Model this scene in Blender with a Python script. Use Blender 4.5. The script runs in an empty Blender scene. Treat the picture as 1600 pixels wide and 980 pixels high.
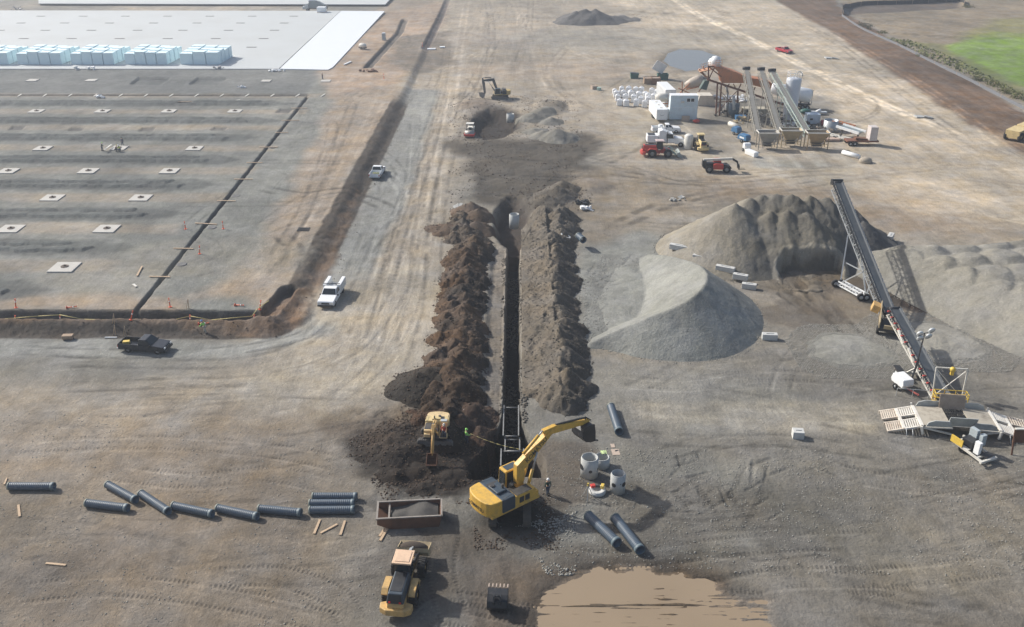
import bpy, math, random
import numpy as np
from mathutils import Vector, Matrix, Euler
rnd = random.Random(7)
R = math.radians
# ------------------------------------------------------------------ camera, world, sun
PW, PH, FPX, CAMH, PITCH, YAW = 1600.0, 980.0, 1434.0, 51.0, R(26.0), 0.0063
sc = bpy.context.scene
C = sc.collection
cam = bpy.data.objects.new('camera', bpy.data.cameras.new('camera'))
C.objects.link(cam)
cam.location = (0, 0, CAMH)
cam.rotation_euler = (math.pi/2 - PITCH, 0, YAW)
cam.data.sensor_width = 36.0
cam.data.lens = FPX/PW*36.0
cam.data.clip_start = 0.5
cam.data.clip_end = 20000
sc.camera = cam
world = bpy.data.worlds.new("World"); sc.world = world; world.use_nodes = True
SUN_EL, SUN_AZ = R(36), math.atan2(-0.857, 0.514)      # azimuth from +Y towards +X
nt = world.node_tree; nt.nodes.clear()
sky = nt.nodes.new('ShaderNodeTexSky'); sky.sky_type = 'NISHITA'; sky.sun_disc = False
sky.sun_elevation = SUN_EL; sky.sun_rotation = SUN_AZ
sky.air_density = 1.0; sky.dust_density = 3.0
bg = nt.nodes.new('ShaderNodeBackground'); bg.inputs[1].default_value = 0.115
wo = nt.nodes.new('ShaderNodeOutputWorld')
nt.links.new(sky.outputs[0], bg.inputs[0]); nt.links.new(bg.outputs[0], wo.inputs[0])
sl = bpy.data.lights.new('sun', 'SUN'); sl.energy = 4.2; sl.angle = R(1.2); sl.color = (1, .965, .895)
so = bpy.data.objects.new('sun', sl); C.objects.link(so)
sd = Vector((math.sin(SUN_AZ)*math.cos(SUN_EL), math.cos(SUN_AZ)*math.cos(SUN_EL), math.sin(SUN_EL)))
so.rotation_euler = sd.to_track_quat('Z', 'Y').to_euler(); so.location = (-60, 60, 120)
sc.view_settings.view_transform = 'Standard'; sc.view_settings.look = 'None'
sc.view_settings.exposure = 0.22; sc.view_settings.gamma = 1.0
sc.view_settings.use_curve_mapping = False
sc.render.engine = 'CYCLES'

# ------------------------------------------------------------------ photograph pixel -> point in the world
_rt = Euler((math.pi/2 - PITCH, 0, YAW)).to_matrix()
def G(px, py, z=0.0):
    d = _rt @ Vector(((px-PW/2)/FPX, -(py-PH/2)/FPX, -1))
    t = (z-CAMH)/d.z
    return (d.x*t, d.y*t)
def G3(px, py, z=0.0):
    x, y = G(px, py, z); return Vector((x, y, z))
def GY(px, py, Y):
    """point on the view ray at world distance Y -> height"""
    d = _rt @ Vector(((px-PW/2)/FPX, -(py-PH/2)/FPX, -1))
    t = Y/d.y
    return Vector((d.x*t, Y, CAMH+d.z*t))

# ------------------------------------------------------------------ numpy noise
def _h(ix, iy, s):
    n = (ix.astype(np.int64)*374761393 + iy.astype(np.int64)*668265263 + s*1442695041) & 0x7fffffff
    n = ((n ^ (n >> 13))*1274126177) & 0x7fffffff
    n = ((n ^ (n >> 16))*668265263) & 0x7fffffff
    return (n & 0xffff)/65535.0
def vn(x, y, s=0):
    fx, fy = np.floor(x), np.floor(y); tx, ty = x-fx, y-fy
    tx = tx*tx*(3-2*tx); ty = ty*ty*(3-2*ty)
    a, b, c, d = _h(fx, fy, s), _h(fx+1, fy, s), _h(fx, fy+1, s), _h(fx+1, fy+1, s)
    return (a*(1-tx)+b*tx)*(1-ty) + (c*(1-tx)+d*tx)*ty
def fbm(x, y, o=4, s=0, g=.5):
    r = 0; a = 1; t = 0
    for i in range(o):
        r = r+a*vn(x*2**i+17*i, y*2**i-31*i, s+i*7); t += a; a *= g
    return r/t - .5
def sst(a, b, x):
    t = np.clip((x-a)/(b-a), 0, 1); return t*t*(3-2*t)
def seg_d(X, Y, a, b):
    dx, dy = b[0]-a[0], b[1]-a[1]; L = dx*dx+dy*dy+1e-9
    t = np.clip(((X-a[0])*dx+(Y-a[1])*dy)/L, 0, 1)
    return np.hypot(X-a[0]-t*dx, Y-a[1]-t*dy), t
def poly_sd(X, Y, P):
    d = np.full(X.shape, 1e9); ins = np.zeros(X.shape, bool); n = len(P)
    for i in range(n):
        a, b = P[i], P[(i+1) % n]
        d = np.minimum(d, seg_d(X, Y, a, b)[0])
        if a[1] != b[1]:
            c = ((a[1] > Y) != (b[1] > Y)) & (X < (b[0]-a[0])*(Y-a[1])/(b[1]-a[1])+a[0])
            ins ^= c
    return np.where(ins, d, -d)

# ------------------------------------------------------------------ materials
MATS = {}
def nodes(name):
    m = bpy.data.materials.new(name); m.use_nodes = True
    t = m.node_tree; b = t.nodes['Principled BSDF']
    return m, t, b
def mat(name, col, rough=.5, metal=0.0, dirt=.25, dirtcol=(.16, .13, .1), sc_=1.5, emit=None):
    """painted / raw surface with uneven dust, scuffs and roughness"""
    if name in MATS: return MATS[name]
    m, t, b = nodes(name); N = t.nodes.new; L = t.links.new
    tc = N('ShaderNodeTexCoord')
    n = N('ShaderNodeTexNoise'); n.inputs['Scale'].default_value = sc_; n.inputs['Detail'].default_value = 6
    n.inputs['Roughness'].default_value = .65
    L(tc.outputs['Object'], n.inputs['Vector'])
    cr = N('ShaderNodeValToRGB'); cr.color_ramp.elements[0].position = .45; cr.color_ramp.elements[1].position = .72
    L(n.outputs['Fac'], cr.inputs['Fac'])
    mm = N('ShaderNodeMath'); mm.operation = 'MULTIPLY'; mm.inputs[1].default_value = dirt
    L(cr.outputs['Color'], mm.inputs[0])
    mx = N('ShaderNodeMix'); mx.data_type = 'RGBA'
    mx.inputs['A'].default_value = (*col, 1); mx.inputs['B'].default_value = (*dirtcol, 1)
    L(mm.outputs[0], mx.inputs['Factor'])
    n2 = N('ShaderNodeTexNoise'); n2.inputs['Scale'].default_value = 11; n2.inputs['Detail'].default_value = 3
    L(tc.outputs['Object'], n2.inputs['Vector'])
    hv = N('ShaderNodeHueSaturation'); mr = N('ShaderNodeMapRange')
    mr.inputs['To Min'].default_value = .85; mr.inputs['To Max'].default_value = 1.15
    L(n2.outputs['Fac'], mr.inputs['Value']); L(mr.outputs[0], hv.inputs['Value']); L(mx.outputs['Result'], hv.inputs['Color'])
    L(hv.outputs[0], b.inputs['Base Color'])
    rr = N('ShaderNodeMapRange'); rr.inputs['To Min'].default_value = rough; rr.inputs['To Max'].default_value = min(1, rough+.35)
    L(mm.outputs[0], rr.inputs['Value']); L(rr.outputs[0], b.inputs['Roughness'])
    b.inputs['Metallic'].default_value = metal
    MATS[name] = m; return m
def soil_mat():
    m, t, b = nodes('soil'); N = t.nodes.new; L = t.links.new
    tc = N('ShaderNodeTexCoord'); P = tc.outputs['Object']
    al = N('ShaderNodeAttribute'); al.attribute_name = 'alb'
    st = N('ShaderNodeAttribute'); st.attribute_name = 'flow'
    sp = N('ShaderNodeSeparateColor'); L(st.outputs['Color'], sp.inputs[0])
    def noise(scale, det=4, rough=.6, map_=None, rot=0):
        n = N('ShaderNodeTexNoise'); n.inputs['Scale'].default_value = scale
        n.inputs['Detail'].default_value = det; n.inputs['Roughness'].default_value = rough
        if map_:
            mp = N('ShaderNodeMapping'); mp.inputs['Scale'].default_value = map_; mp.inputs['Rotation'].default_value = (0, 0, rot)
            L(P, mp.inputs['Vector']); L(mp.outputs[0], n.inputs['Vector'])
        else: L(P, n.inputs['Vector'])
        return n.outputs['Fac']
    def math_(op, a, b_=None, c=None):
        n = N('ShaderNodeMath'); n.operation = op
        for i, v in enumerate((a, b_, c)):
            if v is None: continue
            if isinstance(v, (int, float)): n.inputs[i].default_value = v
            else: L(v, n.inputs[i])
        return n.outputs[0]
    def cen(x, k): return math_('MULTIPLY', math_('SUBTRACT', x, .5), k)
    f = cen(noise(4.0, 5, .8), .85)
    f = math_('ADD', f, cen(noise(.7, 6, .7), .9))
    f = math_('ADD', f, cen(noise(.13, 4, .6), .9))
    def streak(rot, w, k):
        a = noise(1.0, 4, .65, (1.8, .09, 1), rot); a2 = noise(1.0, 4, .65, (.4, .03, 1), rot)
        s = math_('ADD', cen(a, k), cen(a2, k*1.7))
        return math_('MULTIPLY', s, w)
    f = math_('ADD', f, streak(0, sp.outputs[0], .55))
    f = math_('ADD', f, streak(R(90), sp.outputs[1], .5))
    f = math_('ADD', f, streak(R(-54), sp.outputs[2], .6))
    f = math_('ADD', f, 1.0)
    f = math_('MAXIMUM', f, .35)
    # pale stones scattered in the gravel
    vo = N('ShaderNodeTexVoronoi'); vo.inputs['Scale'].default_value = 2.3; L(P, vo.inputs['Vector'])
    peb = math_('LESS_THAN', vo.outputs['Distance'], .13)
    pw = math_('MULTIPLY', peb, math_('GREATER_THAN', noise(.7, 3), .53))
    f = math_('ADD', f, math_('MULTIPLY', pw, .55))
    mul = N('ShaderNodeVectorMath'); mul.operation = 'SCALE'
    L(al.outputs['Color'], mul.inputs[0]); L(f, mul.inputs['Scale'])
    # patches that turn browner / greyer
    hs = N('ShaderNodeHueSaturation')
    sat = math_('ADD', cen(noise(.22, 5, .6), 1.8), 1.0)
    L(sat, hs.inputs['Saturation']); L(mul.outputs[0], hs.inputs['Color'])
    L(hs.outputs[0], b.inputs['Base Color'])
    b.inputs['Roughness'].default_value = .93
    b.inputs['Specular IOR Level'].default_value = .25
    hb = math_('ADD', math_('MULTIPLY', noise(3.2, 6, .75), .085), math_('MULTIPLY', noise(14, 3, .7), .03))
    hb = math_('ADD', hb, math_('MULTIPLY', noise(.8, 5, .65), .2))
    bp = N('ShaderNodeBump'); bp.inputs['Strength'].default_value = .8; bp.inputs['Distance'].default_value = 1.0
    L(hb, bp.inputs['Height']); L(bp.outputs[0], b.inputs['Normal'])
    MATS['soil'] = m; return m
SOIL = soil_mat()

# ------------------------------------------------------------------ object helpers
def tag(o, label=None, cat=None, group=None, kind=None):
    if label: o['label'] = label
    if cat: o['category'] = cat
    if group: o['group'] = group
    if kind: o['kind'] = kind
    return o
def grid_mesh(name, X, Y, Z, A, F=None, keep=None):
    nr, nc = X.shape; n = nr*nc
    co = np.stack([X, Y, Z], -1).reshape(-1, 3).astype(np.float32)
    idx = np.arange(n).reshape(nr, nc)
    q = np.stack([idx[:-1, :-1], idx[:-1, 1:], idx[1:, 1:], idx[1:, :-1]], -1).reshape(-1, 4)
    A = A.reshape(-1, 3); F = (np.zeros((n, 3)) if F is None else F.reshape(-1, 3))
    if keep is not None:
        k = keep.reshape(-1)[q].any(1); q = q[k]
        used = np.zeros(n, bool); used[q.ravel()] = True
        mp = np.cumsum(used)-1; q = mp[q]; co = co[used]; A = A[used]; F = F[used]; n = len(co)
    me = bpy.data.meshes.new(name)
    me.vertices.add(n); me.vertices.foreach_set('co', co.ravel())
    me.loops.add(q.size); me.loops.foreach_set('vertex_index', q.ravel().astype(np.int32))
    me.polygons.add(len(q)); me.polygons.foreach_set('loop_start', np.arange(0, q.size, 4, dtype=np.int32))
    me.polygons.foreach_set('loop_total', np.full(len(q), 4, np.int32))
    me.polygons.foreach_set('use_smooth', np.ones(len(q), bool))
    for nm, V in (('alb', A), ('flow', F)):
        at = me.attributes.new(nm, 'FLOAT_COLOR', 'POINT')
        at.data.foreach_set('color', np.concatenate([V, np.ones((n, 1))], 1).astype(np.float32).ravel())
    me.update(); me.validate()
    me.materials.append(SOIL)
    o = bpy.data.objects.new(name, me); C.objects.link(o)
    return o

class MB:
    """collects shapes into one mesh"""
    def __init__(s): s.v = []; s.f = []; s.sm = []
    def add(s, vs, fs, M=None, smooth=False):
        n = len(s.v)
        s.v += [tuple(M @ Vector(p)) if M else tuple(p) for p in vs]
        s.f += [tuple(i+n for i in f) for f in fs]; s.sm += [smooth]*len(fs); return s
    def box(s, c, d, rot=(0, 0, 0), taper=None, M=None):
        x, y, z = d[0]/2, d[1]/2, d[2]/2; tx, ty = taper or (1, 1)
        vs = [(-x, -y, -z), (x, -y, -z), (x, y, -z), (-x, y, -z), (-x*tx, -y*ty, z), (x*tx, -y*ty, z), (x*tx, y*ty, z), (-x*tx, y*ty, z)]
        T = Matrix.Translation(c) @ Euler(rot).to_matrix().to_4x4()
        if M: T = M @ T
        return s.add(vs, [(3, 2, 1, 0), (4, 5, 6, 7), (0, 1, 5, 4), (1, 2, 6, 5), (2, 3, 7, 6), (3, 0, 4, 7)], T)
    def frame(s, a, b, up=(0, 0, 1)):
        a, b = Vector(a), Vector(b); d = (b-a); L = d.length; d = d/L if L else Vector((0, 0, 1))
        u = Vector(up)
        if abs(d.dot(u)) > .98: u = Vector((0, 1, 0)) if abs(d.y) < .9 else Vector((1, 0, 0))
        r = d.cross(u).normalized(); w = r.cross(d).normalized()
        M = Matrix((r, d, w)).transposed().to_4x4(); M.translation = a
        return M, L
    def bar(s, a, b, w, h=None, up=(0, 0, 1)):
        h = h or w; M, L = s.frame(a, b, up)
        return s.box((0, L/2, 0), (w, L, h), M=M)
    def cyl(s, a, b, r, r2=None, n=16, cap=True, smooth=True):
        r2 = r if r2 is None else r2; M, L = s.frame(a, b); vs = []; fs = []
        for k in range(n):
            t = 2*math.pi*k/n; vs.append((r*math.cos(t), 0, r*math.sin(t))); vs.append((r2*math.cos(t), L, r2*math.sin(t)))
        for k in range(n):
            i, j = 2*k, 2*((k+1) % n); fs.append((i, i+1, j+1, j))
        s.add(vs, fs, M, smooth)
        if cap:
            m = len(s.v)-2*n
            s.f.append(tuple(m+2*k for k in range(n))); s.f.append(tuple(m+2*k+1 for k in reversed(range(n)))); s.sm += [False]*2
        return s
    def lathe(s, a, b, prof, n=24, smooth=True):
        """profile list of (distance along a->b in metres, radius)"""
        M, L = s.frame(a, b); vs = []; fs = []; m = len(prof)
        for k in range(n):
            t = 2*math.pi*k/n
            for (d, r) in prof: vs.append((r*math.cos(t), d, r*math.sin(t)))
        for k in range(n):
            for i in range(m-1):
                p, q = k*m+i, ((k+1) % n)*m+i
                fs.append((p, p+1, q+1, q))
        return s.add(vs, fs, M, smooth)
    def prism(s, prof, w, M=None, axis='x', off=0):
        """profile in (y,z) extruded along x (axis='x'), or (x,z) along y, or (x,y) along z"""
        n = len(prof); vs = []
        for sx in (off-w/2, off+w/2):
            for (a, b) in prof:
                vs.append({'x': (sx, a, b), 'y': (a, sx, b), 'z': (a, b, sx)}[axis])
        fs = [tuple(range(n-1, -1, -1)), tuple(range(n, 2*n))]+[(i, (i+1) % n, n+(i+1) % n, n+i) for i in range(n)]
        return s.add(vs, fs, M)
    def sphere(s, c, r, n=12, m=8, sc=(1, 1, 1), M=None):
        vs = []; fs = []
        for j in range(m+1):
            p = math.pi*j/m
            for k in range(n):
                t = 2*math.pi*k/n; vs.append((c[0]+sc[0]*r*math.sin(p)*math.cos(t), c[1]+sc[1]*r*math.sin(p)*math.sin(t), c[2]+sc[2]*r*math.cos(p)))
        for j in range(m):
            for k in range(n): fs.append((j*n+k, (j+1)*n+k, (j+1)*n+(k+1) % n, j*n+(k+1) % n))
        return s.add(vs, fs, M, True)
    def path(s, pts, r, n=6):
        for a, b in zip(pts[:-1], pts[1:]):
            if (Vector(b)-Vector(a)).length > 1e-4: s.cyl(a, b, r, n=n)
        return s
    def truss(s, a, b, w, h, n, r=.04, up=(0, 0, 1), pat='z'):
        """box truss from a to b: four chords and diagonals"""
        M, L = s.frame(a, b, up)
        q = [M @ Vector((sx*w/2, 0, sz*h/2)) for sx in (-1, 1) for sz in (-1, 1)]
        e = [M @ Vector((sx*w/2, L, sz*h/2)) for sx in (-1, 1) for sz in (-1, 1)]
        for i in range(4): s.bar(q[i], e[i], r*2.2)
        for k in range(n):
            t0, t1 = k/n, (k+1)/n
            for (i, j) in ((0, 1), (2, 3), (0, 2), (1, 3)):
                pa, pb = (i, j) if k % 2 == 0 else (j, i)
                s.bar(q[pa].lerp(e[pa], t0), q[pb].lerp(e[pb], t1), r*1.3)
            for (i, j) in ((0, 1), (2, 3), (0, 2), (1, 3)):
                s.bar(q[i].lerp(e[i], t0), q[j].lerp(e[j], t0), r*1.3)
        return s
    def build(s, name, m, parent=None, bevel=0, loc=None, rz=0):
        me = bpy.data.meshes.new(name); me.from_pydata(s.v, [], s.f)
        me.polygons.foreach_set('use_smooth', s.sm); me.update()
        me.materials.append(m)
        o = bpy.data.objects.new(name, me); C.objects.link(o)
        if parent: o.parent = parent
        if loc is not None: o.location = loc; o.rotation_euler = (0, 0, rz)
        if bevel:
            b = o.modifiers.new('bevel', 'BEVEL'); b.width = bevel; b.segments = 2; b.limit_method = 'ANGLE'; b.angle_limit = R(40)
            b.harden_normals = False
        return o
def thing(name, label, cat, loc=(0, 0, 0), rz=0, group=None):
    o = bpy.data.objects.new(name, None); C.objects.link(o)
    o.empty_display_size = .5
    o.location = loc; o.rotation_euler = (0, 0, rz)
    return tag(o, label, cat, group)
def dup(src, loc, rz=None, label=None, group=None, scale=None):
    def cp(o, par):
        c = o.copy(); C.objects.link(c); c.parent = par
        for ch in [q for q in KIDS.get(o.name, o.children)]: cp(ch, c)
        return c
    r = cp(src, None); r.location = loc
    if rz is not None: r.rotation_euler = (0, 0, rz)
    if label: r['label'] = label
    if group: r['group'] = group
    if scale: r.scale = scale
    return r
KIDS = {}
# ------------------------------------------------------------------ GROUND
def PG(pts, z=0): return [G(a, b, z) for a, b in pts]
PADZ = 0.9
_uc = np.linspace(-.56, .56, 1000)
_ue = .56 + np.cumsum(np.linspace(.002, .05, 45))
U = np.concatenate([-_ue[::-1], _uc, _ue])
vv = np.concatenate([np.linspace(1330, 190, 860), np.geomspace(188, 8, 60)])
YY = np.concatenate([np.linspace(-150, 42.5, 40), 90511/vv - 24.9])
Wd = np.maximum(YY+24.9, 64.9)
GX = Wd[:, None]*U[None, :]; GYY = np.repeat(YY[:, None], len(U), 1)
X = GX.ravel(); Y = GYY.ravel(); NV = len(X)
H = np.zeros(NV); A = np.zeros((NV, 3)); F = np.zeros((NV, 3))
def box_idx(x0, x1, y0, y1):
    return np.nonzero((X > x0) & (X < x1) & (Y > y0) & (Y < y1))[0]
def zone(P, col=None, soft=2.0, k=1.0, wob=3.0, wsc=.12, h=None, flow=None, seed=1, world=False, z=0):
    """soft-edged area of ground: colour, height offset and direction of the tracks on it"""
    W = P if world else PG(P, z); xs = [p[0] for p in W]; ys = [p[1] for p in W]; m = soft+wob
    i = box_idx(min(xs)-m, max(xs)+m, min(ys)-m, max(ys)+m)
    if len(i) == 0: return
    x, y = X[i], Y[i]
    d = poly_sd(x, y, W) + wob*2*fbm(x*wsc, y*wsc, 4, seed)
    w = sst(-soft/2, soft/2, d)*k
    if col is not None: A[i] += (np.array(col)-A[i])*w[:, None]
    if h is not None: H[i] += h*w
    if flow is not None: F[i] += (np.array(flow)-F[i])*w[:, None]
def stroke(P, w, mul=1.0, dh=0.0, col=None, k=1.0, world=False, tread=0, seed=0, brk=.0):
    W = P if world else PG(P); xs = [p[0] for p in W]; ys = [p[1] for p in W]; m = w*1.6
    i = box_idx(min(xs)-m, max(xs)+m, min(ys)-m, max(ys)+m)
    if len(i) == 0: return
    x, y = X[i], Y[i]; d = np.full(len(i), 1e9); al = np.zeros(len(i)); s0 = 0
    for a, b in zip(W[:-1], W[1:]):
        dd, t = seg_d(x, y, a, b); L = math.hypot(b[0]-a[0], b[1]-a[1])
        c = dd < d; d = np.where(c, dd, d); al = np.where(c, s0+t*L, al); s0 += L
    g = np.exp(-(d/(w*.5))**4)*k
    e = sst(0, .12*s0+.01, al)*sst(0, .12*s0+.01, s0-al); g = g*e
    if brk: g = g*sst(.5-brk*.3, .5+.2, vn(al*.5, al*0+seed, seed)*.6+vn(x*1.1, y*1.1, seed+3)*.4+.1)
    if tread: g = g*(.55+.45*np.sign(np.sin(al*2*math.pi/tread)))
    A[i] *= (1+(mul-1)*g)[:, None]
    if col is not None: A[i] += (np.array(col)-A[i])*g[:, None]
    H[i] += dh*g
def curve(pts, n=14):
    """smooth curve through points"""
    P = [pts[0]]+list(pts)+[pts[-1]]; out = []
    for k in range(1, len(P)-2):
        for j in range(n):
            t = j/n; a, b, c, d = [np.array(q, float) for q in P[k-1:k+3]]
            out.append(tuple(.5*((2*b)+(-a+c)*t+(2*a-5*b+4*c-d)*t*t+(-a+3*b-3*c+d)*t**3)))
    out.append(tuple(pts[-1])); return out
GRAV = (.195, .19, .172); TAN = (.33, .288, .232); GREY = (.25, .255, .24)
# base: mixture of grey gravel and tan dirt
n0 = fbm(X*.02, Y*.02, 5, 3)
A[:] = np.array(GRAV)+(np.array(TAN)-np.array(GRAV))*sst(-.2, .25, n0)[:, None]*.8
F[:] = (.25, .35, 0)
far = sst(250, 420, Y)
zone([(610, -60), (1190, -5), (1330, 75), (1600, 235), (1800, 330), (1800, 420), (1390, 360), (1310, 290), (960, 270), (930, 160), (700, 150), (700, 330), (690, 560), (600, 640), (300, 760), (-200, 700), (-200, 590), (300, 590), (470, 560), (560, 430), (640, 240), (660, 100)], TAN, 8, .85, 5, .05, flow=(.5, .3, .1), seed=4)
zone([(700, 0), (860, 0), (900, 200), (700, 200)], TAN, 12, .6, 6, flow=(1, 0, 0), seed=5)
zone([(930, -60), (1180, -60), (1300, 60), (1800, 330), (1800, 400), (1300, 260), (1200, 90), (1000, 60)], (.43, .375, .295), 14, .85, 8, .04, flow=(.1, .2, .9), seed=6)
zone([(940, 140), (1300, 200), (1600, 290), (1600, 350), (1300, 300), (960, 240)], (.36, .325, .265), 12, .7, 8, .04, flow=(.1, .4, .3), seed=24)
zone([(640, 150), (700, 150), (660, 300), (620, 420), (590, 560), (440, 640), (560, 420)], TAN, 5, .7, 3, flow=(1, .1, 0), seed=7)
zone([(560, 430), (690, 400), (690, 560), (600, 680), (380, 760), (200, 700), (380, 600)], (.33, .30, .25), 6, .8, 5, flow=(.8, .2, 0), seed=8)
zone([(636, 140), (690, 140), (640, 300), (575, 450), (520, 520), (380, 560), (0, 560), (-200, 560), (-200, 522), (380, 535), (470, 510), (505, 440), (560, 330)], (.235, .24, .228), 2.5, .95, 1.2, .2, flow=(.7, .2, 0), seed=9)
# foreground
zone([(-400, 640), (560, 660), (600, 800), (560, 1100), (-400, 1100)], (.185, .156, .124), 14, .9, 8, .05, flow=(.1, .55, 0), seed=10)
zone([(1000, 700), (1900, 700), (1900, 1150), (1000, 1100)], (.152, .138, .117), 14, .88, 8, .06, flow=(.1, .7, 0), seed=11)
zone([(860, 690), (1180, 720), (1200, 870), (1020, 860), (860, 840)], (.2, .2, .183), 6, .8, 3, flow=(.2, .2, 0), seed=12)
zone([(1000, 560), (1200, 480), (1900, 560), (1900, 720), (960, 720)], (.195, .186, .165), 9, .8, 4, flow=(.05, .4, 0), seed=13)
zone([(925, 570), (1080, 570), (1360, 632), (1360, 668), (960, 672)], (.225, .22, .2), 4, .6, 3, flow=(0, .8, 0), seed=14)
zone([(985, 628), (1360, 626), (1375, 640), (1380, 680), (1100, 668), (985, 655)], (.31, .285, .235), 1.5, .8, .8, flow=(0, 1.1, 0), seed=15)
zone([(905, 380), (1000, 360), (1060, 380), (1080, 420), (1000, 520), (900, 540)], (.25, .255, .238), 3, .95, 1.5, flow=(.3, .3, 0), seed=16)
zone([(700, 222), (925, 212), (940, 280), (890, 340), (720, 312)], (.085, .074, .06), 5, .93, 7, .1, flow=(.1, .8, 0), seed=17)
zone([(890, 270), (960, 262), (1390, 300), (1600, 350), (1600, 372), (1390, 362), (1200, 300), (1000, 350), (930, 380), (890, 330)], (.24, .205, .16), 5, .75, 3, .1, flow=(0, .9, .2), seed=18)
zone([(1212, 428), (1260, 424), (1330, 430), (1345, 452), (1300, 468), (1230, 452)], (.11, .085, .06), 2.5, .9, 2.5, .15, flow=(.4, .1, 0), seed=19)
zone([(1330, 400), (1390, 405), (1490, 470), (1480, 492), (1330, 470)], (.026, .024, .027), 2.5, .97, 2.0, .12, flow=(0, .2, .1), seed=20)  # near-black patch: wet ground plus the pile's cast shadow put into the colour
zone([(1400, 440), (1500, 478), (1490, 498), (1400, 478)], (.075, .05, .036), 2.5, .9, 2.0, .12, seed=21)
zone([(1095, 150), (1290, 150), (1330, 235), (1120, 236), (1090, 190)], (.185, .175, .155), 5, .9, 4, .08, seed=22)  # greyer under the plant: wet ground and ground shadow mixed into the colour
zone([(1300, 265), (1200, 262), (1190, 240), (1380, 238), (1400, 262)], (.3, .28, .24), 4, .8, 3, .08, seed=23)
# the building pad on the left, one metre above the haul road
def padpts(pts): return PG(pts, PADZ)
PADC = padpts([(438, 498), (640, 133), (596, 133)])
g = [G(418, 500, PADZ), G(452, 458, PADZ), G(628, 136, PADZ), G(700, -10, PADZ), G(740, -70, PADZ)]
pad_poly = [(-900, g[0][1]), g[0], g[1], g[2], g[3], (g[4][0], 900), (-900, 900)]
i = box_idx(-1000, 40, 90, 1000)
d = poly_sd(X[i], Y[i], pad_poly) + .5*fbm(X[i]*.25, Y[i]*.25, 3, 30)
w = sst(-2.6, -.2, d); H[i] += PADZ*w*sst(430, 300, Y[i]) + 0
d2 = d+.5*fbm(X[i]*.5, Y[i]*.5, 4, 27); rim = np.exp(-((d2+1.25)/2.1)**14)*sst(225, 212, Y[i])
rimI, rimV = i.copy(), rim.copy()
zone([(-300, 105), (500, 105), (600, 135), (455, 440), (430, 498), (-300, 498)], (.175, .182, .172), 4, .95, 2, z=PADZ, flow=(.15, .6, 0), seed=31)
zone([(-300, 105), (505, 104), (480, 147), (-300, 147)], (.15, .157, .155), 2, .95, 1, z=PADZ, flow=(0, .3, 0), seed=32)
zone([(430, 498), (455, 445), (628, 133), (700, 0), (660, -60), (600, 0), (520, 130), (500, 210), (440, 330), (380, 400), (300, 460), (280, 486), (-300, 486), (-300, 462), (200, 455), (260, 470), (380, 470)], (.30, .245, .19), 4, .8, 3, .08, z=PADZ, flow=(.6, .1, 0), seed=33)
zone([(500, 112), (590, 20), (700, 0), (680, 60), (620, 130), (520, 150)], (.31, .24, .185), 4, .7, 3, .08, z=PADZ, flow=(.6, .2, 0), seed=34)
zone([(610, 60), (700, 45), (712, 90), (640, 116), (612, 100)], (.165, .145, .12), 4, .9, 3, z=PADZ, seed=35)
A[rimI] += (np.array((.058, .048, .040))-A[rimI])*np.clip(rimV*1.25, 0, 1)[:, None]*.96; H[rimI] += np.clip(rimV, 0, 1)*.5*fbm(X[rimI]*.7, Y[rimI]*.7, 5, 29, .65)  # sun-averted pad-edge slope: its shade is painted into the soil colour
# rows between the footings: dark windrows of dug gravel and tan strips
RDY = (91511*0+90511)*.000168
rowv = [627, 567, 519, 477, 441, 409, 384, 359]
rows = [G(100, v-209, PADZ)[1] for v in rowv]
for k, yr in enumerate(rows):
    xr = (-13.5 - .0*k) - (k*1.0 if k < 3 else 0)
    xr = [-64, -60, -57, -56, -56, -57, -56, -56][k]
    yb = yr-RDY*.5
    P = [(-400, yb-3.0), (xr, yb-3.0), (xr+4, yb), (xr-2, yb+3.0), (-400, yb+3.0)]
    zone(P, (.095, .102, .1), 1.6, .9, 1.2, .25, world=True, seed=40+k, flow=(0, 1, 0), h=.05)
    zone([(-400, yb-1.6), (xr-3, yb-1.6), (xr-2, yb), (-400, yb)], (.095, .105, .105), .5, .9, .9, .5, world=True, seed=50+k, h=.35)
    zone([(-400, yb+.8), (xr-6, yb+.8), (xr-5, yb+2.2), (-400, yb+2.2)], (.095, .105, .105), .5, .9, .9, .5, world=True, seed=60+k, h=.3)
    zone([(-400, yr-1.6), (xr+8, yr-1.6), (xr+8, yr+2.6), (-400, yr+2.6)], (.27, .235, .19), 2, .65, 1, .15, world=True, seed=70+k)
# ditches cut in the pad
def cut(P, wd, dep, colr=(.055, .052, .05), z=PADZ, edge=.25, k=.9, berm=0):
    W = PG(P, z); xs = [p[0] for p in W]; ys = [p[1] for p in W]; m = wd+2
    i = box_idx(min(xs)-m, max(xs)+m, min(ys)-m, max(ys)+m); x, y = X[i], Y[i]; d = np.full(len(i), 1e9)
    for a, b in zip(W[:-1], W[1:]): d = np.minimum(d, seg_d(x, y, a, b)[0])
    d = d + .25*fbm(x*.6, y*.6, 3, 77)
    w = sst(wd/2+edge, wd/2-edge, d); H[i] -= dep*w
    w2 = sst(wd/2+edge*2.2, wd/2-edge*.5, d)
    A[i] += (np.array(colr)-A[i])*(w2*k)[:, None]
    if berm:
        H[i] += berm*np.exp(-((d-wd/2-.9)/.6)**2)*(.6+.8*vn(x*.5, y*.5, 5))
cut([(-300, 491), (222, 492), (418, 493), (436, 472), (450, 452)], 2.3, 1.1, (.06, .055, .05))
cut([(212, 486), (345, 322), (480, 152)], .5, .55, (.055, .055, .053), k=.9, edge=.14)
cut([(-300, 149), (300, 149), (478, 149)], 1.3, .9, (.06, .05, .045))
cut([(575, 105), (625, 50), (632, 30)], 2.2, .7, (.12, .11, .1))
cut([(664, 75), (690, 20), (700, -5)], 2.0, .6, (.13, .11, .1))
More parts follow.
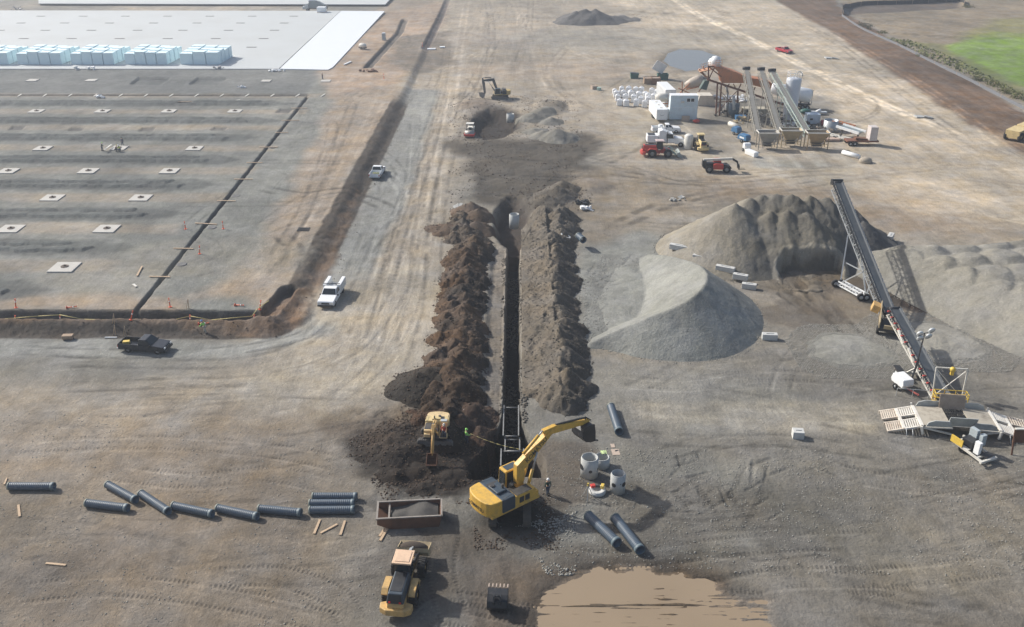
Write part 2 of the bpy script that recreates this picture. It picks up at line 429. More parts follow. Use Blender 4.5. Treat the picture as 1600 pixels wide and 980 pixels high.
for (a, b, c, d_) in ((206, 262, 121, 132), (298, 352, 121, 132)):
    zone([(a-4, d_), (a+12, c), (b+4, c), (b-12, d_)], (.11, .118, .118), .5, .9, .2, z=PADZ, h=-.5)
for (a, b) in ((105, 205), (215, 205), (328, 204), (276, 163), (430, 176), (12, 203)):
    zone([(a, b), (a+8, b-6), (a+28, b-6), (a+22, b)], (.1, .1, .1), .5, .8, .3, z=PADZ, h=-.3)
# brown berm in front of the ditch
zone([(-300, 500), (200, 500), (410, 503), (470, 470), (505, 395), (560, 300), (545, 350), (500, 460), (470, 510), (400, 528), (330, 525), (220, 513), (-300, 513)], (.145, .105, .075), 1.2, .9, 1.0, .35, seed=37, h=.12)
zone([(395, 500), (440, 470), (480, 455), (498, 470), (475, 505), (430, 528), (395, 524)], (.13, .09, .062), 1.5, .9, 1.0, .3, seed=38, h=.45)
# trench for the pipeline, ground falls away round it
TY0, TY1 = 70.5, 130.0
i = box_idx(-9, 9, 60, 150); x, y = X[i], Y[i]
op = sst(81, 71, y); endn = sst(129.5, 131.5, y)
lf = -1.45 - 2.6*op + .5*fbm(y*.6, x*.3, 5, 80, .65); rt = .28 + 2.0*op + .5*fbm(y*.7, x*.3+5, 5, 81, .65)
din = np.minimum(x-lf, rt-x); din = np.minimum(din, np.minimum(y-TY0+.8*fbm(x*.5, y*0, 2, 8), TY1-y))
soft = .12+.5*op
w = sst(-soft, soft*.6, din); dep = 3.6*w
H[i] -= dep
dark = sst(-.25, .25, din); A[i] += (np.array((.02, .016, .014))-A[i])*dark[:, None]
# battered side on the right of the pit and lower bench on the left of it
bl = sst(-4.1, -3.3, x)*sst(-1.5, -1.9, x)*sst(76, 84, y)*sst(130, 122, y)
H[i] -= .35*bl; A[i] += (np.array((.21, .185, .155))-A[i])*(bl*.9)[:, None]
H[i] += bl*.07*np.sin(y*2*math.pi/.5)*(1+np.sin(x*9)) + bl*.5*(np.abs(((y/4.2) % 1)-.5)-.25)+bl*.25*fbm(x*.8, y*.8, 4, 19)
zone([(690, 690), (745, 640), (785, 640), (790, 760), (700, 775), (640, 760), (640, 720)], (.018, .015, .013), 2, .97, 1.5, .25, h=-.5, seed=82)
zone([(545, 690), (640, 640), (700, 600), (765, 640), (760, 740), (700, 790), (600, 785), (585, 745), (552, 720)], (.026, .02, .016), 2.0, .98, 2.6, .25, h=.15, seed=83)
zone([(820, 690), (920, 690), (945, 760), (880, 800), (830, 770)], (.12, .10, .08), 2, .8, 1.2, .3, seed=84)
zone([(735, 800), (850, 775), (900, 800), (870, 850), (800, 870), (740, 850)], (.05, .044, .037), 2.5, .95, 1.5, .3, seed=85, h=.05)
zone([(640, 830), (740, 830), (900, 850), (860, 1000), (620, 1010)], (.15, .14, .122), 4, .85, 2.5, .2, seed=86, flow=(.2, .4, 0))
zone([(735, 880), (800, 880), (870, 905), (850, 1000), (735, 1000)], (.15, .115, .085), 2, .75, 1.5, .3, seed=87)
# lumpy ground where earth has been moved
for P, a, sc_, s in (([(540, 640), (780, 600), (790, 790), (590, 800)], 1.1, .4, 90), ([(730, 790), (900, 770), (900, 870), (760, 880)], .35, .6, 91),
                     ([(560, 690), (700, 640), (700, 700), (590, 740)], .5, .25, 92), ([(710, 150), (930, 140), (940, 320), (700, 330)], .5, .25, 93),
                     ([(880, 740), (1130, 740), (1130, 840), (880, 840)], .22, .7, 94)):
    W = PG(P); xs = [p[0] for p in W]; ys = [p[1] for p in W]; i = box_idx(min(xs)-2, max(xs)+2, min(ys)-2, max(ys)+2)
    m = sst(-1, 3, poly_sd(X[i], Y[i], W)); H[i] += a*m*fbm(X[i]*sc_, Y[i]*sc_, 5, s, .6)
# pits further up the line
def pit(px, py, rx, ry, dep, col, seed, edge=.5):
    c = G(px, py); i = box_idx(c[0]-rx*2, c[0]+rx*2, c[1]-ry*2, c[1]+ry*2)
    d = np.hypot((X[i]-c[0])/rx, (Y[i]-c[1])/ry)+.35*fbm(X[i]*.3, Y[i]*.3, 4, seed)
    w = sst(1.1, 1.1-edge, d); H[i] -= dep*w; A[i] += (np.array(col)-A[i])*np.minimum(1, w*1.3)[:, None]
pit(772, 193, 5.2, 12, 2.0, (.026, .021, .018), 100, .45)
pit(772, 190, 6.6, 15, .3, (.045, .037, .031), 104, .5)
pit(802, 345, 3.4, 12, 2.6, (.06, .048, .04), 101, .6)
pit(800, 368, 2.2, 4.0, 1.2, (.06, .048, .04), 102, .6)
pit(745, 165, 6, 8, -.7, (.2, .17, .14), 103, .8)
for (px, py, rx, ry, hh, col) in ((860, 168, 4.5, 7, 1.2, (.2, .18, .15)), (925, 290, 4, 5, .5, (.22, .19, .16)), (1000, 120, 5, 12, .3, TAN)):
    pit(px, py, rx, ry, -hh, col, px, .8)
# puddles: shallow hollows with wet rims
PUD1 = [(885, 905), (910, 888), (935, 884), (1000, 890), (1060, 893), (1085, 905), (1150, 930), (1195, 945), (1215, 985), (1235, 1080), (840, 1080), (848, 960), (862, 925)]
PUD2 = [(1036, 95), (1042, 82), (1060, 76), (1100, 78), (1130, 90), (1105, 108), (1070, 112), (1045, 103)]
for P, s, fr in ((PUD1, 110, .3), (PUD2, 111, .1)):
    W = PG(P); xs = [p[0] for p in W]; ys = [p[1] for p in W]; i = box_idx(min(xs)-5, max(xs)+5, min(ys)-5, max(ys)+5)
    x, y = X[i], Y[i]; d = poly_sd(x, y, W)+(2.6 if s == 110 else 1.6)*fbm(x*fr, y*fr*1.6, 6, s, .62)
    w = sst(-1.0, 1.4, d); H[i] -= .2*w
    rut = fbm(x*.35, y*2.2, 4, s+1, .6)
    rut = fbm(x*.16, y*3.0, 4, s+1, .6); rut = np.maximum(rut, fbm(x*.35, y*4.5, 4, s+5, .6)-.03); H[i] += w*.8*np.clip(rut-.045, 0, 1)*sst(56.8, 54.5, y) if s == 110 else 0
    H[i] += .03*fbm(x*1.2, y*1.2, 4, s+2)
    wet = sst(-3.2, -.2, d); colw = np.array((.07, .054, .04)) if s == 110 else np.array((.19, .17, .14))
    A[i] += (colw-A[i])*(wet*.85)[:, None]
    if s == 110: A[i] += (np.array((.24, .18, .125))-A[i])*(sst(-.5, .25, d)*np.maximum(sst(.05, -.02, rut-.06), .45))[:, None]
# brown graded strip, verge and meadow on the upper right
STRIP = [(1200, -5), (1300, -5), (1322, 22), (1420, 75), (1520, 130), (1600, 175), (1800, 285), (1900, 460), (1600, 245), (1500, 185), (1400, 118), (1290, 45)]
zone(STRIP, (.145, .098, .066), 2.5, .95, 1.5, .1, flow=(0, 0, 1.3), seed=120, h=.15)
zone([(1308, -5), (1330, 22), (1420, 72), (1600, 165), (1800, 270), (2300, 300), (2300, -150), (1300, -150)], (.25, .21, .155), 2.5, 1, 1.2, .15, flow=(.1, .3, .3), seed=121)
zone([(1480, 75), (1545, 48), (1600, 52), (1900, 60), (2100, 260), (1800, 230), (1600, 140), (1520, 105)], (.18, .27, .065), 6, .97, 4, .08, seed=122)
zone([(1500, 60), (1560, 30), (1700, 20), (1800, 60), (1600, 60)], (.2, .21, .08), 8, .6, 5, .08, seed=123)
zone([(1380, 60), (1450, 75), (1600, 155), (1700, 210), (1680, 195), (1560, 115), (1470, 70)], (.17, .18, .075), 4, .7, 3, .15, seed=124)
zone([(1320, 5), (1500, 2), (1505, 12), (1330, 22)], (.12, .1, .085), 3, .9, 2, h=-.8, seed=125)
# long single tracks
def tracks(P, gauge=2.0, w=.45, mul=.85, dh=-.03, seed=0, col=None, tread=0):
    W = curve(PG(P)); n = len(W)
    for s in (-1, 1):
        Q = []
        for k in range(n):
            a, b = W[max(0, k-1)], W[min(n-1, k+1)]; dx, dy = b[0]-a[0], b[1]-a[1]; L = math.hypot(dx, dy) or 1
            Q.append((W[k][0]-dy/L*gauge/2*s, W[k][1]+dx/L*gauge/2*s))
        stroke(Q, w, mul, dh, world=True, seed=seed+(s > 0), brk=.8, col=col, tread=tread)
LT = [
 ([(1040, -10), (1090, 22), (1170, 60), (1280, 115), (1420, 180), (1620, 260)], 1.9, 1.4, 1.45),
 ([(560, 690), (640, 560), (650, 420), (690, 250), (720, 60), (730, -5)], 2.0, .8, 1.2),
 ([(520, 650), (590, 520), (620, 380), (670, 240), (700, 120)], 2.0, .5, .82),
 ([(480, 640), (560, 520), (600, 400), (650, 260), (690, 140), (700, 60)], 2.0, .5, .85),
 ([(600, 620), (650, 480), (660, 350), (690, 210)], 2.2, .6, .82),
 ([(640, 600), (675, 480), (680, 380), (700, 250), (740, 130), (790, 40)], 2.2, .5, .84),
 ([(0, 545), (150, 552), (330, 550), (450, 532), (500, 505), (530, 450)], 2.0, .5, .8),
 ([(0, 560), (200, 568), (380, 565), (480, 530), (540, 450), (590, 330)], 2.0, .6, .84),
 ([(0, 610), (240, 600), (420, 590), (560, 540), (640, 430)], 2.0, .5, .86),
 ([(300, 640), (420, 640), (540, 600), (620, 520), (650, 400)], 2.2, .6, 1.18),
 ([(0, 650), (200, 660), (330, 640), (450, 650)], 2.0, .5, .86),
 ([(-20, 870), (200, 850), (420, 900), (640, 880)], 2.2, .5, .88),
 ([(-20, 820), (180, 840), (300, 900), (560, 950)], 2.2, .5, .88),
 ([(800, -5), (830, 60), (850, 120), (900, 190)], 2.0, .9, 1.15),
 ([(830, -5), (825, 50), (800, 120)], 2.0, .7, .84),
 ([(760, -5), (770, 60), (750, 130), (700, 190)], 2.0, .7, .84),
 ([(900, 60), (860, 110), (900, 160), (960, 180), (1000, 200)], 2.2, .8, .86),
 ([(1000, 110), (900, 80), (860, 30)], 2.2, .8, 1.2),
 ([(940, 150), (1010, 110), (1060, 120)], 2.2, .6, .85),
 ([(930, 275), (1100, 285), (1300, 270), (1420, 290), (1600, 330)], 2.4, .8, .78),
 ([(900, 262), (1000, 275), (1160, 300), (1320, 280), (1500, 260), (1620, 270)], 2.4, .8, .8),
 ([(960, 355), (1040, 320), (1130, 300), (1200, 290)], 2.4, 1.2, .72),
 ([(900, 245), (980, 262), (1060, 285), (1180, 290)], 2.2, .6, .78),
 ([(1300, 290), (1380, 310), (1450, 325), (1600, 350)], 2.4, .8, .8),
 ([(1110, 195), (1150, 230), (1190, 250), (1240, 270)], 2.2, 1.0, 1.15),
 ([(1350, 240), (1450, 290), (1600, 320)], 2.4, .8, 1.15),
 ([(1290, 45), (1400, 108), (1480, 160), (1550, 215), (1590, 250)], 2.0, .6, 1.5),
 ([(1240, 30), (1300, 62), (1390, 130), (1470, 190), (1560, 250)], 2.2, .8, .8),
 ([(960, 680), (1100, 690), (1250, 690), (1420, 720)], 2.0, .5, .85),
 ([(985, 640), (1150, 648), (1370, 655)], 2.0, .6, 1.15),
 ([(900, 735), (1000, 780), (1080, 800), (1200, 790)], 2.4, .5, .8),
 ([(1010, 860), (1200, 840), (1400, 850), (1620, 830)], 2.4, .6, .84),
 ([(1000, 900), (1250, 880), (1450, 930), (1620, 925)], 2.4, .6, .86),
 ([(1100, 860), (1300, 900), (1620, 890)], 2.4, .6, 1.12),
 ([(1290, 500), (1260, 470), (1230, 445)], 2.4, .9, .6),
 ([(1340, 530), (1300, 490), (1260, 440)], 2.4, .8, .65),
 ([(1200, 560), (1300, 540), (1390, 545)], 2.4, .6, .86),
 ([(640, 790), (700, 850), (720, 980)], 2.4, .7, .8),
 ([(560, 760), (640, 800), (760, 870), (780, 1000)], 2.4, .7, .8),
 ([(450, 215), (520, 200), (480, 330), (420, 420)], 2.0, .5, .84),
 ([(560, 150), (520, 250), (440, 400), (360, 480)], 2.0, .7, .84),
 ([(600, 150), (560, 230), (480, 380), (420, 470)], 2.0, .7, 1.15),
 ([(280, 430), (340, 400), (300, 360), (380, 300)], 2.0, .5, .86),
 ([(405, 300), (470, 312), (545, 305), (600, 322), (590, 330)], 2.4, .9, .72),
 ([(440, 375), (462, 400), (450, 430)], 2.2, .8, .65),
]
for k, (P, ga, w_, m_) in enumerate(LT):
    tracks(P, ga, w_*1.15, 1+(m_-1)*1.6, -.05 if m_ < 1 else .0, seed=200+3*k)
for a_, b_ in (((1205, 240), (1225, 262)), ((1222, 240), (1248, 264)), ((1262, 238), (1290, 262)), ((1300, 240), (1340, 262)), ((1180, 244), (1195, 264))):
    stroke([a_, ((a_[0]+b_[0])/2+2, (a_[1]+b_[1])/2), b_], 3.0, 1.0, .02, col=(.36, .36, .33), k=.8, seed=900)
for a_, b_ in (((1214, 240), (1236, 264)), ((1244, 240), (1270, 266)), ((1282, 240), (1312, 264))):
    stroke([a_, ((a_[0]+b_[0])/2+2, (a_[1]+b_[1])/2), b_], 3.0, .7, -.05, seed=901)
# many faint passes of wheels
def flowlines(region, n, ang, spread, L, w, seed, muls=(.68, .8, 1.18, 1.32), z=0, dh=-.02):
    r = random.Random(seed); W = PG(region, z); xs = [p[0] for p in W]; ys = [p[1] for p in W]
    cnt = 0; tries = 0
    while cnt < n and tries < n*20:
        tries += 1; x0, y0 = r.uniform(min(xs), max(xs)), r.uniform(min(ys), max(ys))
        if poly_sd(np.array([x0]), np.array([y0]), W)[0] < 0: continue
        a = ang+r.gauss(0, spread); k = r.gauss(0, .015); l = L*r.uniform(.5, 1.5); P = []; x_, y_ = x0, y0
        for _ in range(10):
            P.append((x_, y_)); x_ += math.cos(a)*l/10; y_ += math.sin(a)*l/10; a += k*l/10
        m_ = r.choice(muls); ww = w*r.uniform(.6, 1.5)
        stroke(P, ww, m_, dh if m_ < 1 else 0, world=True, seed=seed+cnt, brk=.9)
        if r.random() < .6: stroke([(p[0]-math.sin(a)*2, p[1]+math.cos(a)*2) for p in P], ww, m_, dh if m_ < 1 else 0, world=True, seed=seed+cnt+5, brk=.9)
        cnt += 1
flowlines([(640, 140), (740, 0), (900, 0), (860, 140), (700, 220), (690, 560), (480, 640), (560, 450)], 60, R(92), .12, 28, .5, 300)
flowlines([(0, 540), (450, 540), (560, 640), (500, 980), (0, 980)], 40, R(4), .2, 16, .4, 301, (.74, .84, 1.18))
flowlines([(960, 0), (1200, 0), (1600, 240), (1600, 360), (1000, 260), (900, 100)], 70, R(-48), .5, 34, .9, 302)
flowlines([(900, 250), (1300, 270), (1600, 300), (1600, 370), (900, 350)], 30, R(2), .25, 24, .9, 303, (.75, .85, 1.15))
flowlines([(1000, 700), (1600, 700), (1600, 980), (1250, 980), (1000, 860)], 50, R(6), .35, 12, .4, 304, (.68, .78, 1.2))
flowlines([(940, 580), (1200, 560), (1600, 520), (1600, 700), (940, 680)], 26, R(3), .3, 12, .45, 305, (.72, .82, 1.18))
flowlines([(0, 160), (460, 155), (250, 440), (0, 480)], 36, R(8), .3, 16, .6, 306, (.78, .88, 1.12), z=PADZ)
flowlines([(470, 160), (620, 135), (430, 470), (240, 480)], 40, R(80), .5, 16, .5, 307, (.8, .88, 1.15), z=PADZ)
flowlines([(705, 225), (920, 215), (900, 310), (730, 310)], 26, R(0), .5, 12, .7, 308, (.7, .8, 1.3))
flowlines([(910, 400), (1040, 400), (1000, 520), (915, 520)], 26, R(70), .6, 5, .35, 309, (.85, 1.1), dh=-.06)
flowlines([(1030, 740), (1200, 740), (1200, 830), (1030, 830)], 22, R(60), .9, 4, .3, 310, (.7, .8, 1.2), dh=-.08)
flowlines([(1220, -5), (1300, -5), (1600, 175), (1600, 235)], 34, R(-36), .08, 40, .7, 311, (.75, .85, 1.2))
flowlines([(620, 20), (700, 0), (700, 130), (600, 130)], 26, R(85), .3, 18, .9, 312)
flowlines([(1210, 430), (1290, 425), (1330, 500), (1230, 510)], 16, R(110), .3, 8, .6, 313, (.6, .75, 1.2), dh=-.08)
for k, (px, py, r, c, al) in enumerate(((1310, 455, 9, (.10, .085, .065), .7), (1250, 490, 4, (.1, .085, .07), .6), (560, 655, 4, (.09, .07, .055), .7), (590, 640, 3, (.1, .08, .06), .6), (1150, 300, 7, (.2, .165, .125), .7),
        (960, 300, 6, (.2, .17, .13), .6), (1380, 330, 12, (.23, .19, .15), .6), (860, 110, 16, (.40, .33, .26), .6), (790, 60, 18, (.28, .25, .22), .6), (960, 60, 22, (.26, .25, .22), .6), (660, 100, 10, (.2, .17, .14), .6),
        (1380, 230, 18, (.42, .36, .28), .6), (1480, 300, 14, (.42, .36, .28), .6), (620, 470, 8, (.34, .30, .24), .6), (560, 600, 9, (.33, .30, .25), .6), (1050, 800, 5, (.13, .115, .095), .6), (1330, 780, 8, (.12, .12, .11), .6), (700, 880, 4, (.12, .105, .09), .7),
        (120, 880, 6, (.15, .13, .11), .5), (300, 900, 6, (.16, .14, .115), .5), (80, 800, 6, (.24, .21, .17), .5), (1500, 850, 7, (.2, .185, .155), .6), (1250, 940, 5, (.2, .19, .17), .6), (200, 690, 9, (.23, .2, .165), .5), (1120, 640, 6, (.24, .235, .215), .5), (340, 410, 9, (.2, .19, .16), .5), (160, 440, 8, (.2, .19, .165), .5))):
    c0 = G(px, py, 0); P = [(c0[0]+r*(1.6 if k % 2 else 1.1)*math.cos(a), c0[1]+r*math.sin(a)) for a in [j*.52 for j in range(12)]]
    zone(P, c, r*.7, al, r*.6, 1.6/r, world=True, seed=600+k)
# tracked-vehicle prints (rows of cleat marks)
for P in ([(1065, 760), (1100, 800)], [(1100, 750), (1150, 820)], [(1330, 905), (1420, 900)], [(1140, 940), (1200, 945)], [(1300, 908), (1400, 913)], [(690, 955), (800, 975)], [(1180, 735), (1135, 830)]):
    tracks([P[0], ((P[0][0]+P[1][0])/2+4, (P[0][1]+P[1][1])/2), P[1]], 2.4, .6, .72, -.05, tread=.32)
for P in ([(640, 985), (700, 940), (820, 960), (900, 990)], [(560, 980), (520, 930), (430, 900), (300, 905)], [(700, 830), (690, 900), (720, 985)], [(860, 860), (930, 875), (1010, 870), (1180, 850), (1400, 842)], [(870, 790), (960, 800), (1040, 790), (1120, 745)],
          [(1010, 960), (1200, 905), (1400, 900), (1600, 880)], [(0, 700), (200, 690), (400, 700), (560, 730)], [(0, 930), (180, 915), (380, 940), (560, 985)], [(1240, 700), (1330, 740), (1480, 760), (1600, 745)], [(940, 590), (1060, 600), (1200, 585), (1400, 600)],
          [(520, 760), (420, 740), (300, 750), (160, 735)], [(1290, 520), (1240, 560), (1220, 620), (1270, 660)], [(650, 170), (640, 300), (590, 470), (500, 560), (300, 600)], [(680, 200), (672, 330), (640, 480), (560, 600), (420, 660)]):
    tracks(P, 2.1, .42, .74, -.05, seed=(P[0][0]*7+P[0][1]) % 1000, tread=.38); tracks([(a_+4, b_+5) for a_, b_ in P], 2.1, .3, 1.22, 0, seed=(P[0][0]*7+P[0][1]+7) % 1000)
# general unevenness
H += .10*fbm(X*.12, Y*.12, 4, 400) * sst(20, 60, Y)
H += .05*fbm(X*.9, Y*.9, 4, 401)
A *= (1+.30*fbm(X*.45, Y*.45, 5, 402))[:, None]
mb = fbm(X*.07, Y*.07, 5, 403); A *= (1+.6*mb[:, None]*np.array((1.08, 1, .92))); mb = fbm(X*.022, Y*.022, 5, 404); A *= (1+.5*mb[:, None]*np.array((1.1, 1, .9)))
A *= np.array((1.0, .975, .945))
A = np.clip(A, .012, .8)
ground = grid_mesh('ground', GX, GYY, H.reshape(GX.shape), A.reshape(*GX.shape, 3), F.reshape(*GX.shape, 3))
tag(ground, kind='structure')
Hg = H.reshape(GX.shape)
def hgt(x, y):
    """ground height at a point"""
    r = int(np.searchsorted(YY, y)); r = min(max(r, 1), len(YY)-1)
    t = (y-YY[r-1])/(YY[r]-YY[r-1]); out = 0
    for rr, wt in ((r-1, 1-t), (r, t)):
        out += wt*np.interp(x, GX[rr], Hg[rr])
    return float(out)
def on(px, py, z0=None):
    """ground point seen at a photograph pixel"""
    x, y = G(px, py, 0 if z0 is None else z0)
    for _ in range(3): x, y = G(px, py, hgt(x, y))
    return (x, y, hgt(x, y))
# water
def water(name, P, z, m):
    W = PG(P); cx = sum(p[0] for p in W)/len(W); cy = sum(p[1] for p in W)/len(W)
    vs = [(cx+(p[0]-cx)*1.15, cy+(p[1]-cy)*1.15, z) for p in W]
    me = bpy.data.meshes.new(name); me.from_pydata(vs, [], [tuple(range(len(vs)))][::-1]); me.materials.append(m)
    o = bpy.data.objects.new(name, me); C.objects.link(o); tag(o, kind='structure'); return o
def water_mat(name, col, rough, bump):
    m, t, b = nodes(name); b.inputs['Base Color'].default_value = (*col, 1); b.inputs['Roughness'].default_value = rough
    n = t.nodes.new('ShaderNodeTexNoise'); n.inputs['Scale'].default_value = .6; n.inputs['Detail'].default_value = 4
    tc = t.nodes.new('ShaderNodeTexCoord'); t.links.new(tc.outputs['Object'], n.inputs['Vector'])
    bp = t.nodes.new('ShaderNodeBump'); bp.inputs['Strength'].default_value = bump; bp.inputs['Distance'].default_value = .02
    t.links.new(n.outputs['Fac'], bp.inputs['Height']); t.links.new(bp.outputs[0], b.inputs['Normal'])
    r = t.nodes.new('ShaderNodeValToRGB'); r.color_ramp.elements[0].color = (*[c*.86 for c in col], 1); r.color_ramp.elements[1].color = (*[c*1.1 for c in col], 1)
    n2 = t.nodes.new('ShaderNodeTexNoise'); n2.inputs['Scale'].default_value = .12; t.links.new(tc.outputs['Object'], n2.inputs['Vector'])
    t.links.new(n2.outputs['Fac'], r.inputs['Fac']); t.links.new(r.outputs[0], b.inputs['Base Color'])
    return m
water('puddle_water', PUD1, -.085, water_mat('muddy_water', (.30, .228, .15), .13, .12))
water('puddle_water', PUD2, -.13, water_mat('clear_puddle', (.16, .155, .15), .06, .1))

# ------------------------------------------------------------------ PILES: each its own height patch standing on the ground
def ground_at(Xa, Ya):
    out = np.zeros(Xa.shape)
    r = np.clip(np.searchsorted(YY, Ya), 1, len(YY)-1)
    t = (Ya-YY[r-1])/(YY[r]-YY[r-1])
    nc = len(U)
    def row(rr):
        u = Xa/Wd[rr]; j = np.clip(np.searchsorted(U, u), 1, nc-1); s = (u-U[j-1])/(U[j]-U[j-1])
        return Hg[rr, j-1]*(1-s)+Hg[rr, j]*s
    return row(r-1)*(1-t)+row(r)*t
PILES = []
def pile(name, label, cat, x0, x1, y0, y1, res, hf, colf, flow=(0, 0, 0), kind=None, ry=None):
    nx = int((x1-x0)/res)+1; ny = int((y1-y0)/(ry or res))+1
    Xa, Ya = np.meshgrid(np.linspace(x0, x1, nx), np.linspace(y0, y1, ny))
    h = hf(Xa, Ya); gz = ground_at(Xa, Ya); Z = gz+np.maximum(h, -.35)
    PILES.append((name, x0, x1, y0, y1, Z, h))
    keep = h > -.05
    A_ = colf(Xa, Ya, h); Fl = np.zeros((*Xa.shape, 3)); Fl[:] = flow
    ox, oy = (x0+x1)/2, (y0+y1)/2
    o = grid_mesh(name, Xa, Ya, Z, np.clip(A_, .01, .8), Fl, keep)
    tag(o, label, cat, kind=kind); return o
def cones(L, X_, Y_, k=.8, base=-.3):
    """union of dumped heaps: (x, y, height, slope)"""
    h = np.full(X_.shape, -9.0)
    for (cx, cy, hh, sl) in L: h = np.maximum(h, hh-sl*np.hypot(X_-cx, Y_-cy))
    return h
def tint(c, Xa, Ya, s, amt=.35, f=.5, warm=0):
    n = fbm(Xa*f, Ya*f, 5, s, .6)
    m = 1+amt*2*n[..., None]*np.array((1+warm, 1, 1-warm)); return np.array(c)*m
# spoil banks either side of the trench
rs = random.Random(11)
def bank_left():
    L = []
    y = 76.0
    while y < 141:
        e = -8.9 - max(0, (y-95))*.045
        xr = (-6.6 if y < 125 else -6.6-(y-125)*.12)
        L.append((xr+rs.uniform(-.8, .6), y, rs.uniform(1.3, 2.2)*(1 if y < 136 else .6), rs.uniform(.62, .85)))
        if rs.random() < .8: L.append((xr-rs.uniform(1.2, 2.4), y+rs.uniform(-.5, .5), rs.uniform(.7, 1.5), .7))
        if rs.random() < .5: L.append((xr+rs.uniform(1, 1.9), y+rs.uniform(-.5, .5), rs.uniform(.6, 1.2), .75))
        y += rs.uniform(1.0, 1.9)
    def hf(Xa, Ya):
        wx = Xa+.8*fbm(Xa*.5, Ya*.5, 3, 500); wy = Ya+.8*fbm(Xa*.5, Ya*.5, 3, 501)
        h = cones(L, wx, wy)+1.5*fbm(Xa*.5, Ya*.5, 6, 502, .7)+.35*np.abs(fbm(Xa*2.2, Ya*2.2, 3, 506, .6))
        return np.where(Xa > -3.1, -1, h)
    def cf(Xa, Ya, h):
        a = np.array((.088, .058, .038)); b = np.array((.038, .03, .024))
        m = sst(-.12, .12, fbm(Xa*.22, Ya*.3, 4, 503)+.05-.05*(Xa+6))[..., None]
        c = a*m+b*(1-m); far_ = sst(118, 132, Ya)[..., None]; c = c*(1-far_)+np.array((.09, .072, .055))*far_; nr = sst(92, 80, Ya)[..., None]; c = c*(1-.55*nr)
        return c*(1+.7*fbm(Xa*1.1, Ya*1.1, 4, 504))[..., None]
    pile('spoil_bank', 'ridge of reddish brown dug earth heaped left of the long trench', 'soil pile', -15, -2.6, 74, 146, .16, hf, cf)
def bank_right():
    L = []; y = 79.0
    while y < 148:
        xr = 5.0 + (0 if y < 118 else (y-118)*.09)
        L.append((xr+rs.uniform(-.6, .6), y, rs.uniform(1.9, 2.6)*(1 if y < 140 else .7), .75))
        L.append((xr-rs.uniform(1.4, 2.6), y+rs.uniform(-1, 1), rs.uniform(1.0, 1.6), .5))
        if rs.random() < .5: L.append((xr+rs.uniform(.8, 1.6), y, rs.uniform(.9, 1.6), .8))
        y += rs.uniform(1.6, 2.9)
    def hf(Xa, Ya):
        wx = Xa+.8*fbm(Xa*.5, Ya*.5, 3, 510); wy = Ya+.8*fbm(Xa*.5, Ya*.5, 3, 511)
        h = cones(L, wx, wy)
        sl = (Xa-.55)*.36; h = np.where(Xa < 4.5, np.maximum(np.minimum(h+.5, sl+.3), np.minimum(sl, 1.1)*sst(80, 84, Ya)*sst(146, 138, Ya)-.3*(1-sst(80, 84, Ya))), h)
        h = h+1.2*fbm(Xa*.55, Ya*.5, 6, 512, .7)*sst(.4, 2, Xa)+.3*np.abs(fbm(Xa*2.2, Ya*2.2, 3, 516, .6))
        h = np.where(Xa < .55, -1, h)
        return h-3.5*sst(84, 78, Ya+.5*(Xa-4)+2.5*fbm(Xa*.5, Ya*.5, 3, 515))-4*sst(141, 147, Ya)
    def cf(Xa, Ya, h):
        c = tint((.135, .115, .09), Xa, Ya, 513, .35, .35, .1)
        c2 = np.array((.07, .06, .05)); m = sst(5.0, 6.4, Xa+1.0*fbm(Xa*.6, Ya*.6, 3, 514))[..., None]*sst(130, 120, Ya)[..., None]*.6  # right face darkened in the colour, standing in for its shaded side
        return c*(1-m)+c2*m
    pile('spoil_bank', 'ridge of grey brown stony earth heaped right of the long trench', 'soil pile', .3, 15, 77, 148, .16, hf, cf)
bank_left(); bank_right()
def simple_pile(name, label, cat, L, res, col, s, rough=.5, fr=.6, slope_warp=.8, amt=.35, warm=0, extra=None, flow=(0, 0, 0), colf=None):
    x0 = min(a[0]-a[2]/a[3] for a in L)-2; x1 = max(a[0]+a[2]/a[3] for a in L)+2
    y0 = min(a[1]-a[2]/a[3] for a in L)-2; y1 = max(a[1]+a[2]/a[3] for a in L)+2
    def hf(Xa, Ya):
        wx = Xa+slope_warp*fbm(Xa*.4, Ya*.4, 3, s); wy = Ya+slope_warp*fbm(Xa*.4, Ya*.4, 3, s+1)
        h = cones(L, wx, wy)+rough*fbm(Xa*fr, Ya*fr, 5, s+2, .55)
        return extra(Xa, Ya, h) if extra else h
    return pile(name, label, cat, x0, x1, y0, y1, res, hf, colf or (lambda a, b, h: tint(col, a, b, s+3, amt, .4, warm)), flow)
def gc(px, py, h, sl): x, y = G(px, py, h); return (x, y, h, sl)
simple_pile('soil_mound', 'low round mound of dark brown soil left of the spoil ridge', 'soil pile',
            [gc(655, 583, 1.9, .5), gc(672, 576, 1.8, .5), gc(640, 592, 1.4, .5), gc(690, 585, 1.5, .5), gc(665, 592, 1.5, .5)], .14, (.034, .028, .022), 520, .35, 1.0)
simple_pile('soil_mound', 'reddish brown soil heap right behind the small excavator', 'soil pile',
            [gc(690, 640, 1.2, .5), gc(720, 648, 1.4, .6), gc(738, 625, 1.8, .65), gc(712, 660, .8, .5), gc(750, 660, 1.0, .55), gc(664, 645, .5, .3)], .14, (.06, .036, .024), 525, .9, .9)
simple_pile('soil_mound', 'dark ribbed soil spread in front of the small excavator', 'soil pile',
            [gc(615, 700, .7, .28), gc(640, 700, .6, .3), gc(592, 702, .5, .25), gc(650, 725, .6, .35), gc(700, 735, .5, .3), gc(660, 755, .5, .3), gc(620, 740, .4, .25)], .14, (.03, .023, .018), 530, .6, .8)
